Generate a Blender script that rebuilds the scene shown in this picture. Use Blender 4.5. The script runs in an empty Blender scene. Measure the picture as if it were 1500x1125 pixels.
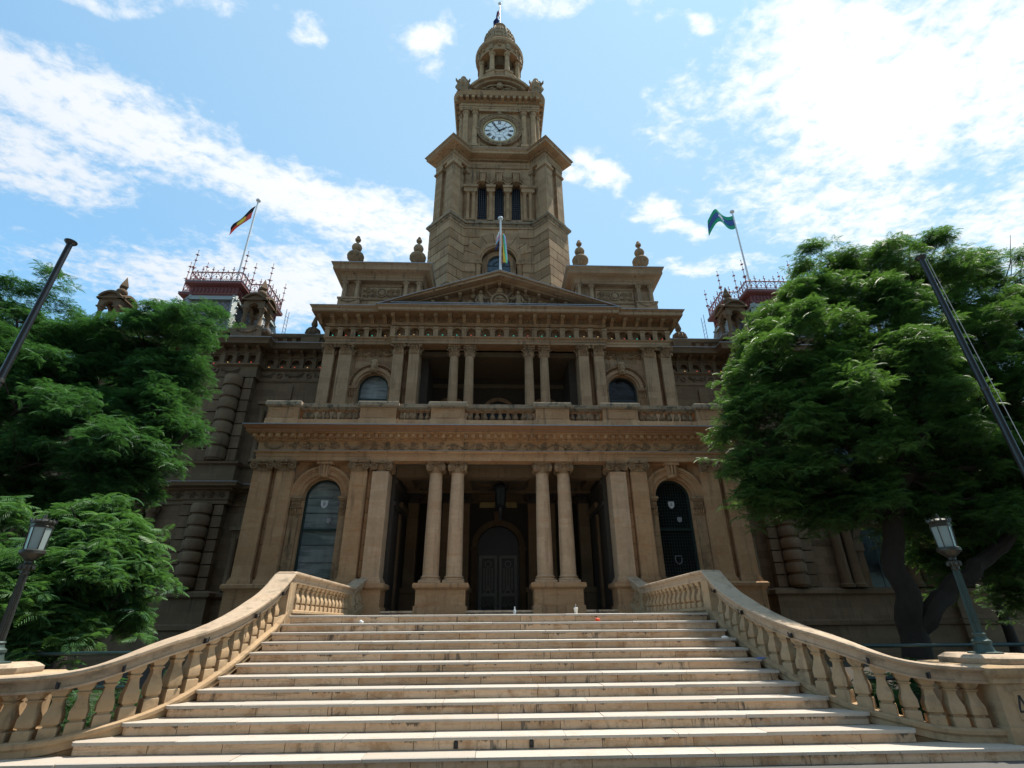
import bpy, bmesh, math, random
import numpy as np
from mathutils import Vector, Matrix
PI = math.pi; R = math.radians
random.seed(7)
SC = bpy.context.scene
COL = SC.collection
# ------------------------------------------------------------------ camera
cam_d = bpy.data.cameras.new('camera'); cam = bpy.data.objects.new('camera', cam_d); COL.objects.link(cam)
SC.camera = cam
cam_d.sensor_width = 36; cam_d.lens = 36*747.64/1500; cam_d.clip_start = .1; cam_d.clip_end = 3000
_p, _y, _r = R(25.138), R(2.257), R(-.458)
_f = Vector((math.sin(_y)*math.cos(_p), math.cos(_y)*math.cos(_p), math.sin(_p)))
_rt = Vector((math.cos(_y), -math.sin(_y), 0)); _u = _rt.cross(_f)
_rt2 = _rt*math.cos(_r)+_u*math.sin(_r); _u2 = _u*math.cos(_r)-_rt*math.sin(_r)
_m = Matrix((_rt2, _u2, -_f)).transposed().to_4x4(); _m.translation = (-.2244, -12.73, 1.783)
cam.matrix_world = _m
# ------------------------------------------------------------------ sun, sky, exposure
SUN_AZ, SUN_EL = 58, 67            # azimuth from +Y towards +X
sd = Vector((math.sin(R(SUN_AZ))*math.cos(R(SUN_EL)), math.cos(R(SUN_AZ))*math.cos(R(SUN_EL)), math.sin(R(SUN_EL))))
sl = bpy.data.lights.new('sun', 'SUN'); sl.energy = 4.8; sl.angle = R(.53); sl.color = (1, .93, .82)
so = bpy.data.objects.new('sun', sl); COL.objects.link(so); so.rotation_euler = sd.to_track_quat('Z', 'Y').to_euler(); so.location = (40, 20, 60)
SC.view_settings.view_transform = 'Standard'; SC.view_settings.look = 'None'
SC.view_settings.exposure = .62; SC.view_settings.gamma = 1; SC.view_settings.use_curve_mapping = False
W = bpy.data.worlds.new('World'); SC.world = W; W.use_nodes = True

class NT:
    """tiny helper to write node trees"""
    def __init__(s, nt): s.nt = nt; s.N = nt.nodes; s.L = nt.links
    def n(s, typ, ins=None, **kw):
        nd = s.N.new(typ)
        for k, v in kw.items(): setattr(nd, k, v)
        for k, v in (ins or {}).items():
            sk = nd.inputs[k]
            if hasattr(v, 'is_linked') or isinstance(v, bpy.types.NodeSocket): s.L.new(v, sk)
            else:
                if isinstance(v, tuple) and len(v) == 3 and sk.type == 'RGBA': v = v+(1,)
                sk.default_value = v
        return nd
    def math(s, op, a, b=0., clamp=False):
        return s.n('ShaderNodeMath', {0: a, 1: b}, operation=op, use_clamp=clamp).outputs[0]
    def vmath(s, op, a, b=(0, 0, 0)):
        nd = s.n('ShaderNodeVectorMath', {0: a, 1: b}, operation=op)
        return nd.outputs['Value'] if op in ('LENGTH', 'DOT_PRODUCT', 'DISTANCE') else nd.outputs[0]
    def noise(s, vec, scale, detail=4., rough=.55, dist=0.):
        return s.n('ShaderNodeTexNoise', {'Vector': vec, 'Scale': scale, 'Detail': detail, 'Roughness': rough, 'Distortion': dist}).outputs[0]
    def ramp(s, fac, a, b, lo=0., hi=1., smooth=True):
        return s.n('ShaderNodeMapRange', {0: fac, 1: a, 2: b, 3: lo, 4: hi}, interpolation_type='SMOOTHSTEP' if smooth else 'LINEAR').outputs[0]
    def mix(s, fac, a, b, blend='MIX'):
        nd = s.n('ShaderNodeMix', data_type='RGBA', blend_type=blend)
        for k, v in ((0, fac), (6, a), (7, b)):
            if isinstance(v, bpy.types.NodeSocket): s.L.new(v, nd.inputs[k])
            else: nd.inputs[k].default_value = v+(1,) if isinstance(v, tuple) and len(v) == 3 else v
        return nd.outputs[2]
    def mapv(s, vec, scale=(1, 1, 1), loc=(0, 0, 0), rot=(0, 0, 0)):
        return s.n('ShaderNodeMapping', {0: vec, 1: loc, 2: rot, 3: scale}).outputs[0]

def build_world():
    t = NT(W.node_tree); t.N.clear()
    sky = t.n('ShaderNodeTexSky', sky_type='NISHITA', sun_disc=False, sun_elevation=R(SUN_EL), sun_rotation=R(SUN_AZ), air_density=1.0, dust_density=.6, ozone_density=1.5)
    d = t.n('ShaderNodeTexCoord').outputs['Generated']
    sp = t.n('ShaderNodeSeparateXYZ', {0: d})
    z = t.math('MAXIMUM', sp.outputs[2], .04)
    px = t.math('DIVIDE', sp.outputs[0], z); py = t.math('DIVIDE', sp.outputs[1], z)
    p = t.n('ShaderNodeCombineXYZ', {0: px, 1: py, 2: 0.}).outputs[0]
    # regions of the cloud deck, in deck coordinates: centre, half axes, turn, weight
    warp = t.n('ShaderNodeTexNoise', {'Vector': p, 'Scale': 3.0, 'Detail': 3.}).outputs['Color']
    wv = t.vmath('SCALE', t.vmath('SUBTRACT', warp, (.5, .5, .5))); wv.node.inputs['Scale'].default_value = .3
    q = t.vmath('ADD', p, wv)
    regs = [(-.86, .81, .46, .19, 34, .92), (-1.15, .90, .34, .16, 10, .8), (-.36, .60, .075, .040, 60, .72), (-.14, .61, .10, .042, -6, .78),
            (-.52, 1.02, .44, .15, 20, .95), (-.70, 1.42, .85, .28, 4, .92), (-.25, 1.17, .30, .13, 5, .88),
            (.78, .68, .48, .26, 20, 1.0), (1.15, .60, .5, .26, 15, .90), (.12, .54, .22, .03, 0, .55), (-.62, .52, .25, .05, 8, .55), (.33, .55, .05, .03, 30, .8), (.42, .78, .16, .12, 50, .55), (.95, 1.02, .50, .24, 18, .78), (1.6, 1.0, .5, .4, 0, .8),
            (.24, .93, .12, .08, 30, .85), (.50, 1.08, .17, .06, 12, .8), (.66, 1.28, .2, .06, 8, .65),
            (0, -.6, 1.6, .9, 0, .55), (.2, -2.2, 3, 1.2, 0, .6), (3, .5, 1.5, 2.5, 0, .6), (-3.2, .3, 1.5, 2.5, 0, .5)]
    acc = None
    for cx, cy, rx, ry, a, w in regs:
        m = t.vmath('SUBTRACT', q, (cx, cy, 0))
        m = t.n('ShaderNodeVectorRotate', {'Vector': m, 'Angle': R(-a)}, rotation_type='Z_AXIS').outputs[0]
        m = t.vmath('LENGTH', t.vmath('DIVIDE', m, (rx, ry, 1)))
        m = t.ramp(m, .25, 1.35, w, 0.)
        acc = m if acc is None else t.math('MAXIMUM', acc, m)
    pm = t.mapv(p, rot=(0, 0, R(-30)), scale=(1.0, 1.7, 1))
    n1 = t.noise(pm, 13., 8., .62, .25)
    n2 = t.noise(p, 30., 5., .62, .3)
    n = t.math('ADD', t.math('MULTIPLY', n1, .60), t.math('MULTIPLY', n2, .40))
    big = t.noise(p, 2.5, 4., .6, .3)
    acc2 = t.math('ADD', acc, t.math('MULTIPLY', t.math('SUBTRACT', big, .5), .35))
    thr = t.math('SUBTRACT', .71, t.math('MULTIPLY', acc2, .40))
    dens = t.ramp(t.math('SUBTRACT', n, thr), -.11, .19)
    dens = t.math('MULTIPLY', dens, t.ramp(acc2, .02, .30))
    dens = t.math('MULTIPLY', dens, t.ramp(acc, .3, 1.0, .80, 1.0))
    # towards the sun both the air and the cloud get brighter
    cs = t.vmath('DOT_PRODUCT', t.vmath('NORMALIZE', d), tuple(sd))
    glow = t.ramp(cs, .25, .98, 0., 1.)
    glow2 = t.math('POWER', t.math('MAXIMUM', cs, 0.), 8.)
    skyc = t.mix(1., sky.outputs[0], (SKY_TINT), 'MULTIPLY')
    skyc = t.mix(t.math('ADD', t.math('MULTIPLY', glow, .52), .31), skyc, SKY_PALE)
    cl = t.n('ShaderNodeMix', {0: glow, 6: CLOUD_A, 7: CLOUD_B}, data_type='RGBA').outputs[2]
    c = t.mix(dens, skyc, cl)
    bg = t.n('ShaderNodeBackground', {'Color': c, 'Strength': .12})
    out = t.n('ShaderNodeOutputWorld', {0: bg.outputs[0]})
SKY_TINT = (.84, 1.42, 1.44)
SKY_PALE = (2.7, 4.0, 5.2)
CLOUD_A = (4.5, 4.85, 5.25, 1); CLOUD_B = (6.2, 6.3, 6.4, 1)
build_world()

# ------------------------------------------------------------------ materials
def new_mat(name):
    m = bpy.data.materials.new(name); m.use_nodes = True
    t = NT(m.node_tree); t.N.clear()
    b = t.n('ShaderNodeBsdfPrincipled'); o = t.n('ShaderNodeOutputMaterial', {0: b.outputs[0]})
    return m, t, b
def simple(name, col, rough=.6, metal=0., vary=.15, bump=0., emis=None, es=1.):
    m, t, b = new_mat(name)
    pos = t.n('ShaderNodeNewGeometry').outputs['Position']
    n = t.noise(pos, 6., 5.)
    c = t.mix(n, tuple(x*(1-vary) for x in col), tuple(min(1, x*(1+vary)) for x in col))
    t.L.new(c, b.inputs['Base Color']); b.inputs['Roughness'].default_value = rough; b.inputs['Metallic'].default_value = metal
    if bump:
        bn = t.n('ShaderNodeBump', {'Height': t.noise(pos, 40., 4.), 'Strength': bump, 'Distance': .02}); t.L.new(bn.outputs[0], b.inputs['Normal'])
    if emis: b.inputs['Emission Color'].default_value = emis+(1,); b.inputs['Emission Strength'].default_value = es
    return m
def stone(name, ca, cb, iron, streak=.55, joints=.6, iron_amt=.5, row=.34, bw=.9, grain=.35, lichen=.0):
    """sandstone: blocks that differ in tone, iron-rich bands, dark rain streaks, fine grain"""
    m, t, b = new_mat(name)
    g = t.n('ShaderNodeNewGeometry'); pos = g.outputs['Position']; isl = g.outputs['Random Per Island']
    s = t.n('ShaderNodeSeparateXYZ', {0: pos})
    u = t.math('ADD', s.outputs[0], s.outputs[1])
    v2 = t.n('ShaderNodeCombineXYZ', {0: u, 1: s.outputs[2], 2: 0.}).outputs[0]
    br = t.n('ShaderNodeTexBrick', {'Vector': v2, 'Color1': (0, 0, 0, 1), 'Color2': (1, 1, 1, 1), 'Mortar': (.5, .5, .5, 1), 'Scale': 1., 'Mortar Size': .006, 'Mortar Smooth': .1, 'Bias': 0., 'Brick Width': bw, 'Row Height': row})
    blk = t.n('ShaderNodeSeparateColor', {0: br.outputs[0]}).outputs[0]
    n1 = t.noise(pos, 1.1, 5., .6); n2 = t.noise(pos, 9., 6., .65); n3 = t.noise(pos, 70., 3., .6)
    tone = t.math('ADD', t.math('MULTIPLY', n1, .45), t.math('MULTIPLY', isl, .32))
    tone = t.math('ADD', tone, t.math('MULTIPLY', blk, .42 if joints else .22))
    c = t.mix(t.ramp(tone, .25, .8), ca, cb)
    bands = t.noise(t.mapv(pos, (.8, .8, 4.5)), 1.3, 5., .6, .4)
    c = t.mix(t.math('MULTIPLY', t.ramp(bands, .52, .72), iron_amt), c, iron)
    c = t.mix(t.ramp(n2, .35, .75, .0, .28), c, tuple(x*.55 for x in ca))
    st = t.noise(t.mapv(pos, (5.5, 5.5, .35)), 1.0, 6., .65)
    st2 = t.noise(pos, .55, 3.)
    c = t.mix(t.math('MULTIPLY', t.ramp(st, .50, .72), t.math('MULTIPLY', t.ramp(st2, .32, .60), streak)), c, (.05, .04, .03))
    if lichen:
        ln = t.noise(pos, 3.2, 8., .7)
        c = t.mix(t.math('MULTIPLY', t.ramp(ln, .52, .62), lichen), c, (.075, .07, .05))
    if joints:
        c = t.mix(t.math('MULTIPLY', br.outputs['Fac'], joints), c, tuple(x*.35 for x in ca))
    t.L.new(c, b.inputs['Base Color'])
    b.inputs['Roughness'].default_value = .88; b.inputs['Specular IOR Level'].default_value = .25
    h = t.math('ADD', t.math('MULTIPLY', n3, .6), t.math('MULTIPLY', n2, .8))
    if joints: h = t.math('SUBTRACT', h, t.math('MULTIPLY', br.outputs['Fac'], 1.2))
    bn = t.n('ShaderNodeBump', {'Height': h, 'Strength': grain, 'Distance': .012}); t.L.new(bn.outputs[0], b.inputs['Normal'])
    return m
M = {}
M['warm'] = stone('warm sandstone', (.355, .198, .100), (.50, .315, .175), (.40, .17, .06), streak=.65, joints=0, iron_amt=.55)
M['column'] = stone('pale pinkish sandstone', (.42, .275, .168), (.55, .385, .255), (.46, .235, .11), streak=.4, joints=0, iron_amt=.5)
M['warm_wall'] = stone('warm sandstone ashlar', (.355, .198, .100), (.50, .315, .175), (.40, .17, .06), streak=.65, joints=.55, iron_amt=.5, row=.42, bw=1.1)
M['grey'] = stone('weathered sandstone', (.245, .155, .088), (.385, .260, .157), (.32, .16, .07), streak=.85, joints=0, iron_amt=.3)
M['grey_wall'] = stone('weathered sandstone ashlar', (.245, .155, .088), (.385, .260, .157), (.32, .16, .07), streak=.85, joints=.55, iron_amt=.3, row=.4, bw=1.0)
M['tower'] = stone('tower sandstone', (.245, .152, .082), (.43, .282, .158), (.41, .20, .075), streak=.85, joints=0, iron_amt=.5)
M['carved'] = stone('carved sandstone', (.23, .145, .08), (.36, .245, .145), (.29, .15, .065), streak=.85, joints=0, iron_amt=.3, lichen=.45)
M['wing'] = stone('sooty shade darkened sandstone', (.115, .076, .044), (.185, .126, .075), (.15, .075, .036), streak=.7, joints=0, iron_amt=.3)  # wing stone: soot, with tree shade also put into the dark colour
M['wing_wall'] = stone('sooty shade darkened sandstone ashlar', (.115, .076, .044), (.185, .126, .075), (.15, .075, .036), streak=.7, joints=.5, iron_amt=.3, row=.4, bw=1.)  # ashlar version, soot plus tree shade in the colour
M['wing_carved'] = stone('sooty shade darkened carved sandstone', (.10, .066, .04), (.165, .11, .068), (.12, .065, .032), streak=.7, joints=0, iron_amt=.3, lichen=.4)  # carved version with the same soot and painted shade
M['balus'] = stone('balustrade sandstone', (0.396, 0.271, 0.155), (0.482, 0.353, 0.224), (0.43, 0.241, 0.103), streak=.6, joints=0, iron_amt=.4, grain=.4, lichen=.3)
M['coping'] = stone('stair coping sandstone', (0.404, 0.301, 0.206), (0.482, 0.37, 0.267), (0.413, 0.258, 0.146), streak=.3, joints=0, iron_amt=.25, grain=.3, lichen=.38)
M['lichen'] = stone('lichen dark coping', (.22, .17, .115), (.32, .25, .17), (.33, .19, .09), streak=.8, joints=0, lichen=.9)
M['red_band'] = stone('rust red painted cornice edge', (0.238, 0.109, 0.05), (0.29, 0.145, 0.073), (0.198, 0.079, 0.033), streak=.5, joints=0, iron_amt=.4)
M['lead'] = simple('grey lead flashing', (.30, .33, .37), .5, .2, .3)
M['dark_in'] = simple('shade darkened plaster interior', (.045, .036, .027), .9, 0, .3)  # porch and loggia shade put into the near-black plaster colour
M['ceil'] = simple('shade dimmed painted ceiling', (.11, .085, .055), .9, 0, .3)  # ceiling colour lowered too, to hold the shade of the porch
M['door'] = simple('black green painted door', (.030, .036, .034), .4, 0, .2)
M['door_frame'] = simple('grey painted door frame', (.20, .21, .20), .5, 0, .2)
M['frame'] = simple('dark green window frame', (.012, .028, .028), .4, 0, .2)
M['curtain'] = simple('pale teal curtain', (.30, .37, .37), .9, 0, .2)
M['white'] = simple('white enamel', (.78, .78, .76), .4, 0, .05)
M['black'] = simple('black paint', (.012, .013, .018), .45, 0, .1)
M['gilt'] = simple('worn gilt', (.42, .31, .13), .45, .3, .3)
M['shield_dim'] = simple('dim leaded shield', (.20, .24, .26), .3, 0, .3)
M['shield'] = simple('pale leaded shield', (.55, .60, .62), .3, 0, .2)
M['bluegreen'] = simple('dark green painted pipe', (.018, .045, .045), .35, .2, .3)
M['verdigris'] = simple('verdigris bronze', (.045, .075, .068), .6, .3, .35)
M['bronze'] = simple('dark weathered bronze', (.050, .050, .043), .45, .5, .35, .2)
M['lampglass'] = simple('frosted lamp glass', (.26, .32, .31), .25, 0, .1)
M['pole'] = simple('charcoal painted pole', (.035, .037, .04), .32, .5, .2)
M['white_pole'] = simple('white painted pole', (.62, .64, .66), .35, 0, .08)
M['iron_red'] = simple('oxide red ironwork', (.27, .085, .085), .6, .1, .25)
M['cast_red'] = simple('oxide red cast iron', (.155, .045, .042), .65, 0, .3, .3)
M['zinc'] = simple('pale zinc', (.25, .28, .265), .5, .2, .2)
M['inner'] = stone('shade darkened inner sandstone', (.12, .08, .045), (.18, .12, .07), (.14, .08, .04), streak=.5, joints=0)  # inner parts: recess shade put into a darker sandstone colour
M['bark'] = simple('dark tree bark', (.024, .018, .013), .95, 0, .55, 1.)
M['asphalt'] = simple('grey paving', (.13, .125, .12), .85, 0, .2, .3)
M['paving'] = stone('granite paving', (.16, .15, .14), (.22, .21, .195), (.17, .15, .13), streak=.2, joints=.6, iron_amt=.2, row=.45, bw=.9)
M['office'] = simple('pale concrete facade', (.36, .34, .31), .8, 0, .15)
M['office_dark'] = simple('grey concrete facade', (.22, .215, .21), .8, 0, .15)
M['soil'] = simple('dark garden soil', (.035, .028, .02), .95, 0, .4, .5)
M['brick_red'] = stone('red brick', (.30, .11, .055), (.40, .17, .085), (.25, .08, .04), streak=.3, joints=.5, row=.075, bw=.23)
M['cup'] = simple('white paper cup', (.8, .78, .72), .5, 0, .05)
M['orange'] = simple('bright orange red rag', (.75, .09, .03), .6, 0, .1)
M['blue_bit'] = simple('blue wrapper', (.10, .16, .42), .5, 0, .1)
for k, c in dict(red=(1., .12, .04), green=(.05, .75, .5), amber=(1., .55, .18)).items():
    M['glow_'+k] = simple(k+' glowing lamp', tuple(x*.5 for x in c), .4, 0, .05, 0, c, .55)
for k, c in dict(f_black=(.02, .02, .02), f_red=(.72, .10, .06), f_yellow=(.80, .58, .06), f_green=(.03, .40, .24), f_blue=(.07, .14, .38), f_white=(.75, .75, .75), f_navy=(.02, .03, .12), f_orange=(.85, .28, .03), f_purple=(.22, .05, .30), f_pink=(.75, .35, .45), f_cyan=(.25, .55, .75), f_brown=(.16, .08, .04)).items():
    m, t, b = new_mat('flag cloth '+k[2:])
    b.inputs['Base Color'].default_value = c+(1,); b.inputs['Roughness'].default_value = .9
    tr = t.n('ShaderNodeBsdfTranslucent', {'Color': c+(1,)}); mx = t.n('ShaderNodeMixShader', {0: .22, 1: b.outputs[0], 2: tr.outputs[0]})
    t.L.new(mx.outputs[0], t.N['Material Output'].inputs[0]); M[k] = m
def glassm(name, col, rough=.06, bump=.06):
    m, t, b = new_mat(name); pos = t.n('ShaderNodeNewGeometry').outputs['Position']
    n = t.noise(pos, 1.2, 4.)
    t.L.new(t.mix(n, tuple(x*.6 for x in col), tuple(x*1.4 for x in col)), b.inputs['Base Color'])
    b.inputs['Roughness'].default_value = rough; b.inputs['Specular IOR Level'].default_value = .6 if rough < .1 else .28
    bn = t.n('ShaderNodeBump', {'Height': t.noise(pos, 2.2, 3.), 'Strength': bump, 'Distance': .1}); t.L.new(bn.outputs[0], b.inputs['Normal'])
    return m
M['glass'] = glassm('window glass', (.035, .045, .05), .05)
M['glass_dark'] = glassm('dark leaded glass', (.010, .012, .013), .22, .2)
def reflection_pane():
    m, t, b = new_mat('window pane with painted reflection'); pos = t.n('ShaderNodeNewGeometry').outputs['Position']
    n = t.noise(t.mapv(pos, (3., 3., .5)), 1.2, 5.); n2 = t.noise(t.mapv(pos, (.6, .6, 4.)), 1.6, 4.)
    c = t.mix(n, (.10, .13, .14), (.24, .29, .30)); c = t.mix(t.ramp(n2, .45, .6, 0, .6), c, (.06, .08, .09))  # pale street reflection put into the pane colour as streaks and bands
    t.L.new(c, b.inputs['Base Color']); b.inputs['Roughness'].default_value = .09; b.inputs['Specular IOR Level'].default_value = .7
    bn = t.n('ShaderNodeBump', {'Height': t.noise(pos, 1.6, 2.), 'Strength': .05, 'Distance': .1}); t.L.new(bn.outputs[0], b.inputs['Normal'])
    return m
M['pane'] = reflection_pane()
def marble():
    m, t, b = new_mat('stained cream marble')
    g = t.n('ShaderNodeNewGeometry'); pos = g.outputs['Position']; isl = g.outputs['Random Per Island']
    n1 = t.noise(pos, 2.2, 7., .65, .6); n2 = t.noise(pos, 11., 6., .7, .5); n3 = t.noise(t.mapv(pos, (6, 6, 1.2)), 1.2, 6., .7)
    c = t.mix(t.ramp(isl, 0., 1.), (.66, .445, .28), (.74, .555, .39)); c = t.mix(t.ramp(isl, .68, .80, 0, .65), c, (.43, .27, .15)); c = t.mix(t.ramp(isl, .10, .04, 0, .6), c, (.36, .33, .29))
    c = t.mix(t.ramp(n1, .46, .66, 0, .85), c, (.44, .255, .13))
    c = t.mix(t.ramp(n2, .5, .75, 0, .7), c, (.36, .23, .135))
    v = t.n('ShaderNodeTexVoronoi', {'Vector': t.mapv(pos, (1, 1, 2.2)), 'Scale': 2.4}, feature='DISTANCE_TO_EDGE').outputs[0]
    c = t.mix(t.math('MULTIPLY', t.ramp(v, .0, .018, .75, 0.), t.ramp(n1, .45, .6)), c, (.20, .14, .09))
    c = t.mix(t.math('MULTIPLY', t.ramp(n3, .54, .66), t.ramp(t.noise(pos, .9, 3.), .42, .58, 0, .9)), c, (.07, .06, .05))
    sp = t.noise(pos, 26., 4., .7)
    c = t.mix(t.ramp(sp, .66, .72, 0, .75), c, (.10, .085, .065))
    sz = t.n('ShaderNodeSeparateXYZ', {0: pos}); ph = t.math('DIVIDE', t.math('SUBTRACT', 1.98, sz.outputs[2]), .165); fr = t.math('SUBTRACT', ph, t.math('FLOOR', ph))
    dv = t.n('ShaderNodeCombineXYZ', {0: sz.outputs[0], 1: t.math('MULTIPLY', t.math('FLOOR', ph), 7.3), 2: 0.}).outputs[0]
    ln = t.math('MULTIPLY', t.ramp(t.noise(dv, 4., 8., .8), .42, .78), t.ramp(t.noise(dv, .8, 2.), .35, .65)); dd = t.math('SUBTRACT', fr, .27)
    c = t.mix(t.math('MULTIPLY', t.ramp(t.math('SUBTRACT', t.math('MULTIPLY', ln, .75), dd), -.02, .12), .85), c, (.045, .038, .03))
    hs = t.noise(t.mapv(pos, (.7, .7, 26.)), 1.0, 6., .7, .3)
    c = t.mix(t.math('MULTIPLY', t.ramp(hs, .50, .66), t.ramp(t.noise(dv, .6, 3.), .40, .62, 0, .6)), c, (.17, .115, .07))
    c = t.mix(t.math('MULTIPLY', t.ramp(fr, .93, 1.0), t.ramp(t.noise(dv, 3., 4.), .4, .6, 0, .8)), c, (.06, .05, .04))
    t.L.new(c, b.inputs['Base Color']); b.inputs['Roughness'].default_value = .55
    bn = t.n('ShaderNodeBump', {'Height': t.math('ADD', n2, t.noise(pos, 60., 3.)), 'Strength': .18, 'Distance': .012}); t.L.new(bn.outputs[0], b.inputs['Normal'])
    return m
M['marble'] = marble()
def tread_m():
    m, t, b = new_mat('worn pale marble tread')
    g = t.n('ShaderNodeNewGeometry'); pos = g.outputs['Position']; isl = g.outputs['Random Per Island']
    n1 = t.noise(pos, 3., 6., .65, .4); n2 = t.noise(pos, 22., 5., .7)
    c = t.mix(isl, (.41, .355, .295), (.48, .43, .37))
    c = t.mix(t.ramp(n1, .5, .7, 0, .6), c, (.40, .315, .235))
    c = t.mix(t.ramp(n2, .60, .70, 0, .7), c, (.12, .10, .08))
    t.L.new(c, b.inputs['Base Color']); b.inputs['Roughness'].default_value = .6
    bn = t.n('ShaderNodeBump', {'Height': n2, 'Strength': .15, 'Distance': .01}); t.L.new(bn.outputs[0], b.inputs['Normal'])
    return m
M['tread'] = tread_m()
def slate():
    m, t, b = new_mat('fish scale slate')
    pos = t.n('ShaderNodeNewGeometry').outputs['Position']
    s = t.n('ShaderNodeSeparateXYZ', {0: pos}); u = t.math('ADD', s.outputs[0], s.outputs[1])
    v2 = t.n('ShaderNodeCombineXYZ', {0: u, 1: s.outputs[2], 2: 0.}).outputs[0]
    v2 = t.mapv(v2, (1, .8, 1), rot=(0, 0, R(45)))
    br = t.n('ShaderNodeTexBrick', {'Vector': v2, 'Color1': (.10, .095, .09, 1), 'Color2': (.17, .155, .145, 1), 'Mortar': (.035, .03, .03, 1), 'Scale': 1., 'Mortar Size': .022, 'Brick Width': .24, 'Row Height': .24, 'Bias': 0.}, offset=0.)
    t.L.new(br.outputs[0], b.inputs['Base Color']); b.inputs['Roughness'].default_value = .6
    bn = t.n('ShaderNodeBump', {'Height': br.outputs['Fac'], 'Strength': -.5, 'Distance': .03}); t.L.new(bn.outputs[0], b.inputs['Normal'])
    return m
M['slate'] = slate()
def leaf(name, a, b_, tr):
    m, t, b = new_mat(name)
    g = t.n('ShaderNodeNewGeometry'); pos = g.outputs['Position']; isl = g.outputs['Random Per Island']
    n = t.noise(pos, .9, 3.)
    at = t.n('ShaderNodeAttribute', attribute_name='tone').outputs['Fac']
    f = t.math('ADD', t.math('MULTIPLY', n, .35), t.math('MULTIPLY', at, .65))
    c = t.mix(f, a, b_)
    t.L.new(c, b.inputs['Base Color']); b.inputs['Roughness'].default_value = .5; b.inputs['Specular IOR Level'].default_value = .22
    tl = t.n('ShaderNodeBsdfTranslucent', {'Color': t.mix(f, tuple(x*.8 for x in tr), tr)})
    mx = t.n('ShaderNodeMixShader', {0: .26, 1: b.outputs[0], 2: tl.outputs[0]}); t.L.new(mx.outputs[0], t.N['Material Output'].inputs[0])
    return m
M['leaf_l'] = leaf('deep green fern leaf', (.015, .058, .032), (.070, .160, .050), (.10, .28, .05))
M['leaf_r'] = leaf('bright green fern leaf', (.014, .054, .027), (.090, .175, .044), (.18, .38, .055))
M['leaf_y'] = leaf('yellow green leaf', (.07, .10, .02), (.16, .17, .035), (.30, .32, .06))
M['leaf_b'] = leaf('blue green bush leaf', (.020, .078, .042), (.115, .22, .055), (.14, .34, .06))

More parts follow.
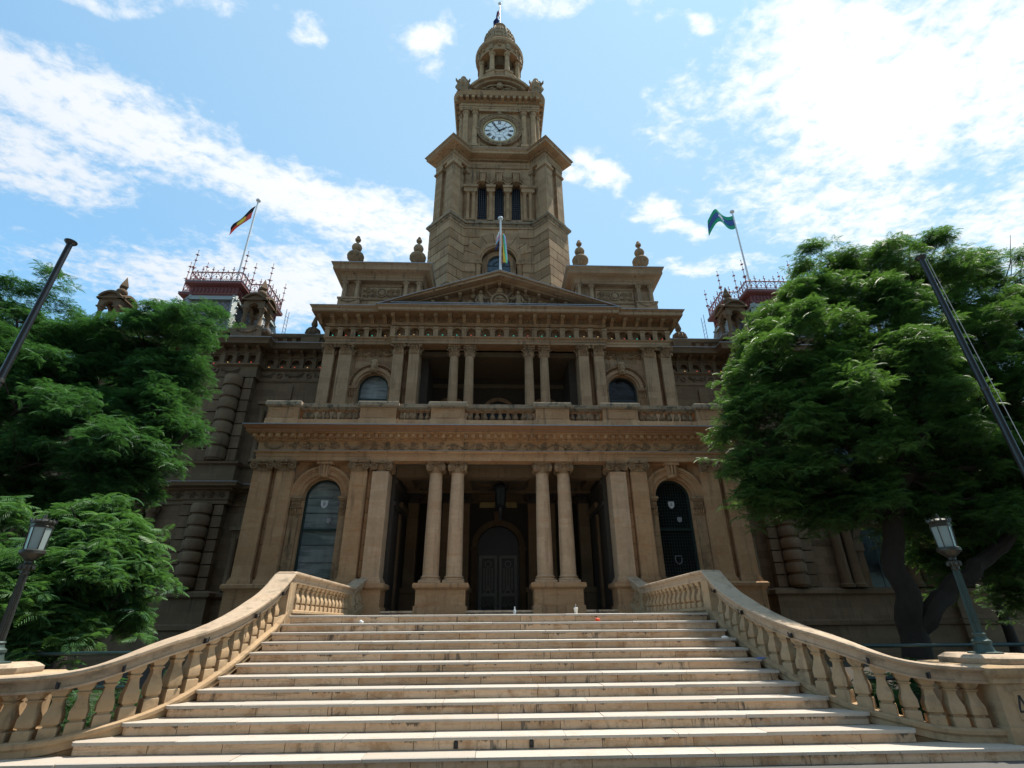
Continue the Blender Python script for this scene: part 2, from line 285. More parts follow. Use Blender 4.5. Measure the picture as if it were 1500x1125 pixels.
# ------------------------------------------------------------------ mesh builder
class MB:
    def __init__(s): s.v = []; s.f = []; s.sm = []
    def add(s, v, f):
        o = len(s.v); s.v += [tuple(p) for p in v]; s.f += [tuple(i+o for i in q) for q in f]
    def merge(s, o, T=None):
        vs = [T @ Vector(p) for p in o.v] if T is not None else o.v
        s.add(vs, o.f); return s
    def box(s, x0, x1, y0, y1, z0, z1, t=0):
        """t tapers the top in x and y"""
        s.add([(x0, y0, z0), (x1, y0, z0), (x1, y1, z0), (x0, y1, z0), (x0+t, y0+t, z1), (x1-t, y0+t, z1), (x1-t, y1-t, z1), (x0+t, y1-t, z1)],
              [(3, 2, 1, 0), (4, 5, 6, 7), (0, 1, 5, 4), (1, 2, 6, 5), (2, 3, 7, 6), (3, 0, 4, 7)]); return s
    def obox(s, c, hx, hy, hz, a=0, t=0):
        b = MB().box(-hx, hx, -hy, hy, -hz, hz, t); s.merge(b, Matrix.Translation(c) @ Matrix.Rotation(a, 4, 'Z')); return s
    def prism(s, poly, ax, a, b):
        n = len(poly)
        def P(u, w, k): return {'y': (u, k, w), 'x': (k, u, w), 'z': (u, w, k)}[ax]
        s.add([P(u, w, a) for u, w in poly]+[P(u, w, b) for u, w in poly],
              [tuple(range(n))[::-1], tuple(range(n, 2*n))]+[(i, (i+1) % n, n+(i+1) % n, n+i) for i in range(n)]); return s
    def lathe(s, prof, n=16, c=(0, 0, 0), a0=0., a1=2*PI, rot=0.):
        full = abs(a1-a0-2*PI) < 1e-6; m = n if full else n+1
        v = []
        for r, z in prof:
            for i in range(m):
                a = a0+(a1-a0)*i/n+rot; v.append((c[0]+r*math.cos(a), c[1]+r*math.sin(a), c[2]+z))
        f = []
        for j in range(len(prof)-1):
            for i in range(n):
                k = (i+1) % m; f.append((j*m+i, j*m+k, (j+1)*m+k, (j+1)*m+i))
        if full:
            f.append(tuple(range(m))[::-1]); f.append(tuple(range((len(prof)-1)*m, len(prof)*m)))
        s.add(v, f); return s
    def sweep(s, prof, path, closed=False):
        """profile (out, z) swept along a horizontal path; out is to the right of the direction of travel"""
        n = len(path); ns = []
        ds = []
        for i in range(n if closed else n-1):
            a = Vector(path[i]); b = Vector(path[(i+1) % n]); d = (b-a).normalized(); ds.append(Vector((d.y, -d.x)))
        for i in range(n):
            if closed: a, b = ds[i-1], ds[i]
            else: a, b = ds[max(0, i-1)], ds[min(n-2, i)]
            ns.append((a+b)/(1+a.dot(b)))
        v = [(path[i][0]+ns[i].x*o, path[i][1]+ns[i].y*o, z) for i in range(n) for o, z in prof]
        m = len(prof); f = []
        for i in range(n if closed else n-1):
            k = (i+1) % n
            for j in range(m-1): f.append((i*m+j, k*m+j, k*m+j+1, i*m+j+1))
        if not closed: f.append(tuple(range(m))); f.append(tuple(range((n-1)*m, n*m))[::-1])
        s.add(v, f); return s
    def sweep3(s, sec, path, close_sec=True, clampz=None, cap=True):
        """section (side offset, dz) along a 3-D path, kept upright"""
        n = len(path); P = [Vector(p) for p in path]; v = []
        for i in range(n):
            a = P[max(0, i-1)]; b = P[min(n-1, i+1)]
            d = Vector((b.x-a.x, b.y-a.y)); d.normalize(); nn = Vector((d.y, -d.x))
            for o, dz in sec:
                z = P[i].z+dz
                if clampz is not None: z = max(z, clampz)
                v.append((P[i].x+nn.x*o, P[i].y+nn.y*o, z))
        m = len(sec); f = []
        for i in range(n-1):
            for j in range(m if close_sec else m-1):
                k = (j+1) % m; f.append((i*m+j, (i+1)*m+j, (i+1)*m+k, i*m+k))
        if cap: f.append(tuple(range(m))); f.append(tuple(range((n-1)*m, n*m))[::-1])
        s.add(v, f); return s
    def tube(s, path, r, n=6, cap=True):
        P = [Vector(p) for p in path]; m = len(P); rr = r if isinstance(r, (list, tuple)) else [r]*m
        v = []; up = None
        for i in range(m):
            d = (P[min(m-1, i+1)]-P[max(0, i-1)]).normalized()
            if up is None:
                up = Vector((0, 0, 1)) if abs(d.z) < .9 else Vector((1, 0, 0))
            x = d.cross(up)
            if x.length < 1e-4: x = d.cross(Vector((0, 1, .01)))
            x.normalize(); y = x.cross(d).normalized(); up = y
            for k in range(n):
                a = 2*PI*k/n; v.append(P[i]+x*math.cos(a)*rr[i]+y*math.sin(a)*rr[i])
        f = [(i*n+k, i*n+(k+1) % n, (i+1)*n+(k+1) % n, (i+1)*n+k) for i in range(m-1) for k in range(n)]
        if cap: f.append(tuple(range(n))[::-1]); f.append(tuple(range((m-1)*n, m*n)))
        s.add(v, f); return s
    def ring(s, cx, cz, r0, r1, y0, y1, a0=0., a1=PI, n=20):
        """part of a flat ring in the xz plane, from y0 to y1"""
        v = []; f = []
        for i in range(n+1):
            a = a0+(a1-a0)*i/n; c, q = math.cos(a), math.sin(a)
            v += [(cx+r0*c, y0, cz+r0*q), (cx+r1*c, y0, cz+r1*q), (cx+r1*c, y1, cz+r1*q), (cx+r0*c, y1, cz+r0*q)]
        for i in range(n):
            o = i*4; f += [(o+j, o+(j+1) % 4, o+4+(j+1) % 4, o+4+j) for j in range(4)]
        if abs(a1-a0) < 2*PI-1e-6: f += [(0, 1, 2, 3), (n*4+3, n*4+2, n*4+1, n*4)]
        s.add(v, f); return s
    def archwall(s, x0, x1, z0, z1, cx, hw, zs, zb, y0, y1, n=20):
        """wall slab with a round-headed opening"""
        s.box(x0, cx-hw, y0, y1, z0, z1); s.box(cx+hw, x1, y0, y1, z0, z1)
        if zb > z0+1e-4: s.box(cx-hw, cx+hw, y0, y1, z0, zb)
        v = []; f = []
        for i in range(n+1):
            a = PI-PI*i/n; x = cx+hw*math.cos(a); z = zs+hw*math.sin(a)
            v += [(x, y0, z), (x, y0, z1), (x, y1, z1), (x, y1, z)]
        for i in range(n):
            o = i*4; f += [(o+j, o+(j+1) % 4, o+4+(j+1) % 4, o+4+j) for j in range(4)]
        s.add(v, f); return s
    def archface(s, cx, hw, zs, zb, y, d=.02, n=20):
        poly = [(cx-hw, zb), (cx+hw, zb)]+[(cx+hw*math.cos(PI*i/n), zs+hw*math.sin(PI*i/n)) for i in range(n+1)]
        s.prism(poly, 'y', y, y+d); return s
    def blob(s, c, r, nu=8, nv=5):
        r = r if isinstance(r, (tuple, list)) else (r, r, r)
        v = [(c[0], c[1], c[2]-r[2])]
        for j in range(1, nv):
            b = -PI/2+PI*j/nv
            for i in range(nu):
                a = 2*PI*i/nu; v.append((c[0]+r[0]*math.cos(a)*math.cos(b), c[1]+r[1]*math.sin(a)*math.cos(b), c[2]+r[2]*math.sin(b)))
        v.append((c[0], c[1], c[2]+r[2])); f = []; L = len(v)-1
        for i in range(nu): f.append((0, 1+(i+1) % nu, 1+i)); f.append((L, L-nu+i, L-nu+(i+1) % nu))
        for j in range(nv-2):
            for i in range(nu): f.append((1+j*nu+i, 1+j*nu+(i+1) % nu, 1+(j+1)*nu+(i+1) % nu, 1+(j+1)*nu+i))
        s.add(v, f); return s
    def spiral(s, c, r, turns, tr, dirn=1, a0=PI/2, n=22, U=(1, 0, 0), V=(0, 0, 1), sides=5):
        U = Vector(U); V = Vector(V); c = Vector(c); pts = []; rr = []
        for i in range(n+1):
            q = i/n; rad = r*(1-q)**.8+.12*r*q; a = a0+dirn*2*PI*turns*q
            pts.append(c+U*math.cos(a)*rad+V*math.sin(a)*rad); rr.append(tr*(1-.45*q))
        s.tube(pts, rr, sides); s.blob(c-U.cross(V)*0, r*.24, 6, 4); return s
    def mesh(s, name, mat, smooth=38):
        me = bpy.data.meshes.new(name); me.from_pydata([tuple(p) for p in s.v], [], s.f)
        b = bmesh.new(); b.from_mesh(me); bmesh.ops.recalc_face_normals(b, faces=b.faces); b.to_mesh(me); b.free()
        for m in (mat if isinstance(mat, (list, tuple)) else [mat]): me.materials.append(M[m])
        me.polygons.foreach_set('use_smooth', [True]*len(me.polygons)); me.set_sharp_from_angle(angle=R(smooth)); me.update()
        return me
def link(name, data, parent=None, at=(0, 0, 0), rz=0., label=None):
    o = bpy.data.objects.new(name, data); COL.objects.link(o); o.location = at; o.rotation_euler = (0, 0, rz)
    if parent is not None: o.parent = parent
    if label: o['label'] = label
    return o
def part(name, mb, mat, parent=None, at=(0, 0, 0), rz=0., label=None):
    me = mb.mesh(name, mat) if isinstance(mb, MB) else mb
    return link(name, me, parent, at, rz, label)
def tag(o, label, cat, group=None, kind=None):
    if label: o['label'] = label
    if cat: o['category'] = cat
    if group: o['group'] = group
    if kind: o['kind'] = kind
    return o
def empty(name, loc, label, cat, group=None):
    o = bpy.data.objects.new(name, None); COL.objects.link(o); o.location = loc; o.empty_display_size = .3
    return tag(o, label, cat, group)
def copy_tree(o, parent=None, at=None, rz=None):
    c = o.copy(); COL.objects.link(c)
    if parent is not None: c.parent = parent
    if at is not None: c.location = at
    if rz is not None: c.rotation_euler = (0, 0, rz)
    for ch in o.children: copy_tree(ch, c)
    return c
def struct(name, mb, mat):
    o = part(name, mb, mat); o['kind'] = 'structure'; return o
# ================================================================== the town hall
HK = 1.27                      # HP scales the hall, its poles, flags and lantern up about the camera position
def HP(p): return (-.2244+HK*(p[0]+.2244), -12.73+HK*(p[1]+12.73), 1.783+HK*(p[2]-1.783))
TH = empty('town_hall', HP((0, 8, 0)), 'Victorian sandstone town hall with pillared porch and central clock tower', 'town hall')
TH.scale = (HK, HK, HK)  # same enlargement; it sets the hall farther back behind a deeper landing
def T(name, mb, mat, parent=None, at=(0, 0, 0), rz=0., label=None):
    """part of the hall given in coordinates before the scaling about the camera"""
    if parent is None: return part(name, mb, mat, TH, (at[0], at[1]-8, at[2]), rz, label)
    return part(name, mb, mat, parent, at, rz, label)
L0 = 1.98                      # landing level
# ---- shared carved pieces -------------------------------------------------
def ionic(hw, h, faces=4, d=None):
    """angular ionic capital, origin at its foot; hw half width of the shaft top"""
    b = MB(); W_ = hw*1.32; d = d or hw
    if faces == 4: b.lathe([(hw*.98, 0), (hw*1.06, .02), (hw*1.0, .05), (hw*1.12, h*.45), (hw*1.2, h*.8)], 18)
    else: b.box(-hw, hw, -.02, d, 0, h*.8)
    b.box(-W_*1.02, W_*1.02, -W_*1.02 if faces == 4 else -.12, W_*1.02 if faces == 4 else d, h*.86, h); b.box(-W_*.94, W_*.94, -W_*.94 if faces == 4 else -.10, W_*.94 if faces == 4 else d, h*.76, h*.86)
    r = h*.36
    for k in range(4 if faces == 4 else 1):
        a = k*PI/2; T_ = Matrix.Rotation(a, 4, 'Z'); c = MB(); y = -(W_*.93 if faces == 4 else .085)
        for s in (-1, 1):
            c.spiral((s*W_*.68, y-.015, h*.47), r, 1.9, h*.055, -s, PI/2, 20)
            c.prism([(s*W_*.68+r*.9*math.cos(q*PI/5), h*.47+r*.9*math.sin(q*PI/5)) for q in range(10)], 'y', y, y+.05)
        for q in range(5): c.blob(((q-2)*W_*.17, y+.0, h*.60), (W_*.07, .04, h*.11), 6, 4)
        for q in (-1, 1): c.blob((q*W_*.13, y-.02, h*.80), (W_*.15, .03, h*.07), 6, 4)
        c.blob((0, y-.03, h*.86), (W_*.16, .05, h*.13), 7, 4)
        b.merge(c, T_)
    return b
def leaf_strip(b, w, h, y0, curl, x=0., z0=0.):
    """one acanthus leaf standing in front of y0, tip curling forward"""
    pr = [(.0, 0, 1.), (.02, .35, 1.), (.035, .65, .95), (curl*.65, .88, .85), (curl*1.25, .98, .6), (curl*1.5, .84, .35)]
    v = []
    for o, z, ww in pr:
        for k, xx in enumerate((-1, -.45, 0, .45, 1)):
            dip = (0, .02, .045, .02, 0)[k]; v.append((x+xx*w*.5*ww, y0-o-dip, z0+z*h-(abs(xx)*.06*h if z > .5 else 0)))
    f = [(r*5+k, r*5+k+1, (r+1)*5+k+1, (r+1)*5+k) for r in range(5) for k in range(4)]
    b.add(v, f)
def corinth(hw, h, square=False, d=.3):
    b = MB(); W_ = hw*1.42
    if square:
        b.box(-hw, hw, 0, d, 0, h*.86); b.box(-W_, W_, -.15, d, h*.87, h); b.box(-W_*.9, W_*.9, -.11, d, h*.80, h*.87)
        n = 4
        for q in range(n): leaf_strip(b, 2*hw/n*1.05, h*.42, 0, .08, -hw+(q+.5)*2*hw/n)
        for q in range(n-1): leaf_strip(b, 2*hw/n*1.1, h*.70, .0, .11, -hw+(q+1)*2*hw/n)
        for s in (-1, 1):
            b.spiral((s*W_*.80, -.12, h*.68), h*.14, 1.5, h*.03, -s, PI/2, 12); b.spiral((s*hw*.30, -.08, h*.70), h*.09, 1.3, h*.022, s, PI/2, 10)
            b.tube([(s*hw*.4, -.02, h*.4), (s*hw*.75, -.05, h*.62), (s*W_*.8, -.12, h*.8)], [h*.03, h*.035, h*.03], 5)
            c = MB(); leaf_strip(c, d*.6, h*.42, 0, .07, -d*.35); leaf_strip(c, d*.6, h*.68, 0, .09, -d*.6)
            b.merge(c, Matrix.Translation((s*hw, 0, 0)) @ Matrix.Rotation(PI/2*s, 4, 'Z') @ Matrix.Diagonal((-s if s > 0 else 1, 1, 1, 1)))
        b.blob((0, -.14, h*.90), (hw*.18, .05, h*.10), 7, 4)
        return b
    b.lathe([(hw*.96, 0), (hw*1.03, .015), (hw*.95, .04), (hw*.98, h*.5), (hw*1.2, h*.86)], 16)
    for k in range(8):
        c = MB(); leaf_strip(c, hw*.80, h*.40, -hw*.93, .07)
        b.merge(c, Matrix.Rotation(k*PI/4, 4, 'Z'))
        c = MB(); leaf_strip(c, hw*.75, h*.68, -hw*.90, .10); b.merge(c, Matrix.Rotation((k+.5)*PI/4, 4, 'Z'))
    for k in range(4):
        c = MB()
        c.spiral((0, -W_*1.18, h*.70), h*.14, 1.5, h*.035, 1, PI/2, 12, U=(0, -1, 0)); c.tube([(0, -hw*.95, h*.45), (0, -hw*1.2, h*.66), (0, -W_*1.18, h*.83)], [h*.03, h*.04, h*.035], 5)
        b.merge(c, Matrix.Rotation(k*PI/2+PI/4, 4, 'Z'))
        c = MB()
        for s in (-1, 1): c.spiral((s*hw*.30, -hw*1.2, h*.70), h*.09, 1.3, h*.022, s, PI/2, 10)
        c.blob((0, -W_*.98, h*.92), (hw*.2, .05, h*.10), 7, 4)
        b.merge(c, Matrix.Rotation(k*PI/2, 4, 'Z'))
    ab = []
    for k in range(4):
        a = k*PI/2
        for uu, rr in ((-1, 1), (-.5, .90), (0, .86), (.5, .90)):
            x, y = uu*W_, -W_*rr; 
            if uu == -1: x *= .93; y *= 1.0
            ab.append((x*math.cos(a)-y*math.sin(a), x*math.sin(a)+y*math.cos(a)))
    b.prism(ab, 'z', h*.86, h)
    return b
def baluster(h=.62, r=.085, n=12):
    b = MB(); b.box(-r*1.02, r*1.02, -r*1.02, r*1.02, -.08, h*.13); b.box(-r*1.02, r*1.02, -r*1.02, r*1.02, h*.90, h+.08)
    pr = [(.95, .13), (.95, .16), (.70, .18), (.62, .20), (.80, .25), (1.0, .33), (1.02, .38), (.92, .46), (.68, .58), (.52, .70), (.46, .76), (.50, .78), (.72, .80), (.74, .83), (.55, .85), (.62, .88), (.9, .90)]
    b.lathe([(r*a, h*z) for a, z in pr], n); return b
def rinceau(b, x0, x1, y, zc, h, seed=0):
    """scroll foliage relief along x on a face at y"""
    rnd = random.Random(seed); n = max(2, int(round((x1-x0)/(h*1.55)))); st = (x1-x0)/n; pts = []
    for i in range(n*8+1):
        q = i/8; pts.append((x0+q*st, y-.012, zc+math.sin(q*PI)*h*.28))
    b.tube(pts, h*.085, 6)
    for i in range(n):
        cx = x0+(i+.5)*st; s = 1 if i % 2 == 0 else -1
        b.spiral((cx, y-.035, zc-s*h*.05), h*.36, 1.6, h*.085, s, -s*PI/2, 18)
        b.blob((cx, y-.05, zc-s*h*.05), (h*.15, .045, h*.15), 8, 5)
        for k in range(5):
            a = rnd.uniform(0, 2*PI); rr = h*rnd.uniform(.40, .55)
            b.blob((cx+math.cos(a)*rr*1.2, y-.008, zc+max(-.4*h, min(.4*h, math.sin(a)*rr))), (h*rnd.uniform(.09, .17), .05, h*rnd.uniform(.06, .11)), 6, 4)
def swag(b, x0, x1, y, z, drop, r):
    pts = [(x0+(x1-x0)*i/12, y-.03, z-drop*(1-((i-6)/6)**2)) for i in range(13)]
    b.tube(pts, [r*(.6+.6*math.sin(PI*i/12)) for i in range(13)], 6)
    for i in range(1, 12, 1): b.blob((pts[i][0], y-.05, pts[i][2]), (r*.8, r*.5, r*.8), 6, 4)
    for x in (x0, x1):
        b.spiral((x, y-.03, z), r*2.0, 1.3, r*.45, 1, 0, 12); b.blob((x, y-.04, z), r*.9, 7, 4); b.tube([(x, y-.02, z-r*1.5), (x, y-.02, z-drop*.9)], [r*.6, r*.3], 5)

# ---- porch storey -----------------------------------------------------------
YP, YW = 2.85, 3.15            # pilaster face, wall face
def pilaster(x, hw, z0, z1, zc, cap_mesh, mat, y, name='pilaster', panel=False, d=.32):
    b = MB(); b.box(x-hw, x+hw, y, y+d, z0+.16, z1)
    b.box(x-hw*1.22, x+hw*1.22, y-.07, y+d, z0, z0+.06); b.box(x-hw*1.16, x+hw*1.16, y-.05, y+d-.003, z0+.06, z0+.11); b.box(x-hw*1.08, x+hw*1.08, y-.025, y+d-.005, z0+.11, z0+.16)
    o = T(name, b, mat); c = part('capital', cap_mesh, mat, o, (x, y, z1)); return o
ZB, ZS, ZC = 2.84, 6.08, 6.42
pier_cap = ionic(.235, ZC-ZS, 1, .3).mesh('ionic pilaster capital', 'carved'); pier_cap2 = ionic(.265, ZC-ZS, 1, .3).mesh('ionic pilaster capital wide', 'carved')
for s in (-1, 1):
    for x, hw in ((7.31, .265), (6.62, .25), (4.36, .25)):
        pilaster(s*x, hw, ZB, ZS, ZC, pier_cap2 if hw > .26 else pier_cap, 'warm', YP)
# square corner piers of the porch opening
sq = MB(); sq.box(-.25, .25, 0, .62, .16, ZS-ZB); sq.box(-.32, .32, -.07, .66, 0, .06); sq.box(-.30, .30, -.05, .64, .06, .11); sq.box(-.27, .27, -.025, .63, .11, .16)
sqm = sq.mesh('square porch pier', 'column'); sqc = ionic(.25, ZC-ZS, 4).mesh('square pier capital', 'carved')
for s in (-1, 1):
    o = T('porch_pier', sqm, None, at=(s*3.70, 2.86, ZB)); part('capital', sqc, None, o, (0, .30, ZS-ZB))
# the four round columns
cs = MB(); rb, rt_ = .238, .198; H = ZS-ZB
cs.box(-.31, .31, -.31, .31, 0, .07)
cs.lathe([(.30, .07), (.315, .10), (.30, .125), (.26, .135), (.255, .15), (.285, .165), (.285, .19), (.25, .205)]+[(rb, .23)]+[(rb-(rb-rt_)*(q/8)**1.6, .23+(H-.26)*q/8) for q in range(9)]+[(rt_*1.05, H-.02), (rt_*1.05, H)], 28)
csm = cs.mesh('round porch column', 'column'); icm = ionic(.205, ZC-ZS, 4).mesh('ionic column capital', 'carved')
for x in (-2.02, -1.34, 1.34, 2.02):
    o = T('porch_column', csm, None, at=(x, 3.20, ZB)); part('capital', icm, None, o, (0, 0, H))
# pedestals under the columns and piers, podium under the flank walls
for s in (-1, 1):
    b = MB(); x0, x1 = s*1.68-.70, s*1.68+.70
    b.box(x0, x1, 2.86, 3.56, 2.24, 2.66); b.box(x0-.04, x1+.04, 2.82, 3.60, 1.96, 2.24)
    b.sweep([(0, 2.66), (.03, 2.67), (.05, 2.70), (.09, 2.72), (.09, 2.80), (.07, 2.84), (-.34, 2.842)], [(x0, 3.56), (x0, 2.86), (x1, 2.86), (x1, 3.56)], True)
    T('column_pedestal', b, 'warm')
    b = MB(); x0, x1 = sorted((s*3.36, s*4.02))
    b.box(x0, x1, 2.84, 3.56, 2.22, 2.66); b.box(x0-.04, x1+.04, 2.80, 3.60, 1.96, 2.22)
    b.sweep([(0, 2.66), (.03, 2.67), (.05, 2.70), (.09, 2.72), (.09, 2.80), (.07, 2.84), (-.34, 2.842)], [(x0, 3.56), (x0, 2.84), (x1, 2.84), (x1, 3.56)], True)
    T('pier_pedestal', b, 'warm')
    b = MB(); x0, x1 = sorted((s*4.03, s*7.66)); xo = s*7.66
    pth = [(-7.66, 8.5), (-7.66, 2.80), (-4.03, 2.80)] if s < 0 else [(4.03, 2.80), (7.66, 2.80), (7.66, 8.5)]
    b.sweep([(-.3, -.2), (.10, -.2), (.10, .5), (.06, .55), (0, .6), (0, 2.62), (.02, 2.64), (.05, 2.70), (.09, 2.72), (.09, 2.80), (.05, 2.838), (-.3, 2.838)], pth)
    T('podium', b, 'warm')
# flank walls with a round-headed window each
WX, WHW, WZS = 5.47, .575, 5.36
for s in (-1, 1):
    b = MB(); x0, x1 = sorted((s*3.95, s*7.50))
    b.archwall(x0, x1, 2.80, 6.44, s*WX, WHW, WZS, 2.95, YW, 3.60)
    if s < 0: b.box(-7.50, -7.10, 3.61, 9.0, 2.8, 6.44)
    else: b.box(7.10, 7.50, 3.61, 9.0, 2.8, 6.44)
    w = T('porch_wall', b, 'warm_wall')
    b = MB(); b2 = MB()      # rusticated strips between the pilasters
    for k in range(7):
        z = 3.02+k*.46
        b.box(*sorted((s*6.885, s*7.03)), YW-.11, YW+.05, z, z+.445); b2.box(*sorted((s*4.00, s*4.09)), YW-.11, YW+.05, z, z+.445)
    part('joint_course', b, 'warm', w); part('joint_course', b2, 'warm', w)
    b = MB(); cx = s*WX      # archivolt in three fillets, impost pilasters
    b.ring(cx, WZS, WHW, WHW+.10, YW-.03, YW+.06); b.ring(cx, WZS, WHW+.10, WHW+.24, YW-.07, YW+.06, n=24); b.ring(cx, WZS, WHW+.24, WHW+.29, YW-.10, YW+.06, n=24); b.ring(cx, WZS, WHW+.29, WHW+.37, YW-.13, YW+.06, n=24)
    T('archivolt', b, 'warm')
    for q in (-1, 1):
        b = MB(); xa, xb = sorted((cx+q*(WHW+.02), cx+q*(WHW+.30)))
        b.box(xa, xb, YW-.09, YW+.06, 2.84, 4.80); b.box(xa-.03, xb+.03, YW-.13, YW+.06, 2.84, 2.98)
        for z0, z1, e in ((4.80, 4.83, .02), (4.99, 5.03, .02), (5.03, 5.22, .0), (5.22, 5.27, .03), (5.27, 5.35, .06)): b.box(xa-e, xb+e, YW-.10-e, YW+.06, z0, z1)
        for k in range(4):
            leaf_strip(b, .075, .15, YW-.10, .05, xa+.035+k*.07, 4.83)
            b.blob((xa+.04+k*.066, YW-.105, 5.13), (.03, .03, .06), 6, 4)
        T('impost_pilaster', b, 'carved')
    b = MB()      # scrolled keystone
    b.prism([(cx-.13, WZS+WHW-.02), (cx+.13, WZS+WHW-.02), (cx+.20, 6.40), (cx-.20, 6.40)], 'y', YW-.20, YW+.05)
    for k in range(3): b.tube([(cx+(k-1)*.075, YW-.20, WZS+WHW), (cx+(k-1)*.095, YW-.225, 6.2), (cx+(k-1)*.115, YW-.21, 6.34)], [.022, .03, .03], 6)
    b.box(cx-.24, cx+.24, YW-.26, YW+.04, 6.33, 6.415); b.blob((cx, YW-.2, WZS+WHW+.03), (.12, .06, .06), 8, 5)
    T('keystone', b, 'warm')
    # window
    yg = 3.42
    b = MB(); b.ring(cx, WZS, WHW-.07, WHW+.0, yg-.05, yg+.06); b.box(cx-WHW, cx-WHW+.07, yg-.05, yg+.06, 2.95, WZS); b.box(cx+WHW-.07, cx+WHW, yg-.05, yg+.06, 2.95, WZS); b.box(cx-WHW+.07, cx+WHW-.07, yg-.05, yg+.06, 2.95, 3.03)
    b.box(cx-WHW+.07, cx+WHW-.07, yg-.06, yg+.05, 4.36, 4.43)
    win = T('arched_window', b, 'frame')
    b = MB(); b.archface(cx, WHW-.05, WZS, 3.0, yg, .012)
    part('pane', b, 'pane' if s < 0 else 'glass_dark', win, label='clear pane with drawn curtains' if s < 0 else 'dark leaded pane')
    b = MB()
    for z in ([3.45, 3.95, 4.9, 5.36] if s < 0 else []): b.box(cx-WHW+.06, cx+WHW-.06, yg-.012, yg+.02, z, z+.012)
    if s > 0:
        for k in range(13): x = cx-.50+k*.083; b.box(x-.0035, x+.0035, yg-.012, yg+.004, 3.03, WZS+math.sqrt(max(0, .52**2-(x-cx)**2)))
        for k in range(31):
            z = 3.08+k*.0925; hw = .52 if z < WZS else math.sqrt(max(0, .52**2-(z-WZS)**2))
            if hw > .05: b.box(cx-hw, cx+hw, yg-.011, yg+.003, z-.0035, z+.0035)
    part('lead_line', b, 'frame', win)
    if s < 0:
        b = MB()
        for x0, x1 in ((-.52, -.05), (-.02, .50)):
            pts = [(cx+x0+(x1-x0)*i/24, .02*math.sin(i*1.9)) for i in range(25)]
            top = 5.86
            b.add([(x, yg+.25+y, 3.0) for x, y in pts]+[(x, yg+.25+y, top) for x, y in pts], [(i, i+1, i+26, i+25) for i in range(24)])
        part('curtain', b, 'curtain', win)
    # painted heraldic shields leaded into the glass
    def shield(x, z, w, mat, hollow=False):
        pts = [(-.5, .55), (.5, .55), (.5, -.05), (.36, -.4), (0, -.62), (-.36, -.4), (-.5, -.05)]
        b = MB(); P_ = [(x+u*w, z+v*w) for u, v in pts]
        if hollow: b.tube([(u, yg-.016, v) for u, v in P_+[P_[0]]], .010, 4)
        else:
            b.prism(P_, 'y', yg-.02, yg-.013)
        part('heraldic_shield', b, mat, win)
        if not hollow:
            c = MB(); c.tube([(u, yg-.02, v) for u, v in P_+[P_[0]]], .010, 4); c.prism([(x-w*.2, z+.2*w), (x+w*.2, z+.2*w), (x+w*.15, z-.15*w), (x, z-.3*w), (x-w*.15, z-.15*w)], 'y', yg-.027, yg-.021); c.blob((x, yg-.022, z+.3*w), (w*.13, .008, w*.1), 6, 4)
            part('shield_lead', c, 'lead', win)
    if s < 0: shield(cx+.02, 5.18, .22, 'shield'); shield(cx+.22, 4.68, .14, 'lead')
    else: shield(cx-.02, 5.16, .19, 'shield'); shield(cx+.18, 4.70, .13, 'shield_dim'); shield(cx-.02, 3.50, .2, 'lead', True)
# entablature of the porch
EP = [(-7.58, 9.2), (-7.58, YP), (7.58, YP), (7.58, 9.2)]
b = MB(); b.sweep([(-.40, 6.42), (.0, 6.42), (.0, 6.54), (.015, 6.55), (.015, 6.65), (.04, 6.66), (.07, 6.69), (.07, 6.715), (-.40, 6.716)], EP); ent = T('porch_architrave', b, 'warm')
b = MB(); b.box(-7.56, 7.56, YP+.07, YP+.11, 6.712, 6.722); b.sweep([(-.3, 6.716), (.075, 6.716), (.078, 6.728), (-.3, 6.73)], EP); part('lead_flashing', b, 'lead', ent)
b = MB(); b.sweep([(-.40, 6.73), (.0, 6.73), (.0, 7.03), (-.4, 7.03)], EP); fr = T('porch_frieze', b, 'warm')
b = MB(); x = -7.45; k = 0
while x < 7.3:
    if k % 2 == 0: e = x+.75; swag(b, x+.10, e-.10, YP, 6.93, .13, .034)
    else: e = x+1.72; rinceau(b, x+.05, e-.05, YP, 6.885, .25, k)
    x = e; k += 1
part('scroll_carving', b, 'carved', fr)
b = MB(); b.sweep([(-.4, 7.03), (.02, 7.03), (.06, 7.06), (.06, 7.10), (.10, 7.12), (.10, 7.24), (.30, 7.25), (.30, 7.27), (-.4, 7.28)], EP); cor = T('porch_cornice', b, 'warm')
b = MB()
n = int(15.1/.086)
for i in range(n): b.box(-7.6+i*.0865, -7.6+i*.0865+.05, YP-.105, YP-.05, 7.05, 7.10)
part('bead_row', b, 'warm', cor)
b = MB()
for i in range(66): x = -7.72+i*.2345; b.box(x, x+.115, YP-.235, YP-.09, 7.125, 7.235)
for s in (-1, 1):
    for i in range(22): y = 3.0+i*.2345; b.box(*sorted((s*7.67, s*7.815)), y, y+.115, 7.125, 7.235)
part('dentil_row', b, 'warm', cor)
b = MB(); b.sweep([(-.4, 7.271), (.33, 7.271), (.33, 7.34), (.36, 7.36), (.40, 7.42), (.42, 7.45), (-.4, 7.455)], EP); part('corona', b, 'red_band', cor)
b = MB(); b.sweep([(-.4, 7.456), (.435, 7.456), (.44, 7.485), (.3, 7.50), (-.4, 7.505)], EP); part('lead_flashing', b, 'lead', cor)
b = MB(); b.box(-7.5, 7.5, 3.2, 9.2, 7.40, 7.47); T('balcony_floor', b, 'grey')
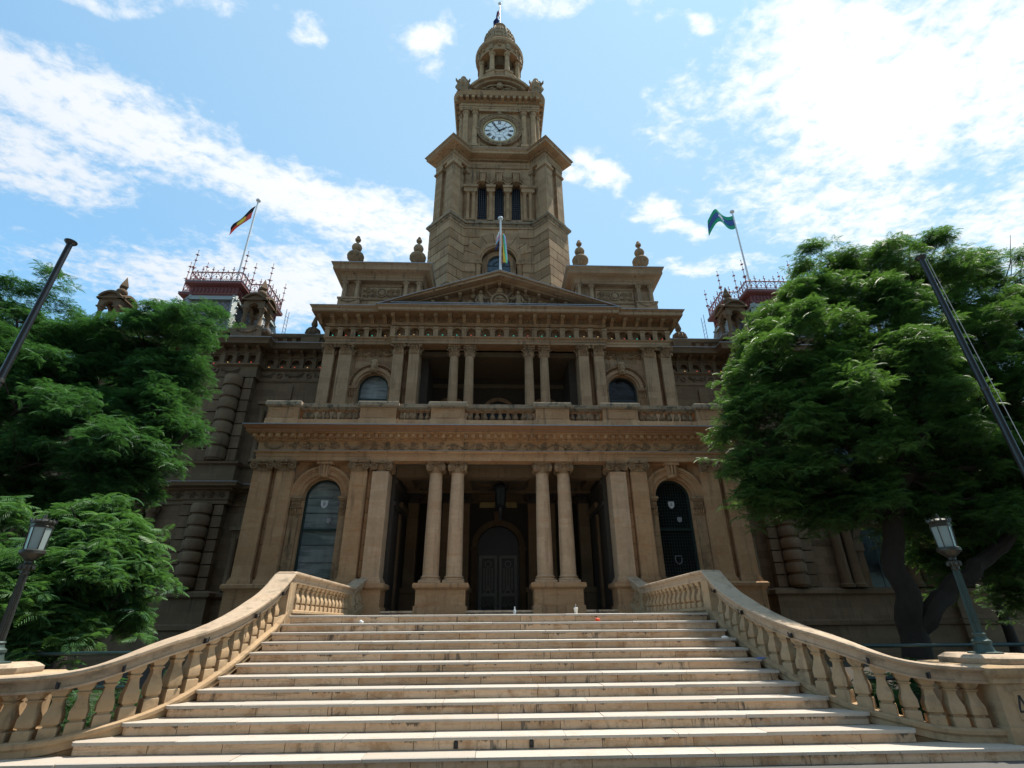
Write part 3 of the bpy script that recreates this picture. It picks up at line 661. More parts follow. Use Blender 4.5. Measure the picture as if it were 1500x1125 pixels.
# the porch hall behind the columns
b = MB(); b.box(-3.6, 3.6, 2.84, 9.0, -.2, 2.12); fl = T('porch_floor', b, 'marble')
for s in (-1, 1):
    b = MB(); b.box(*sorted((s*3.35, s*3.96)), 3.60, 8.2, 2.1, 6.44)
    for z in (2.1, 5.2, 5.9): b.box(*sorted((s*3.29, s*3.36)), 3.62, 8.2, z, z+.12)
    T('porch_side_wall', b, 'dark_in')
    b = MB(); cy = 5.6     # side doorway recess in the hall
    b.box(*sorted((s*3.27, s*3.349)), cy-.95, cy-.7, 2.12, 5.1); b.box(*sorted((s*3.27, s*3.349)), cy+.7, cy+.95, 2.12, 5.1); b.box(*sorted((s*3.24, s*3.349)), cy-1.0, cy+1.0, 5.32, 5.5)
    T('side_door_surround', b, 'inner')
b = MB(); b.box(-3.6, 3.6, 3.5, 8.2, 6.43, 6.55); ce = T('porch_ceiling', b, 'ceil')
b = MB()
for y in (3.62, 5.75, 7.6): b.box(-3.5, 3.5, y, y+.42, 6.10, 6.428)
for x in (-3.3, -2.0, -1.32, 1.0, 1.68, 2.98): b.box(x, x+.32, 4.041, 7.8, 6.16, 6.427)
part('ceiling_beam', b, 'inner', ce)
b = MB()
for x0, x1 in ((-2.9, -2.1), (-.95, -.05), (.05, .95), (2.1, 2.9)):
    swag(b, x0, x1, 5.74, 6.36, .14, .03)
    for q in range(3): rinceau(b, x0, x1, 5.74-.0, 6.20, .12, q)
part('ceiling_carving', b, 'ceil', ce)
pc = corinth(.19, .36, True, .25).mesh('inner pilaster capital', 'dark_in')
for x in (-3.1, -1.85, -1.25, 1.25, 1.85, 3.1):
    b = MB(); b.box(x-.19, x+.19, 6.02, 6.34, 2.9, 5.76); b.box(x-.26, x+.26, 5.96, 6.40, 2.12, 2.74); b.box(x-.31, x+.31, 5.91, 6.45, 2.74, 2.9)
    o = T('inner_pilaster', b, 'inner'); part('capital', pc, None, o, (x, 6.02, 5.76))
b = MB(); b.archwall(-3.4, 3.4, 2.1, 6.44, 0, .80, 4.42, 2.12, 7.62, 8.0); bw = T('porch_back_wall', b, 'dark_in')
b = MB(); b.ring(0, 4.42, .81, 1.02, 7.55, 7.63); b.box(-1.02, -.81, 7.55, 7.619, 2.12, 4.42); b.box(.81, 1.02, 7.55, 7.619, 2.12, 4.42); b.box(-1.06, -.78, 7.50, 7.618, 4.30, 4.42); b.box(.78, 1.06, 7.50, 7.618, 4.30, 4.42)
b.prism([(-.13, 5.2), (.13, 5.2), (.18, 5.75), (-.18, 5.75)], 'y', 7.42, 7.6); T('door_surround', b, 'inner')
# the double door
b = MB(); b.box(-.80, .80, 7.78, 7.86, 4.16, 4.32); b.box(-.80, -.74, 7.76, 7.86, 2.12, 4.158); b.box(.74, .80, 7.76, 7.86, 2.12, 4.158); b.archface(0, .80, 4.42, 4.32, 7.80, .04)
dr = T('main_door', b, 'door')
for s in (-1, 1):
    b = MB(); x0, x1 = sorted((s*.02, s*.73))
    b.box(x0, x1, 7.82, 7.88, 2.14, 4.15); lf = part('door_leaf', b, 'door', dr); b = MB()
    for xa, xb in ((x0, x0+.11), (x1-.11, x1)): b.box(xa, xb, 7.79, 7.821, 2.14, 4.15)
    for z in (2.14, 2.70, 4.04): b.box(x0+.11, x1-.11, 7.79, 7.8205, z, z+.11)
    part('door_stile', b, 'door_frame', lf)
    cx = (x0+x1)/2; b = MB()
    b.ring(cx, 3.84, .09, .13, 7.785, 7.82, 0, 2*PI, 18)
    for k in range(11):
        for q in range(4): b.obox((cx-.15+q*.1, 7.805, 2.95+k*.072), .03, .008, .03, 0)
    b.ring(cx, 3.35, .05, .075, 7.78, 7.82, 0, 2*PI, 14); b.ring(cx, 2.81, .09, .14, 7.785, 7.82, 0, PI, 14); b.box(cx-.05, cx+.05, 7.78, 7.82, 2.95, 3.05)
    b.spiral((cx-.12, 7.80, 2.40), .09, 1.5, .016, 1); b.spiral((cx+.12, 7.80, 2.40), .09, 1.5, .016, -1); b.ring(cx, 2.38, .05, .08, 7.785, 7.82, 0, PI, 12)
    part('door_grille', b, 'door_frame', lf)
b = MB(); b.box(-.74, .74, 7.60, 7.625, 5.93, 6.18); b.box(-.70, .70, 7.595, 7.601, 5.97, 6.14)
sg = T('door_plaque', b, 'gilt')
# ---- balcony balustrade -------------------------------------------------------
bal_mesh = baluster(.42, .095, 10).mesh('balcony baluster', 'grey')
BZ0, BZ1 = 7.80, 8.20
b = MB(); b.box(-7.5, 7.5, 2.88, 3.30, 7.502, 7.80)
for s in (-1, 1): b.box(*sorted((s*7.08, s*7.5)), 3.301, 6.4, 7.502, 7.80)
bb = T('balcony_balustrade', b, 'warm')
PED = [(-7.54, -6.53), (-4.58, -3.38), (-2.29, -1.15), (1.15, 2.29), (3.38, 4.58), (6.53, 7.54)]
for x0, x1 in PED:
    b = MB(); b.box(x0-.03, x1+.03, 2.82, 3.34, 7.503, 7.82, .02); b.box(x0+.02, x1-.02, 2.86, 3.30, 7.82, 8.22)
    cx, hw = (x0+x1)/2, (x1-x0)/2-.13; c = .07
    pts = [(cx-hw+c, 7.88), (cx+hw-c, 7.88), (cx+hw, 7.88+c), (cx+hw, 8.16-c), (cx+hw-c, 8.16), (cx-hw+c, 8.16), (cx-hw, 8.16-c), (cx-hw, 7.88+c)]
    b.tube([(u, 2.858, v) for u, v in pts+pts[:1]], .016, 5)
    o = part('pedestal', b, 'warm', bb)
    b = MB(); b.sweep([(0, 8.22), (.03, 8.23), (.07, 8.27), (.07, 8.36), (.04, 8.42), (-.22, 8.425)], [(x0, 3.32), (x0, 2.84), (x1, 2.84), (x1, 3.32)], True); b.box(x0, x1, 2.845, 3.315, 8.215, 8.40)
    part('coping', b, 'lichen', o)
for i in range(5):
    x0, x1 = PED[i][1], PED[i+1][0]
    b = MB(); b.box(x0, x1, 2.95, 3.24, 8.20, 8.24); b.box(x0+.01, x1-.01, 2.90, 3.28, 8.24, 8.34, .0); b.box(x0+.01, x1-.01, 2.93, 3.25, 8.34, 8.38)
    part('coping', b, 'lichen', bb)
    n = 8 if i in (0, 4) else (5 if i in (1, 3) else 9)
    for k in range(n): part('baluster', bal_mesh, None, bb, (x0+(k+.5)*(x1-x0)/n, 3.09, 7.79))
for s in (-1, 1):
    b = MB(); b.box(*sorted((s*7.12, s*7.46)), 3.36, 6.4, 8.20, 8.36); part('coping', b, 'lichen', bb)
    for k in range(10): part('baluster', bal_mesh, None, bb, (s*7.29, 3.55+k*.29, 7.79))
# ================================================================== upper storey
YU, YUW = 6.60, 6.95
CZ0, CZ1 = 12.20, 12.68
capA = corinth(.215, .48, True, .34).mesh('corinthian pilaster capital', 'carved'); capB = corinth(.265, .48, True, .34).mesh('broad corinthian pilaster capital', 'carved'); capC = corinth(.185, .48).mesh('corinthian column capital', 'carved')
for s in (-1, 1):
    for x, hw, cp in ((7.24, .225, capA), (6.54, .27, capB), (4.28, .215, capA), (3.62, .215, capA)):
        pilaster(s*x, hw, 8.0, CZ0, CZ1, cp, 'grey', YU - (.0 if x > 5 else .12), d=.36+(.0 if x > 5 else .12))
    # flank wall, arched window, garland panel
    b = MB(); x0, x1 = sorted((s*3.42, s*7.45)); cx = s*5.30; hw = .63; zs = 10.84
    b.archwall(x0, x1, 7.48, 12.70, cx, hw, zs, 8.6, YUW, 7.45)
    b.box(*sorted((s*7.10, s*7.45)), 7.451, 12, 7.48, 12.70)
    w = T('upper_wall', b, 'grey_wall')
    b = MB(); b.ring(cx, zs, hw, hw+.10, YUW-.04, YUW+.05, n=24); b.ring(cx, zs, hw+.10, hw+.25, YUW-.10, YUW+.05, n=24); b.ring(cx, zs, hw+.36, hw+.42, YUW-.12, YUW+.05, n=24)
    b.box(cx-hw-.42, cx-hw-.02, YUW-.12, YUW+.05, zs-.12, zs-.001); b.box(cx+hw+.02, cx+hw+.42, YUW-.12, YUW+.05, zs-.12, zs-.001)
    ar = T('archivolt', b, 'grey')
    b = MB()
    for k in range(25): a = PI*k/24; b.blob((cx+(hw+.31)*math.cos(a), YUW-.05, zs+(hw+.31)*math.sin(a)), (.035, .05, .035), 6, 4)
    part('bead_row', b, 'carved', ar)
    for q in (-1, 1):
        b = MB(); xa, xb = sorted((cx+q*(hw+.04), cx+q*(hw+.34))); b.box(xa, xb, YUW-.08, YUW+.05, 8.0, zs-.5)
        for k in range(3): leaf_strip(b, .09, .2, YUW-.08, .06, xa+.05+k*.1, zs-.45); b.box(xa+.02+k*.1, xa+.07+k*.1, YUW-.085, YUW, zs-.2, zs-.12)
        b.box(xa, xb, YUW-.06, YUW+.05, zs-.5, zs-.12); T('impost_pilaster', b, 'carved')
    b = MB(); b.prism([(cx-.12, zs+hw-.02), (cx+.12, zs+hw-.02), (cx+.17, zs+hw+.5), (cx-.17, zs+hw+.5)], 'y', YUW-.22, YUW)
    b.blob((cx, YUW-.24, zs+hw+.25), (.12, .12, .17), 8, 6); b.blob((cx, YUW-.2, zs+hw+.45), (.17, .1, .12), 8, 5); b.blob((cx, YUW-.26, zs+hw+.08), (.09, .09, .08), 7, 5)
    T('keystone', b, 'carved')
    b = MB(); rinceau(b, cx-.95, cx-.15, YUW, 12.42, .30, 3); rinceau(b, cx+.15, cx+.95, YUW, 12.42, .30, 4); rinceau(b, cx-.98, cx+.98, YUW, 12.50, .2, 5); rinceau(b, cx-.98, cx+.98, YUW, 12.33, .2, 6)
    for q in (-1, 1): swag(b, cx+q*.5-.3, cx+q*.5+.3, YUW, 12.5, .15, .04)
    T('garland_panel', b, 'carved')
    yg = 7.22; b = MB(); b.ring(cx, zs, hw-.07, hw, yg-.05, yg+.05); b.box(cx-hw, cx-hw+.07, yg-.05, yg+.05, 8.6, zs); b.box(cx+hw-.07, cx+hw, yg-.05, yg+.05, 8.6, zs); b.box(cx-hw+.07, cx+hw-.07, yg-.05, yg+.05, 8.6, 8.7)
    win = T('upper_window', b, 'frame'); b = MB(); b.archface(cx, hw-.05, zs, 8.65, yg, .012); part('pane', b, 'pane' if s < 0 else 'glass_dark', win)
    b = MB(); b.box(cx-hw+.06, cx+hw-.06, yg-.03, yg+.02, 10.35, 10.40)
    part('glazing_bar', b, 'frame', win)
    if s < 0:
        b = MB(); pts = [(-.58+1.16*i/34, .03*math.sin(i*1.7)) for i in range(35)]
        b.add([(cx+x, yg+.2+y, 8.6) for x, y in pts]+[(cx+x, yg+.2+y, 11.4) for x, y in pts], [(i, i+1, i+36, i+35) for i in range(34)]); part('curtain', b, 'curtain', win)
# the open loggia: round columns, back wall, ceiling
cs = MB(); H = CZ0-8.0; rb, rt_ = .215, .178
cs.box(-.28, .28, -.28, .28, 0, .07); cs.lathe([(.27, .07), (.285, .10), (.24, .13), (.26, .17), (.225, .2)]+[(rb-(rb-rt_)*(q/8)**1.6, .22+(H-.22)*q/8) for q in range(9)], 26)
csm = cs.mesh('upper round column', 'grey')
for x in (-1.94, -1.28, 1.28, 1.94):
    o = T('loggia_column', csm, None, at=(x, 6.78, 8.0)); part('capital', capC, None, o, (0, 0, H))
b = MB(); b.box(-3.42, 3.42, 9.4, 9.8, 7.48, 12.7); b.box(-3.43, -3.1, 7.46, 9.399, 7.48, 12.7); b.box(3.1, 3.43, 7.46, 9.399, 7.48, 12.7)
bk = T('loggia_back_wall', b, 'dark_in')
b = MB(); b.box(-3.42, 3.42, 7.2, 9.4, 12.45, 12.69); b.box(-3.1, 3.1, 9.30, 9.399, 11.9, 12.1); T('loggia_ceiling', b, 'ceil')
for cx in (-2.2, 0, 2.2):
    b = MB(); b.ring(cx, 10.6, .62, .80, 9.28, 9.41); b.box(cx-.8, cx-.62, 9.28, 9.399, 8.0, 10.6); b.box(cx+.62, cx+.8, 9.28, 9.399, 8.0, 10.6); w = T('loggia_window', b, 'grey'); b = MB(); b.archface(cx, .63, 10.6, 8.0, 9.36, .02); part('pane', b, 'glass_dark', w)
# entablature with the niche frieze, brackets and cornice; the middle breaks forward
EU = [(-7.47, 13), (-7.47, YU-.02), (-4.62, YU-.02), (-4.62, YU-.16), (4.62, YU-.16), (4.62, YU-.02), (7.47, YU-.02), (7.47, 13)]
b = MB(); b.sweep([(-.6, 12.68), (0, 12.68), (0, 12.80), (.02, 12.81), (.02, 12.92), (.06, 12.94), (.09, 12.97), (.09, 13.0), (-.6, 13.003)], EU); T('upper_architrave', b, 'grey')
b = MB(); b.sweep([(-.9, 13.0), (-.26, 13.0), (-.26, 13.56), (-.9, 13.56)], EU); fz = T('niche_frieze', b, 'grey')
NP = .613
def nich(b, cx, y, w=NP, ang=False):
    b.archwall(cx-w/2+.10, cx+w/2-.10, 13.02, 13.545, cx, .195, 13.30, 13.0201, y+.06, y+.25, 10)
    b.ring(cx, 13.28, .105, .135, y+.21, y+.255, n=10); b.box(cx-.135, cx-.105, y+.21, y+.255, 13.04, 13.28); b.box(cx+.105, cx+.135, y+.21, y+.255, 13.04, 13.28)
def npier(b, cx, y):
    b.box(cx-.10, cx+.10, y-.02, y+.24, 13.003, 13.50); b.box(cx-.115, cx+.115, y-.04, y+.2, 13.40, 13.50)
GL = {}
for k in ('red', 'green', 'amber'):
    g = MB(); g.blob((0, 0, .045), (.026, .026, .03), 8, 6); GL[k] = g.mesh('coloured lamp bulb '+k, 'glow_'+k)
gb = MB(); gb.lathe([(.045, 0), (.045, .02), (.035, .03)], 8); GLB = gb.mesh('niche lamp cup', 'black')
def nlamp(x, y, z, k, P_=None):
    o = T('niche_lamp', GLB, None, at=(x, y, z)); part('bulb', GL[k], None, o)
b = MB(); yc = YU-.16
for i in range(15): nich(b, (i-7)*NP, yc)
for i in range(16): npier(b, (i-7.5)*NP, yc)
seqs = 'amber amber green green green red green red green red green green green amber amber'.split()
for i, k in enumerate(seqs): nlamp((i-7)*NP, yc-.055, 13.006, k)
for s in (-1, 1):
    ys = YU-.02; st = .56
    for i in range(5): nich(b, s*(4.93+st*i), ys, st)
    for i in range(6): npier(b, s*(4.65+st*i), ys)
    for i, k in enumerate(('amber', 'red', 'green', 'red', 'red') if s > 0 else ('amber', 'green', 'green', 'red', 'green')): nlamp(s*(4.93+st*i), ys-.055, 13.006, k)
part('niche_row', b, 'grey', fz)
b = MB(); b.sweep([(-.9, 13.56), (.03, 13.56), (.03, 13.62), (.07, 13.64), (.07, 13.66), (-.9, 13.665)], EU); b.sweep([(-.9, 13.665), (-.02, 13.665), (-.02, 14.0), (-.9, 14.0)], EU)
co = T('main_cornice', b, 'grey')
b = MB(); b.sweep([(-.5, 13.965), (.56, 13.965), (.56, 13.99), (.58, 14.0), (.58, 14.13), (.62, 14.16), (.66, 14.22), (-.5, 14.225)], EU); part('corona', b, 'grey', co)
b = MB(); b.sweep([(-.5, 14.226), (.67, 14.226), (.675, 14.25), (-.5, 14.30)], EU); part('lead_flashing', b, 'lead', co)
def modil(b, cx, y, z1=13.962, sc=1.):
    w = .085*sc; b.box(cx-w, cx+w, y-.42*sc, y+.02, z1-.11*sc, z1); b.prism([(y+.02, z1-.30*sc), (y-.08*sc, z1-.28*sc), (y-.20*sc, z1-.16*sc), (y-.40*sc, z1-.105*sc), (y+.02, z1-.105*sc)], 'x', cx-w*.85, cx+w*.85)
    leaf_strip(b, .15*sc, .20*sc, y-.06*sc, .10*sc, cx, z1-.30*sc); b.tube([(cx-w, y-.36*sc, z1-.12*sc), (cx+w, y-.36*sc, z1-.12*sc)], .035*sc, 7)
b = MB()
for i in range(16): modil(b, (i-7.5)*NP, yc+.02)
for s in (-1, 1):
    for i in range(6): modil(b, s*(4.98+.56*i), YU)
    for i in range(10):
        c = MB(); modil(c, 0, 0); b.merge(c, Matrix.Translation((s*7.45, 6.75+i*.56, 0)) @ Matrix.Rotation(s*PI/2, 4, 'Z'))
part('bracket_row', b, 'carved', co)
b = MB()      # coffers with a flower between the brackets
for i in range(15): b.ring((i-7)*NP, 13.96-.13, .05, .09, yc-.03, yc+.03, 0, 2*PI, 10); b.blob(((i-7)*NP, yc-.03, 13.83), (.05, .03, .05), 6, 4)
part('rosette_row', b, 'carved', co)
# ---- pediment ----
b = MB(); b.prism([(-4.75, 14.24), (4.75, 14.24), (0, 15.98)], 'y', YU-.02, YU+.5); pd = T('pediment', b, 'grey')
sl_ = math.atan2(16.06-14.22, 5.12)
def rake(z, dz, x1=5.16):   # polygon of the sloping band
    t_ = math.tan(sl_)
    return [(-x1, z-x1*t_), (0, z), (x1, z-x1*t_), (x1, z-x1*t_+dz), (0, z+dz), (-x1, z-x1*t_+dz)]
b = MB()
for x1, z, dz, ya, yb in ((5.0, 15.78, .13, 6.22, 6.9), (5.2, 15.90, .15, 5.86, 6.9), (5.3, 16.051, .08, 5.80, 6.9)):
    p = rake(z, dz, x1)
    for h_ in (p[:2]+p[4:], p[1:5]):
        zc_ = [(u, max(v, 14.232)) for u, v in h_]
        b.prism(zc_, 'y', ya, yb)
part('raking_cornice', b, 'grey', pd)
b = MB(); p = rake(16.132, .022, 5.32)
for h_ in (p[:2]+p[4:], p[1:5]): b.prism(h_, 'y', 5.785, 6.9)
b.tube([(-4.7, 5.84, 14.36), (4.7, 5.84, 14.36)], .02, 6)
part('lead_flashing', b, 'lead', pd)
b = MB()
for s in (-1, 1):
    for i in range(1, 8):
        x = s*i*.59; z = 15.78-abs(x)*math.tan(sl_)
        c = MB(); modil(c, 0, 0, 0, .85); b.merge(c, Matrix.Translation((x, 6.56, z+.03)) @ Matrix.Shear('XZ', 4, (0, 0)))
c = MB(); modil(c, 0, 6.56, 15.74, .85); b.merge(c)
part('bracket_row', b, 'carved', pd)
b = MB(); y = 6.40; rnd = random.Random(11)      # arms, two figures and foliage
b.blob((0, y, 14.80), (.36, .13, .42), 14, 8); b.ring(0, 14.80, .33, .42, y-.16, y+.05, 0, 2*PI, 18)
b.box(-.22, .22, y-.17, y-.1, 14.78, 14.83); b.blob((0, y-.13, 14.62), (.16, .05, .12)); b.blob((0, y-.12, 14.98), (.2, .05, .1))
b.lathe([(.17, 0), (.20, .06), (.14, .12), (.18, .2), (.06, .28), (.05, .34)], 10, (0, y-.04, 15.22)); b.blob((0, y-.04, 15.60), .06)
for q in (-1, 1):
    x = q*.84
    b.tube([(x+q*.02, y-.05, 14.30), (x, y-.09, 14.55), (x, y-.06, 14.85), (x-q*.0, y-.05, 15.08), (x, y-.06, 15.16)], [.17, .15, .13, .16, .06], 10); b.blob((x, y-.09, 15.26), (.085, .09, .11), 10, 7); b.blob((x, y-.02, 15.30), (.10, .08, .10), 8, 5)
    b.tube([(x-q*.13, y-.06, 15.05), (x-q*.24, y-.13, 14.88), (x-q*.40, y-.12, 14.95)], [.06, .05, .04], 7); b.tube([(x+q*.13, y-.06, 15.05), (x+q*.22, y-.12, 14.80), (x+q*.12, y-.18, 14.62)], [.06, .05, .04], 7)
    for k in range(3): b.tube([(x+(k-1)*.08, y-.16, 14.75), (x+(k-1)*.10, y-.16, 14.30)], [.03, .045], 5)
    b.tube([(q*.44, y-.08, 14.5), (q*.62, y-.08, 15.2)], [.03, .015], 5); b.tube([(q*.36, y-.08, 15.05), (q*.56, y-.1, 15.3)], [.07, .02], 5)
    for i in range(72):
        xx = rnd.uniform(1.05, 4.1); top = 15.66-xx*math.tan(sl_)-.14
        if top < 14.28: continue
        zz = rnd.uniform(14.26, top); r = rnd.uniform(.05, .11)*(1.25-xx*.16)
        if rnd.random() < .45: b.spiral((q*xx, y-.02, zz), r*1.2, 1.4, r*.28, rnd.choice((-1, 1)), rnd.uniform(0, 6), 12)
        else: b.blob((q*xx, y, zz), (r*rnd.uniform(.6, 1.6), .09, r), 7, 5)
part('pediment_carving', b, 'carved', pd)
# core of the building so that no light leaks through
b = MB(); b.box(-7.10, 7.10, 9.85, 20, 0, 14.2); b.box(-7.05, 7.05, 7.3, 9.9, 14.001, 14.26); T('main_block', b, 'grey_wall')
# ---- attic blocks ----
urn_p = [(.10, 0), (.30, 0), (.30, .05), (.16, .09), (.13, .20), (.20, .26), (.38, .44), (.46, .58), (.47, .66), (.42, .76), (.26, .88), (.15, .93), (.14, .99), (.20, 1.02), (.27, 1.10), (.29, 1.20), (.24, 1.31), (.10, 1.38), (.065, 1.52), (.07, 1.57), (.15, 1.60), (.17, 1.68), (.13, 1.75), (.05, 1.79), (.10, 1.83), (.05, 1.90)]
um = MB(); um.lathe(urn_p, 20)
for k in range(12): a = k*PI/6; um.tube([(.21*math.cos(a), .21*math.sin(a), .27), (.385*math.cos(a), .385*math.sin(a), .44), (.465*math.cos(a), .465*math.sin(a), .58)], .016, 4)
um = um.mesh('carved urn finial', 'carved')
for s in (-1, 1):
    x0, x1 = sorted((s*3.62, s*7.35)); yf = 7.15
    b = MB(); b.box(x0+.05, x1-.05, yf+.12, 10.0, 14.2, 16.42)
    b.box(x0, x1, yf-.02, 10.02, 14.201, 14.95); b.box(x0-.05, x1+.05, yf-.07, 10.07, 14.95, 15.06); at = T('attic_block', b, 'grey_wall')
    for xc in (x0+.45, x1-.45):
        b = MB(); b.box(xc-.48, xc+.48, yf-.16, yf+.4, 14.95, 15.36); b.box(xc-.52, xc+.52, yf-.20, yf+.4, 15.30, 15.37); o = part('attic_plinth', b, 'grey', at)
        b = MB(); swag(b, xc-.3, xc+.3, yf-.16, 15.24, .1, .035); b.blob((xc, yf-.17, 15.13), (.1, .04, .06)); part('carving', b, 'carved', o)
        for q in (-1, 1):
            b = MB(); b.lathe([(.13, 0), (.14, .03), (.11, .06), (.105, .09), (.092, .80), (.10, .82), (.135, .90), (.14, .95)], 14, (xc+q*.29, yf-.02, 15.37)); b.box(xc+q*.29-.145, xc+q*.29+.145, yf-.165, yf+.125, 16.32, 16.36)
            for k in range(6): c = MB(); leaf_strip(c, .09, .12, -.095, .045); b.merge(c, Matrix.Translation((xc+q*.29, yf-.02, 16.19)) @ Matrix.Rotation(k*PI/3, 4, 'Z'))
            part('colonnette', b, 'grey', at)
    cx = (x0+x1)/2; b = MB()
    b.tube([(cx-.92, yf+.10, 15.42), (cx+.92, yf+.10, 15.42), (cx+.92, yf+.10, 16.18), (cx-.92, yf+.10, 16.18), (cx-.92, yf+.10, 15.42)], .05, 6)
    part('panel_frame', b, 'grey', at)
    b = MB(); b.ring(cx, 15.80, .20, .25, yf+.05, yf+.13, 0, 2*PI, 16); b.blob((cx, yf+.07, 15.80), (.15, .07, .18), 8, 6)
    for q in (-1, 1):
        rinceau(b, *sorted((cx+q*.26, cx+q*.84)), yf+.11, 15.93, .26, 20); rinceau(b, *sorted((cx+q*.26, cx+q*.84)), yf+.11, 15.66, .26, 21)
    part('relief_panel', b, 'carved', at)
    ring = [(x0, 10.0), (x0, yf-.08), (x1, yf-.08), (x1, 10.0)]
    b = MB(); b.sweep([(-.3, 16.36), (.04, 16.36), (.04, 16.50), (.06, 16.51), (.06, 16.62), (.10, 16.66), (.16, 16.70), (.36, 16.74), (.38, 16.76), (.38, 16.94), (.42, 17.0), (.46, 17.06), (-1.5, 17.065)], ring, True); part('attic_cornice', b, 'grey', at)
    b = MB(); b.sweep([(-1.5, 17.066), (.47, 17.066), (.475, 17.10), (-1.5, 17.105)], ring, True); part('lead_flashing', b, 'lead', at)
    b = MB(); b.box(x0-.05, x1+.05, yf-.10, 9.9, 17.10, 17.32); part('blocking_course', b, 'lichen' if s > 0 else 'red_band', at)
    for xc in (s*3.98, s*6.98): part('urn_finial', um, None, at, (xc, yf+.18, 17.32)).scale = (.86, .86, 1)
# ================================================================== clock tower
TF, TX, D1 = 9.0, 2.72, 1.28       # front ridge, ridge x, half diagonal of the corner piers
TCY = TF+D1+TX
def diamond(b, d, z0, z1, cx, cy): b.prism([(cx, cy-d), (cx+d, cy), (cx, cy+d), (cx-d, cy)], 'z', z0, z1)
def corners(): return [(sx*TX, TCY+sy*TX) for sx in (-1, 1) for sy in (-1, 1)]
tw = MB(); z = 14.2
tw.box(-2.5, 2.5, TF+1.5, TCY+2.9, 13.0, 22.2); tw.box(-2.5, -1.12, TF+1.05, TF+1.5, 13.0, 22.2); tw.box(1.12, 2.5, TF+1.05, TF+1.5, 13.0, 22.2); to = T('clock_tower', tw, 'tower')
zs_t, hw_t = 19.78, .64
ch = .605
for cx, cy in corners():
    b = MB(); z = 14.2; k = 0
    while z < 22.15:
        z1 = min(z+ch-.045, 22.2)
        if cy > TCY: diamond(b, D1, z, z1, cx, cy)
        else:          # two front faces in stones of uneven length
            off = (.35 if k % 2 else .62)
            diamond(b, D1-.10, z, z1+.045, cx, cy)
            for sgn in (-1, 1):
                for a, e in ((0, off), (off+.012, 1.0)):
                    p0 = Vector((cx, cy-D1)); p1 = Vector((cx+sgn*D1, cy)); i0 = Vector((cx, cy-D1+.3)); i1 = Vector((cx+sgn*(D1-.3), cy))
                    b.prism([tuple(v) for v in (p0.lerp(p1, a), p0.lerp(p1, e), i0.lerp(i1, e), i0.lerp(i1, a))], 'z', z, z1)
        z += ch; k += 1
    part('corner_pier', b, 'tower', to)
b = MB(); z = 14.2; k = 0; yw = TF+.78; rnd = random.Random(3)
b.archwall(-2.2, 2.2, 14.0, 22.2, 0, hw_t+.45, zs_t, 14.0, yw+.04, yw+.5, 24)
while z < 22.15:
    z1 = min(z+ch-.045, 22.2)
    for s in (-1, 1):
        xo = 2.1; 
        dz_ = max(z, zs_t)-zs_t
        rr = 1.30
        xi = rr if z < zs_t else (math.sqrt(max(0, (2.0)**2-(z-zs_t)**2)) if z-zs_t < 2.0 else 0.01)
        if xi < xo:
            m = xi+(xo-xi)*(.45 if k % 2 else .7); b.box(*sorted((s*xi, s*(m-.006))), yw-.02, yw+.1, z, z1); b.box(*sorted((s*(m+.006), s*xo)), yw-.02, yw+.1, z, z1)
    z += ch; k += 1
for i in range(9):     # fanned arch stones
    a0 = PI*i/9+.012; a1 = PI*(i+1)/9-.012; b.ring(0, zs_t, 1.30, 1.985, yw-.028, yw+.1, a0, a1, 4)
part('rusticated_wall', b, 'tower', to)
b = MB(); b.ring(0, zs_t, hw_t+.42, hw_t+.66, yw-.10, yw+.1, n=28); b.ring(0, zs_t, hw_t+.32, hw_t+.42, yw-.05, yw+.1, n=28); b.ring(0, zs_t, hw_t, hw_t+.30, yw+.28, yw+.45, n=28)
for s in (-1, 1):
    b.box(*sorted((s*(hw_t+.30), s*(hw_t+.72))), yw-.08, yw+.1, zs_t-.22, zs_t-.001); b.lathe([(.16, 0), (.14, 2.6), (.19, 2.75)], 14, (s*(hw_t+.5), yw+.1, zs_t-3.0)); b.box(*sorted((s*hw_t, s*(hw_t+.30))), yw+.28, yw+.45, 15, zs_t)
part('archivolt', b, 'tower', to)
b = MB(); b.archface(0, hw_t, zs_t, 15.5, yw+.40, .02); w = part('tower_window', b, 'glass', to)
b = MB(); b.ring(0, zs_t, hw_t-.07, hw_t+.001, yw+.34, yw+.42, n=24); b.ring(0, zs_t, .28, .32, yw+.36, yw+.41, n=18)
for x in (-.60, -.3, .0, .3, .56): b.box(x-.018, x+.018, yw+.36, yw+.41, 15.5, zs_t+(.62 if abs(x) < .1 else .3 if abs(x) < .4 else .05))
for z in (18.9, 19.4, 19.78): b.box(-.62, .62, yw+.365, yw+.405, z-.018, z+.018)
part('glazing_bar', b, 'frame', w)
# ledge
def stage(prof, z, d, half, ycore, mat, name, par, dx=0.003):
    """moulding round the core wall and the four diagonal piers"""
    b = MB(); ycb = 2*TCY-ycore
    b.sweep([(o, zz) for o, zz in prof], [(-half, ycb), (-half, ycore), (half, ycore), (half, ycb)], True)
    for cx, cy in corners():
        pr = [(o, zz+dx) for o, zz in prof]
        b.sweep(pr, [(cx-d, cy), (cx, cy-d), (cx+d, cy), (cx, cy+d)], True)
    return part(name, b, mat, par)
LP = [(-.9, 22.2), (.02, 22.2), (.06, 22.25), (.06, 22.32), (.14, 22.36), (.16, 22.50), (.10, 22.56), (-.05, 22.70), (-.9, 22.72)]
stage(LP, 0, D1, 2.3, yw, 'lichen', 'tower_ledge', to)
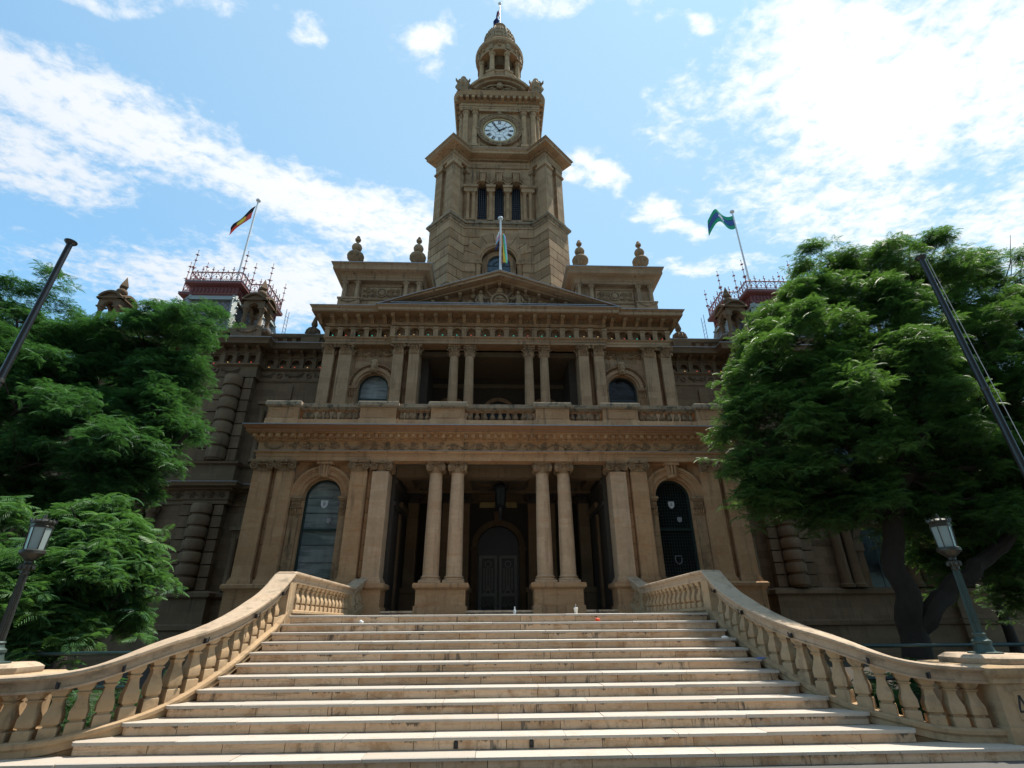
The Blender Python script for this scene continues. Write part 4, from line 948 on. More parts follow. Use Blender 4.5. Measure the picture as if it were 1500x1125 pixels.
# belfry
yb = TF+1.0; D2 = .98
b = MB(); SL = (-1.0, 0, 1.0); hs = .27; zsl = 25.45
for i, cx in enumerate(SL): b.archwall(cx-.5, cx+.5, 22.7, 27.0, cx, hs, zsl, 22.95, yb, yb+.5, 14)
b.box(-2.3, -1.5, yb, yb+.5, 22.7, 27.0); b.box(1.5, 2.3, yb, yb+.5, 22.7, 27.0)
b.box(-2.3, 2.3, yb+1.2, 2*TCY-yb, 22.7, 27.0); b.box(-2.3, -1.6, yb+.5, yb+1.2, 22.7, 27.0); b.box(1.6, 2.3, yb+.5, yb+1.2, 22.7, 27.0)
be = part('belfry', b, 'tower', to)
for cx in SL:
    b = MB(); b.ring(cx, zsl, hs+.02, hs+.12, yb-.08, yb+.05, n=16); b.ring(cx, zsl, hs+.12, hs+.26, yb-.15, yb+.05, n=18); b.ring(cx, zsl, hs+.26, hs+.30, yb-.19, yb+.05, n=18)
    b.prism([(cx-.12, zsl+hs-.12), (cx+.12, zsl+hs-.12), (cx+.2, 26.35), (cx-.2, 26.35)], 'y', yb-.36, yb); b.box(cx-.23, cx+.23, yb-.40, yb, 26.30, 26.40)
    for q in (-1, 0, 1): b.tube([(cx+q*.06, yb-.36, zsl+hs-.1), (cx+q*.1, yb-.37, 26.28)], .025, 5)
    part('belfry_arch', b, 'tower', be)
    b = MB()
    for q in range(4): b.box(cx-.2+q*.12, cx-.2+q*.12+.035, yb+.16, yb+.19, 22.95, zsl+.2)
    for q in range(16): b.obox((cx, yb+.28, 23.05+q*.165), .27, .07, .012)
    part('louvre', b, 'black', be)
for x in (-1.85, -1.52, -.60, -.42, .42, .60, 1.52, 1.85):
    single = abs(x) < .7
    b = MB(); zt = 25.0; xx = x if not single else math.copysign(.50, x)
    b.box(xx-.15, xx+.15, yb-.24, yb+.05, 22.72, 22.86); b.lathe([(.14, .14), (.15, .18), (.12, .22), (.12, .3), (.105, 2.0), (.12, 2.04), (.155, 2.14)], 14, (xx, yb-.09, 22.72))
    b.box(xx-.17, xx+.17, yb-.26, yb+.05, 24.86, 24.92)
    if single and x in (-.42, .60): continue
    part('belfry_colonnette', b, 'tower', be)
for x0, x1 in ((-2.1, -1.30), (-.74, -.26), (.26, .74), (1.30, 2.1)): b = MB(); b.box(x0, x1, yb-.24, yb+.04, 24.921, 25.22); b.box(x0-.05, x1+.05, yb-.30, yb+.04, 25.22, 25.40); part('impost_band', b, 'tower', be)
for cx, cy in corners():
    b = MB(); diamond(b, D2-.12, 22.7, 27.0, cx, cy)
    for dx, dy in ((0, -1), (-1, 0), (1, 0)):
        px, py = cx+dx*(D2-.26), cy+dy*(D2-.26); w_ = .42
        diamond(b, w_, 22.9, 26.45, px, py); diamond(b, w_+.08, 22.71, 22.86, px, py); diamond(b, w_+.05, 22.86, 22.92, px, py); diamond(b, w_+.05, 26.45, 26.53, px, py); diamond(b, w_+.12, 26.53, 26.66, px, py); diamond(b, w_+.02, 26.66, 27.0, px, py)
    part('diagonal_pilaster', b, 'tower', be)
CP = [(-.9, 27.0), (.06, 27.0), (.06, 27.28), (.09, 27.3), (.09, 27.36), (.02, 27.38), (.02, 27.62), (.10, 27.66), (.12, 27.72), (.48, 27.78), (.50, 27.80), (.50, 27.94), (.54, 27.98), (.60, 28.06), (-.9, 28.30)]
bc = stage(CP, 0, D2+.12, 2.25, yb, 'tower', 'belfry_cornice', be)
b = MB()
for i in range(44): b.box(-1.75+i*.08, -1.75+i*.08+.045, yb-.14, yb-.01, 27.56, 27.62)
part('dentil_row', b, 'tower', bc)
b = MB(); b.sweep([(-.9, 28.301), (.60, 28.065), (.62, 28.08), (-.9, 28.33)], [(-2.25, 2*TCY-yb), (-2.25, yb), (2.25, yb), (2.25, 2*TCY-yb)], True); part('lead_flashing', b, 'lead', bc)
# clock stage
CH = 2.42; yk = TCY-CH; 
b = MB(); b.box(-CH-.25, CH+.25, yk-.25, TCY+CH+.25, 28.05, 29.30); b.box(-CH-.32, CH+.32, yk-.32, TCY+CH+.32, 29.15, 29.26); b.box(-CH, CH, yk, TCY+CH, 29.3, 34.2)
ck = T('clock_stage', b, 'tower')
cz = 31.03
c4 = MB(); c4.box(-.24, .24, -.24, .24, 0, .22); c4.lathe([(.22, .22), (.23, .26), (.19, .32), (.19, .4), (.165, 3.05), (.18, 3.1), (.20, 3.2), (.24, 3.36)], 18); c4.box(-.25, .25, -.25, .25, 3.36, 3.44)
for k in range(8): c = MB(); leaf_strip(c, .14, .26, -.17, .08); c4.merge(c, Matrix.Translation((0, 0, 3.08)) @ Matrix.Rotation(k*PI/4, 4, 'Z'))
c4m = c4.mesh('clock stage column', 'tower')
for s in (-1, 1):
    for x in (1.62, 2.22): part('clock_stage_column', c4m, None, ck, (s*x, yk-.10, 29.3))
    for y in (.25, .85, 3.99, 4.59): part('clock_stage_column', c4m, None, ck, (s*(CH+.08), yk+y, 29.3))
b = MB()
for xa, xb in ((-1.30, 1.30),):
    b.tube([(xa, yk-.02, 29.55), (xb, yk-.02, 29.55), (xb, yk-.02, 33.0), (xa, yk-.02, 33.0), (xa, yk-.02, 29.55)], .07, 6)
part('panel_frame', b, 'tower', ck)
b = MB(); b.ring(0, cz, 1.06, 1.16, yk-.10, yk+.05, 0, 2*PI, 48); b.ring(0, cz, 1.16, 1.42, yk-.18, yk+.05, 0, 2*PI, 48); b.ring(0, cz, 1.42, 1.48, yk-.22, yk+.05, 0, 2*PI, 48)
for k in range(40): a = 2*PI*k/40; b.blob((1.29*math.cos(a), yk-.19, cz+1.29*math.sin(a)), (.09, .06, .09), 7, 5)
for a in (0, PI/2, PI, -PI/2): b.blob((1.52*math.cos(a), yk-.2, cz+1.52*math.sin(a)), (.14, .1, .14), 8, 6); b.spiral((1.62*math.cos(a), yk-.2, cz+1.62*math.sin(a)), .12, 1.3, .03)
part('clock_surround', b, 'carved', ck)
b = MB(); b.ring(0, cz, 1.0, 1.075, yk-.12, yk+.03, 0, 2*PI, 48); part('clock_rim', b, 'gilt', ck)
b = MB(); b.prism([(1.01*math.cos(2*PI*k/48), cz+1.01*math.sin(2*PI*k/48)) for k in range(48)], 'y', yk-.06, yk); cf = part('clock_face', b, 'white', ck)
yd = yk-.066
def bar(b, x0, z0, x1, z1, w, y0=yd, d=.008, w2=None):
    w2 = w if w2 is None else w2; v = Vector((x1-x0, z1-z0)).normalized(); n_ = Vector((-v.y, v.x))
    b.prism([(x0+n_.x*w/2, z0+n_.y*w/2), (x1+n_.x*w2/2, z1+n_.y*w2/2), (x1-n_.x*w2/2, z1-n_.y*w2/2), (x0-n_.x*w/2, z0-n_.y*w/2)], 'y', y0-d, y0)
def roman(b, s_, r, a):
    """strokes of a roman numeral, reading outwards, centred at angle a (clockwise from XII)"""
    adv = {'I': .055, 'V': .115, 'X': .115}; tot = sum(adv[c] for c in s_); x = -tot/2; h = .12
    ca, sa = math.cos(-a), math.sin(-a)
    def tr(u, v): return (u*ca-(r+v)*sa, cz+u*sa+(r+v)*ca)
    for c in s_:
        m = x+adv[c]/2
        st_ = {'I': [((0, -h), (0, h), .034)], 'V': [((-.042, h), (0, -h), .034), ((.042, h), (0, -h), .018)], 'X': [((-.042, h), (.042, -h), .034), ((.042, h), (-.042, -h), .018)]}[c]
        for (u0, v0), (u1, v1), w in st_: bar(b, *tr(m+u0, v0), *tr(m+u1, v1), w)
        for v in (-h, h): bar(b, *tr(m-adv[c]*.42, v), *tr(m+adv[c]*.42, v), .016)
        x += adv[c]
b = MB()
for i, s_ in enumerate(('XII', 'I', 'II', 'III', 'IIII', 'V', 'VI', 'VII', 'VIII', 'IX', 'X', 'XI')): roman(b, s_, .775, i*PI/6)
for i in range(60):
    a = i*PI/30; r0 = .94 if i % 5 else .92; bar(b, r0*math.sin(a), cz+r0*math.cos(a), .975*math.sin(a), cz+.975*math.cos(a), .014 if i % 5 else .03)
b.ring(0, cz, .975, .985, yd-.006, yd, 0, 2*PI, 48)
part('numerals', b, 'black', cf)
b = MB(); b.ring(0, cz, .60, .62, yd-.005, yd, 0, 2*PI, 40)     # iron glazing tracery of the dial
for k in range(6):
    a = k*PI/3
    for r0, r1, da in ((.10, .34, 0),): bar(b, r0*math.sin(a), cz+r0*math.cos(a), r1*math.sin(a), cz+r1*math.cos(a), .016)
    for q in (-1, 1):
        a2 = a+q*PI/6; bar(b, .34*math.sin(a), cz+.34*math.cos(a), .45*math.sin(a2), cz+.45*math.cos(a2), .016)
    a2 = a+PI/6; bar(b, .45*math.sin(a2), cz+.45*math.cos(a2), .60*math.sin(a2), cz+.60*math.cos(a2), .016)
part('dial_tracery', b, 'lead', cf)
def hand(name, ang, ln, w):
    b = MB(); dx, dz = math.sin(ang), math.cos(ang)
    bar(b, -dx*.12, cz-dz*.12, dx*ln*.55, cz+dz*ln*.55, w*.6, yd-.03, .012, w); bar(b, dx*ln*.55, cz+dz*ln*.55, dx*ln, cz+dz*ln, w, yd-.03, .012, w*.12); b.ring(0, cz, 0.001, .06, yd-.045, yd-.02, 0, 2*PI, 16)
    part(name, b, 'black', cf)
hand('minute_hand', R(54.5*6), .93, .085); hand('hour_hand', R(1.9*30), .62, .13)
b = MB()
for k in range(2):
    s = 1-2*k
    b.ring(s*0, 0, 0, .001, 0, .001, 0, .1, 1)
b = MB()
for s in (-1, 1): b.ring(0, cz-.1, 1.62, 1.72, yk-.06, yk+.02, R(-62) if s > 0 else R(-150), R(-30) if s > 0 else R(-118), 8)
part('spandrel_moulding', b, 'tower', ck)
SQ = [(-CH, TCY+CH), (-CH, yk), (CH, yk), (CH, TCY+CH)]
def rsq(h, r, n=5):
    pts = []
    for cx, cy, a0 in ((-h+r, TCY-h+r, PI), (h-r, TCY-h+r, 1.5*PI), (h-r, TCY+h-r, 0), (-h+r, TCY+h-r, .5*PI)):
        for i in range(n+1): a = a0+PI/2*i/n; pts.append((cx+r*math.cos(a), cy+r*math.sin(a)))
    return pts
b = MB(); b.sweep([(-1, 32.74), (.20, 32.74), (.20, 32.95), (.23, 32.97), (.23, 33.12), (.28, 33.16), (.28, 33.2), (.18, 33.22), (.18, 33.50), (.24, 33.56), (-1, 33.57)], SQ, True); T('clock_entablature', b, 'tower')
b = MB(); b.sweep([(-1.5, 33.50), (.0, 33.50), (.10, 33.54), (.10, 33.76), (.36, 33.80), (.38, 33.82), (.40, 33.98), (.45, 34.05), (.49, 34.13), (.46, 34.18), (-1.5, 34.40)], rsq(CH+.20, .25), True); cc = T('clock_cornice', b, 'tower')
b = MB()
for i in range(14):
    x = -2.55+i*.392
    b.box(x-.10, x+.10, yk-.58, yk-.25, 33.57, 33.79); 
    for s in (-1, 1): b.box(*sorted((s*(CH+.25), s*(CH+.58))), TCY-2.55+i*.392-.1, TCY-2.55+i*.392+.1, 33.57, 33.79)
part('block_bracket_row', b, 'tower', cc)
# segmental pediments, corner acroteria
for a in (0, PI/2, PI, -PI/2):
    b = MB(); cr = 2.3; zc_ = 34.72-1.15
    b.ring(0, zc_, 1.98, 2.18, -CH-.42, -CH+.4, R(33), R(147), 24); b.ring(0, zc_, 2.18, 2.34, -CH-.60, -CH+.4, R(32), R(148), 24)
    b.prism([(2.0*math.cos(R(33+114*i/20)), zc_+2.0*math.sin(R(33+114*i/20))) for i in range(21)], 'y', -CH-.15, -CH+.3)
    c = MB(); c.merge(b, Matrix.Translation((0, TCY, 0)) @ Matrix.Rotation(a, 4, 'Z')); sp_ = T('segmental_pediment', c, 'tower')
    b = MB(); b.blob((0, -CH-.26, 35.22), (.24, .16, .30), 8, 6)
    for q in (-1, 1): rinceau(b, *sorted((q*.3, q*1.25)), -CH-.18, 35.0, .36, 31); b.tube([(q*.2, -CH-.24, 35.3), (q*.7, -CH-.24, 35.22), (q*1.2, -CH-.24, 34.9)], [.09, .07, .04], 6)
    c = MB(); c.merge(b, Matrix.Translation((0, TCY, 0)) @ Matrix.Rotation(a, 4, 'Z')); part('carving', c, 'carved', sp_)
ac = MB(); ac.box(-.34, .34, -.34, .34, -.25, .12); ac.lathe([(.34, .12), (.40, .2), (.46, .36), (.42, .56), (.30, .78), (.16, .96), (.15, 1.05), (.19, 1.12), (.12, 1.22), (.03, 1.34)], 16)
for k in range(8):
    a = k*PI/4; ac.tube([(.36*math.cos(a), .36*math.sin(a), .14), (.50*math.cos(a), .50*math.sin(a), .38), (.36*math.cos(a), .36*math.sin(a), .72), (.17*math.cos(a), .17*math.sin(a), .98)], [.05, .06, .05, .02], 5)
for k in range(4): a = k*PI/2+PI/4; ac.tube([(.4*math.cos(a), .4*math.sin(a), .36), (.62*math.cos(a), .62*math.sin(a), .44), (.66*math.cos(a), .66*math.sin(a), .56)], [.09, .07, .03], 5)
acm = ac.mesh('foliate corner finial', 'carved')
for sx in (-1, 1):
    for sy in (-1, 1): o = part('corner_finial', acm, None, cc, (sx*2.50, TCY+sy*2.50, 34.78), 0); o.scale = (1.02, 1.02, 1.2)
# lantern
b = MB(); c0 = (0, TCY, 0)
b.box(-1.9, 1.9, TCY-1.9, TCY+1.9, 34.5, 35.6); b.lathe([(1.75, 35.5), (1.80, 36.9), (1.86, 37.1), (1.72, 37.35), (1.66, 37.4), (1.66, 38.3), (1.72, 38.36), (1.72, 38.5), (1.4, 38.52)], 16, c0, rot=PI/16)
lt = T('lantern', b, 'tower')
b = MB()
for k in range(8): b.box(-.32, .32, -1.78, -1.5, 37.3, 38.45) if False else b.merge(MB().box(-.30, .30, -1.80, -1.4, 36.9, 38.46).box(-.34, .34, -1.84, -1.4, 38.30, 38.5), Matrix.Translation((0, TCY, 0)) @ Matrix.Rotation(k*PI/4+PI/8, 4, 'Z'))
part('lantern_plinth', b, 'tower', lt)
lc = MB(); lc.lathe([(.24, 0), (.25, .06), (.20, .12), (.195, .2), (.165, 2.0), (.18, 2.05), (.2, 2.15), (.26, 2.34)], 14); lc.box(-.26, .26, -.26, .26, 2.34, 2.42)
for k in range(7): c = MB(); leaf_strip(c, .15, .28, -.17, .09); lc.merge(c, Matrix.Translation((0, 0, 2.02)) @ Matrix.Rotation(k*2*PI/7, 4, 'Z'))
lcm = lc.mesh('lantern column', 'tower')
for k in range(8): a = k*PI/4+PI/8; part('lantern_column', lcm, None, lt, (1.46*math.sin(a), TCY-1.46*math.cos(a), 38.5), a)
b = MB(); b.lathe([(1.12, 38.5), (1.12, 40.9)], 20, c0) if False else None
for k in range(8):
    a0 = k*PI/4+PI/8-.07; b.lathe([(1.0, 38.5), (1.15, 38.5), (1.15, 41.0), (1.0, 41.0)], 3, c0, a0-PI/2, a0+.14-PI/2)
b.lathe([(.05, 40.3), (.9, 40.3), (1.2, 40.9), (1.2, 41.0), (.05, 41.0)], 20, c0)
part('lantern_pier', b, 'inner', lt)
b = MB(); b.lathe([(.05, .0), (.42, 0), (.46, .1), (.34, .35), (.26, .7), (.12, .86), (.05, .9)], 16, (0, TCY, 39.1)); part('bell', b, 'bronze', lt)
b = MB(); b.lathe([(1.0, 40.92), (1.70, 40.92), (1.70, 41.15), (1.66, 41.17), (1.66, 41.55), (1.72, 41.62), (1.84, 41.78), (1.86, 41.8), (1.86, 41.95), (1.90, 42.05), (1.87, 42.12), (1.5, 42.35), (1.42, 42.4), (1.42, 42.9), (1.46, 42.95), (1.2, 43.0)], 32, c0); le = part('lantern_cornice', b, 'tower', lt)
b = MB()
for k in range(40): a = 2*PI*k/40; b.obox((1.73*math.cos(a), TCY+1.73*math.sin(a), 41.70), .08, .05, .06, a)
for k in range(8): a = k*PI/4+PI/8; b.obox((1.68*math.sin(a), TCY-1.68*math.cos(a), 41.3), .16, .1, .3, a); 
for k in range(16): a = k*PI/8; b.blob((1.7*math.sin(a), TCY-1.7*math.cos(a), 41.36), (.14, .14, .12), 7, 5)
part('block_bracket_row', b, 'carved', le)
b = MB(); b.lathe([(1.24, 42.9), (1.27, 43.5), (1.23, 44.1), (1.09, 44.75), (.83, 45.25), (.56, 45.52), (.42, 45.56)], 24, c0); dm = T('dome', b, 'carved')
b = MB()
for k in range(8):
    a = k*PI/4+PI/8; p = [(1.26, 42.95), (1.30, 43.5), (1.26, 44.1), (1.12, 44.75), (.86, 45.25), (.56, 45.54)]
    b.tube([(r*math.sin(a), TCY-r*math.cos(a), z) for r, z in p], .065, 6)
    for z_, r_ in ((43.3, 1.26), (43.8, 1.25), (44.3, 1.19), (44.75, 1.06)):
        a2 = a+PI/8
        for q in (-.16, 0, .16): b.blob((r_*math.sin(a2+q), TCY-r_*math.cos(a2+q), z_), (.085, .085, .15), 6, 5)
part('dome_rib', b, 'carved', dm)
b = MB(); b.lathe([(.62, 45.5), (.66, 45.55), (.42, 45.6), (.40, 45.9), (.58, 46.0), (.60, 46.1), (.34, 46.25), (.20, 46.5), (.1, 46.6)], 16, c0)
for k in range(8): a = k*PI/4; b.tube([(.42*math.sin(a), TCY-.42*math.cos(a), 45.45), (.62*math.sin(a), TCY-.62*math.cos(a), 45.75), (.5*math.sin(a), TCY-.5*math.cos(a), 46.0)], [.05, .07, .04], 5)
part('dome_finial', b, 'tower', dm)
# ================================================================== side wings with their pavilions
YA, YB_ = 9.3, 8.95            # recessed bay, pavilion front
def rust_col(b, cx, cy, z0, z1, r, n=7):
    h = (z1-z0)/n
    for k in range(n):
        za = z0+k*h; b.lathe([(r*.90, za), (r*.90, za+.05), (r*1.08, za+.07), (r*1.10, za+.1), (r*1.10, za+h-.09), (r*1.02, za+h-.04), (r*.9, za+h-.02), (r*.9, za+h)], 20, (cx, cy, 0))
def rust_strip(b, x0, x1, y, z0, z1, n=7):
    h = (z1-z0)/n
    for k in range(n): b.box(x0, x1, y-.06, y+.2, z0+k*h+.02, z0+(k+1)*h-.03)
aed = MB(); aed.box(-.62, .62, -.62, .62, 0, .10)
for sx in (-1, 1):
    for sy in (-1, 1): aed.lathe([(.15, .1), (.16, .15), (.12, .2), (.10, 1.0), (.12, 1.03), (.17, 1.18)], 12, (sx*.42, sy*.42, 0)); aed.box(sx*.42-.18, sx*.42+.18, sy*.42-.18, sy*.42+.18, 1.18, 1.25)
for a in range(4):
    c = MB(); c.archwall(-.56, .56, 1.25, 1.72, 0, .26, 1.26, 1.2501, -.56, -.36, 10); c.ring(0, 1.42, .58, .70, -.72, -.3, R(32), R(148), 14); c.prism([(.6*math.cos(R(32+116*i/12)), 1.42+.6*math.sin(R(32+116*i/12))) for i in range(13)], 'y', -.58, -.3); c.box(-.66, .66, -.68, -.4, 1.66, 1.74)
    aed.merge(c, Matrix.Rotation(a*PI/2, 4, 'Z'))
aed.box(-.36, .36, -.36, .36, 1.7, 2.1, .1); aed.lathe([(.14, 2.05), (.11, 2.15), (.16, 2.2), (.26, 2.34), (.28, 2.44), (.24, 2.56), (.14, 2.64), (.14, 2.68), (.17, 2.7)], 14)
aed.lathe([(.16, 2.70), (.26, 2.80), (.24, 2.86), (.01, 3.45)], 4)
aedm = aed.mesh('arched corner aedicule', 'wing')  # dark wing stone carries the aedicule's backlit shade in its colour
fin = MB(); fin.lathe([(.04, 0), (.34, 0), (.36, .1), (.30, .28), (.14, .42), (.08, .5), (.13, .56), (.16, .66), (.04, 1.15), (.005, 1.25)], 12)
for k in range(12): a = k*PI/6; fin.tube([(.36*math.cos(a), .36*math.sin(a), .05), (.30*math.cos(a), .30*math.sin(a), .3), (.12*math.cos(a), .12*math.sin(a), .43)], .04, 4)
finm = fin.mesh('shell finial', 'wing_carved')
def cresting(b, p0, p1, z, seg, h=.62):
    p0 = Vector(p0); p1 = Vector(p1); L_ = (p1-p0).length; n = max(1, round(L_/seg)); st = L_/n; d = (p1-p0)/L_
    def W_(u, v): q = p0+d*u; return (q.x, q.y, z+v)
    b.tube([W_(0, .03), W_(L_, .03)], .033, 4); b.tube([W_(0, h), W_(L_, h)], .039, 4); b.tube([W_(0, h*.30), W_(L_, h*.30)], .018, 4)
    for i in range(n):
        u0 = i*st; m = u0+st/2
        b.tube([W_(u0, 0), W_(u0, h)], .027, 4)
        b.tube([W_(m+math.cos(PI*k/10)*st*.42, h*.30+math.sin(PI*k/10)*h*.52) for k in range(11)], .018, 4)
        for k in range(4): uu = u0+st*(k+.5)/4; b.tube([W_(uu+.055*math.cos(q*PI/3), h*.15+.055*math.sin(q*PI/3)) for q in range(7)], .013, 3)
        b.tube([W_(m, h*.3), W_(m, h*.66)], .018, 4); b.blob(W_(m, h*.52), (.06, .02, .04), 6, 4)
        for k in range(4): uu = u0+st*(k+.5)/4; b.tube([W_(uu-.04, h-.02), W_(uu, h-.11), W_(uu+.04, h-.02)], .013, 3)
        for uu, hh in ((u0, .34), (m, .13)):
            b.tube([W_(uu, h), W_(uu, h+hh)], .018, 4)
            if hh > .2: b.tube([W_(uu-.07, h+hh*.55), W_(uu+.07, h+hh*.62)], .021, 4); b.blob(W_(uu, h+hh), .028, 6, 4); b.blob(W_(uu+.03, h+hh*.4), .03, 6, 4)
            else: b.tube([W_(uu-.04, h+hh*.7), W_(uu+.04, h+hh*.7)], .018, 4)
def spike():
    b = MB(); b.tube([(0, 0, 0), (0, 0, 1.55)], [.022, .010], 5)
    for z, r in ((.45, .13), (.92, .07), (1.28, .09)):
        for a in range(4):
            c, q = math.cos(a*PI/2+.4), math.sin(a*PI/2+.4); b.tube([(0, 0, z-r*.4), (c*r, q*r, z), (0, 0, z+r*.4)], .021, 4)
        b.blob((0, 0, z), r*.45, 6, 4)
    b.blob((0, 0, 1.56), .03, 6, 4); return b
spm = spike().mesh('wrought iron finial', 'iron_red')
tri = MB(); tri.prism([(-.42, 0), (.42, 0), (0, .75)], 'y', -.25, .5); tri.ring(0, .26, .10, .18, -.32, -.2, 0, 2*PI, 14); trim = tri.mesh('triangular roof vent', 'cast_red')
for s in (-1, 1):
    SX = lambda a, b_: sorted((s*a, s*b_))
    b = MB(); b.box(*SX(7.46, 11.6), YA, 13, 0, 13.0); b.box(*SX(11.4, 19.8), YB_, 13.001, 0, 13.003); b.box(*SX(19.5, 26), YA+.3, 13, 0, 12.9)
    wg = T('wing_wall', b, 'wing_wall')
    # string courses of ground floor
    path = [(s*7.4, YA), (s*11.2, YA), (s*11.2, YB_-.15), (s*12.9, YB_-.15), (s*12.9, YB_), (s*18.4, YB_), (s*18.4, YB_-.15), (s*19.9, YB_-.15), (s*19.9, 12)]
    if s < 0: path = path[::-1]
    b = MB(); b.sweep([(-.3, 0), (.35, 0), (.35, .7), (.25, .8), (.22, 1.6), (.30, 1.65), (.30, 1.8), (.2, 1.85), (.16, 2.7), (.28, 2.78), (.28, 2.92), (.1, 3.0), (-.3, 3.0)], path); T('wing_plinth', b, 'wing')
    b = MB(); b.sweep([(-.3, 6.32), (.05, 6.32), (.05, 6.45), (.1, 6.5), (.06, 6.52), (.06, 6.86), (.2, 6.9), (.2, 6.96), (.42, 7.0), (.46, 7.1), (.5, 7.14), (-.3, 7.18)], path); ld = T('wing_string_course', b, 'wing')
    b = MB(); b.sweep([(-.3, 7.18), (.5, 7.142), (.51, 7.165), (-.3, 7.22)], path); part('lead_flashing', b, 'lead', ld)
    b = MB(); rinceau(b, *SX(7.7, 11.1), YA-.06, 6.69, .26, 41); rinceau(b, *SX(11.3, 12.8), YB_-.21, 6.69, .26, 42); rinceau(b, *SX(13.1, 18.3), YB_-.06, 6.69, .26, 43); part('scroll_carving', b, 'wing_carved', ld)
    b = MB(); b.sweep([(-.3, 7.2), (.08, 7.2), (.08, 7.95), (.2, 8.0), (.24, 8.08), (.1, 8.12), (-.3, 8.12)], path); T('wing_sill_course', b, 'wing')
    # upper entablature: carved frieze, niches, brackets, cornice, parapet
    b = MB(); b.sweep([(-.3, 12.12), (.04, 12.12), (.04, 12.22), (.012, 12.24), (.012, 12.66), (.06, 12.7), (.12, 12.74), (.12, 12.8), (-.3, 12.81)], path); b.sweep([(-.5, 12.8), (-.2, 12.8), (-.2, 13.36), (.05, 13.37), (.05, 13.44), (-.5, 13.45)], path); b.sweep([(-.5, 13.45), (.012, 13.45), (.012, 13.64), (.5, 13.66), (.52, 13.82), (.6, 13.92), (-.5, 13.94)], path); we = T('wing_entablature', b, 'wing')
    b = MB(); b.sweep([(-.5, 13.942), (.61, 13.922), (.62, 13.95), (-.5, 13.97)], path); part('lead_flashing', b, 'lead', we)
    b = MB()
    for x0, x1, y in ((7.6, 11.2, YA), (11.25, 12.85, YB_-.15), (13.0, 18.3, YB_)):
        n = round((x1-x0)/.56); st = (x1-x0)/n
        for i in range(n):
            cx = s*(x0+(i+.5)*st); b.archwall(cx-st/2+.09, cx+st/2-.09, 12.811, 13.36, cx, .17, 13.12, 12.8111, y-.0, y+.19, 8)
            if y == YA or i < 4: nlamp(cx, y-.04, 12.82, 'red' if i % 3 != 2 else 'amber')
        for i in range(n+1): cx = s*(x0+i*st); b.box(cx-.09, cx+.09, y-.06, y+.18, 12.812, 13.358); modil(b, cx, y+.02, 13.655, .8)
    part('niche_row', b, 'wing', we)
    b = MB(); x = 7.8
    while x < 18:
        y = YA if x < 11.2 else (YB_-.15 if x < 12.85 else YB_)
        cx = s*(x+.5); swag(b, cx-.38, cx+.38, y-.0, 12.54, .12, .04); rinceau(b, cx-.42, cx+.42, y, 12.42, .24, int(x*7)); b.ring(s*(x+1.17), 12.45, .07, .13, y-.06, y+.02, 0, 2*PI, 12); x += 1.36
    part('frieze_carving', b, 'wing_carved', we)
    b = MB(); b.sweep([(-.45, 13.95), (.04, 13.95), (.04, 14.12), (-.02, 14.14), (-.3, 14.14)], path); b.sweep([(-.4, 14.52), (.04, 14.52), (.08, 14.58), (.08, 14.68), (-.4, 14.70)], path)
    for x0, x1, y in ((7.6, 11.1, YA), (13.1, 18.2, YB_)):
        n = int((x1-x0)/.42)
        for i in range(n): cx = s*(x0+(i+.5)*(x1-x0)/n); b.box(cx-.10, cx+.10, y+.02, y+.22, 14.14, 14.52)
    b.box(*SX(8.75, 9.65), YA-.06, YA+.35, 13.96, 14.72)
    pp_ = T('wing_parapet', b, 'wing')
    b = MB(); b.sweep([(-.42, 14.702), (.09, 14.685), (.095, 14.71), (-.42, 14.73)], path); part('lead_flashing', b, 'lead', pp_)
    part('shell_finial', finm, None, pp_, (s*9.2, YA+.15, 14.72))
    for x, y in ((12.05, YB_+.35), (19.0, YB_+.35)):
        b = MB(); cx = s*x; b.box(cx-.72, cx+.72, y-.62, y+.72, 13.96, 14.78); swag(b, cx-.4, cx+.4, y-.62, 14.6, .14, .05); o = T('aedicule_plinth', b, 'wing_carved')
        oa = part('aedicule', aedm, None, o, (cx, y, 14.78)); oa.scale = (.92, .92, .92)
    # rusticated engaged columns and strips, two storeys
    for cx in (12.08, 19.1):
        for z0, z1 in ((3.02, 6.32), (8.14, 12.12)):
            b = MB(); rust_col(b, s*cx, YB_-.22, z0, z1, .36); rust_strip(b, *SX(cx-.82, cx-.44), YB_-.10, z0, z1); rust_strip(b, *SX(cx+.44, cx+.92), YB_-.10, z0, z1); T('rusticated_column', b, 'wing')
    # narrow bay next to the porch: tall windows with pilasters
    for z0, z1, zt in ((3.02, 5.0, 6.2), (8.2, 10.6, 11.9)):
        b = MB(); x0, x1 = SX(9.55, 10.45); b.box(x0, x1, YA-.02, YA+.02, z0, z1); w = T('wing_window', b, 'glass_dark')
        b = MB(); b.box(x0-.08, x0, YA-.12, YA+.05, z0, z1); b.box(x1, x1+.08, YA-.12, YA+.05, z0, z1); b.box(x0-.5, x1+.5, YA-.22, YA+.04, z1+.32, z1+.46); b.box(x0-.4, x1+.4, YA-.12, YA+.04, z1+.001, z1+.32); b.box((x0+x1)/2-.03, (x0+x1)/2+.03, YA-.06, YA+.03, z0, z1-.001)
        for k in range(16): xx = x0-.38+k*(x1-x0+.76)/15; b.box(xx-.02, xx+.02, YA-.16, YA, z1+.06, z1+.26)
        for xx in (x0-.26, x1+.26): b.lathe([(.17, z0), (.17, z0+.1), (.13, z0+.16), (.12, z1-.2), (.17, z1)], 12, (xx, YA-.1, 0))
        b.box(x0+.05, x1-.05, YA-.06, YA+.04, z1+.6, zt)
        part('window_surround', b, 'wing', w)
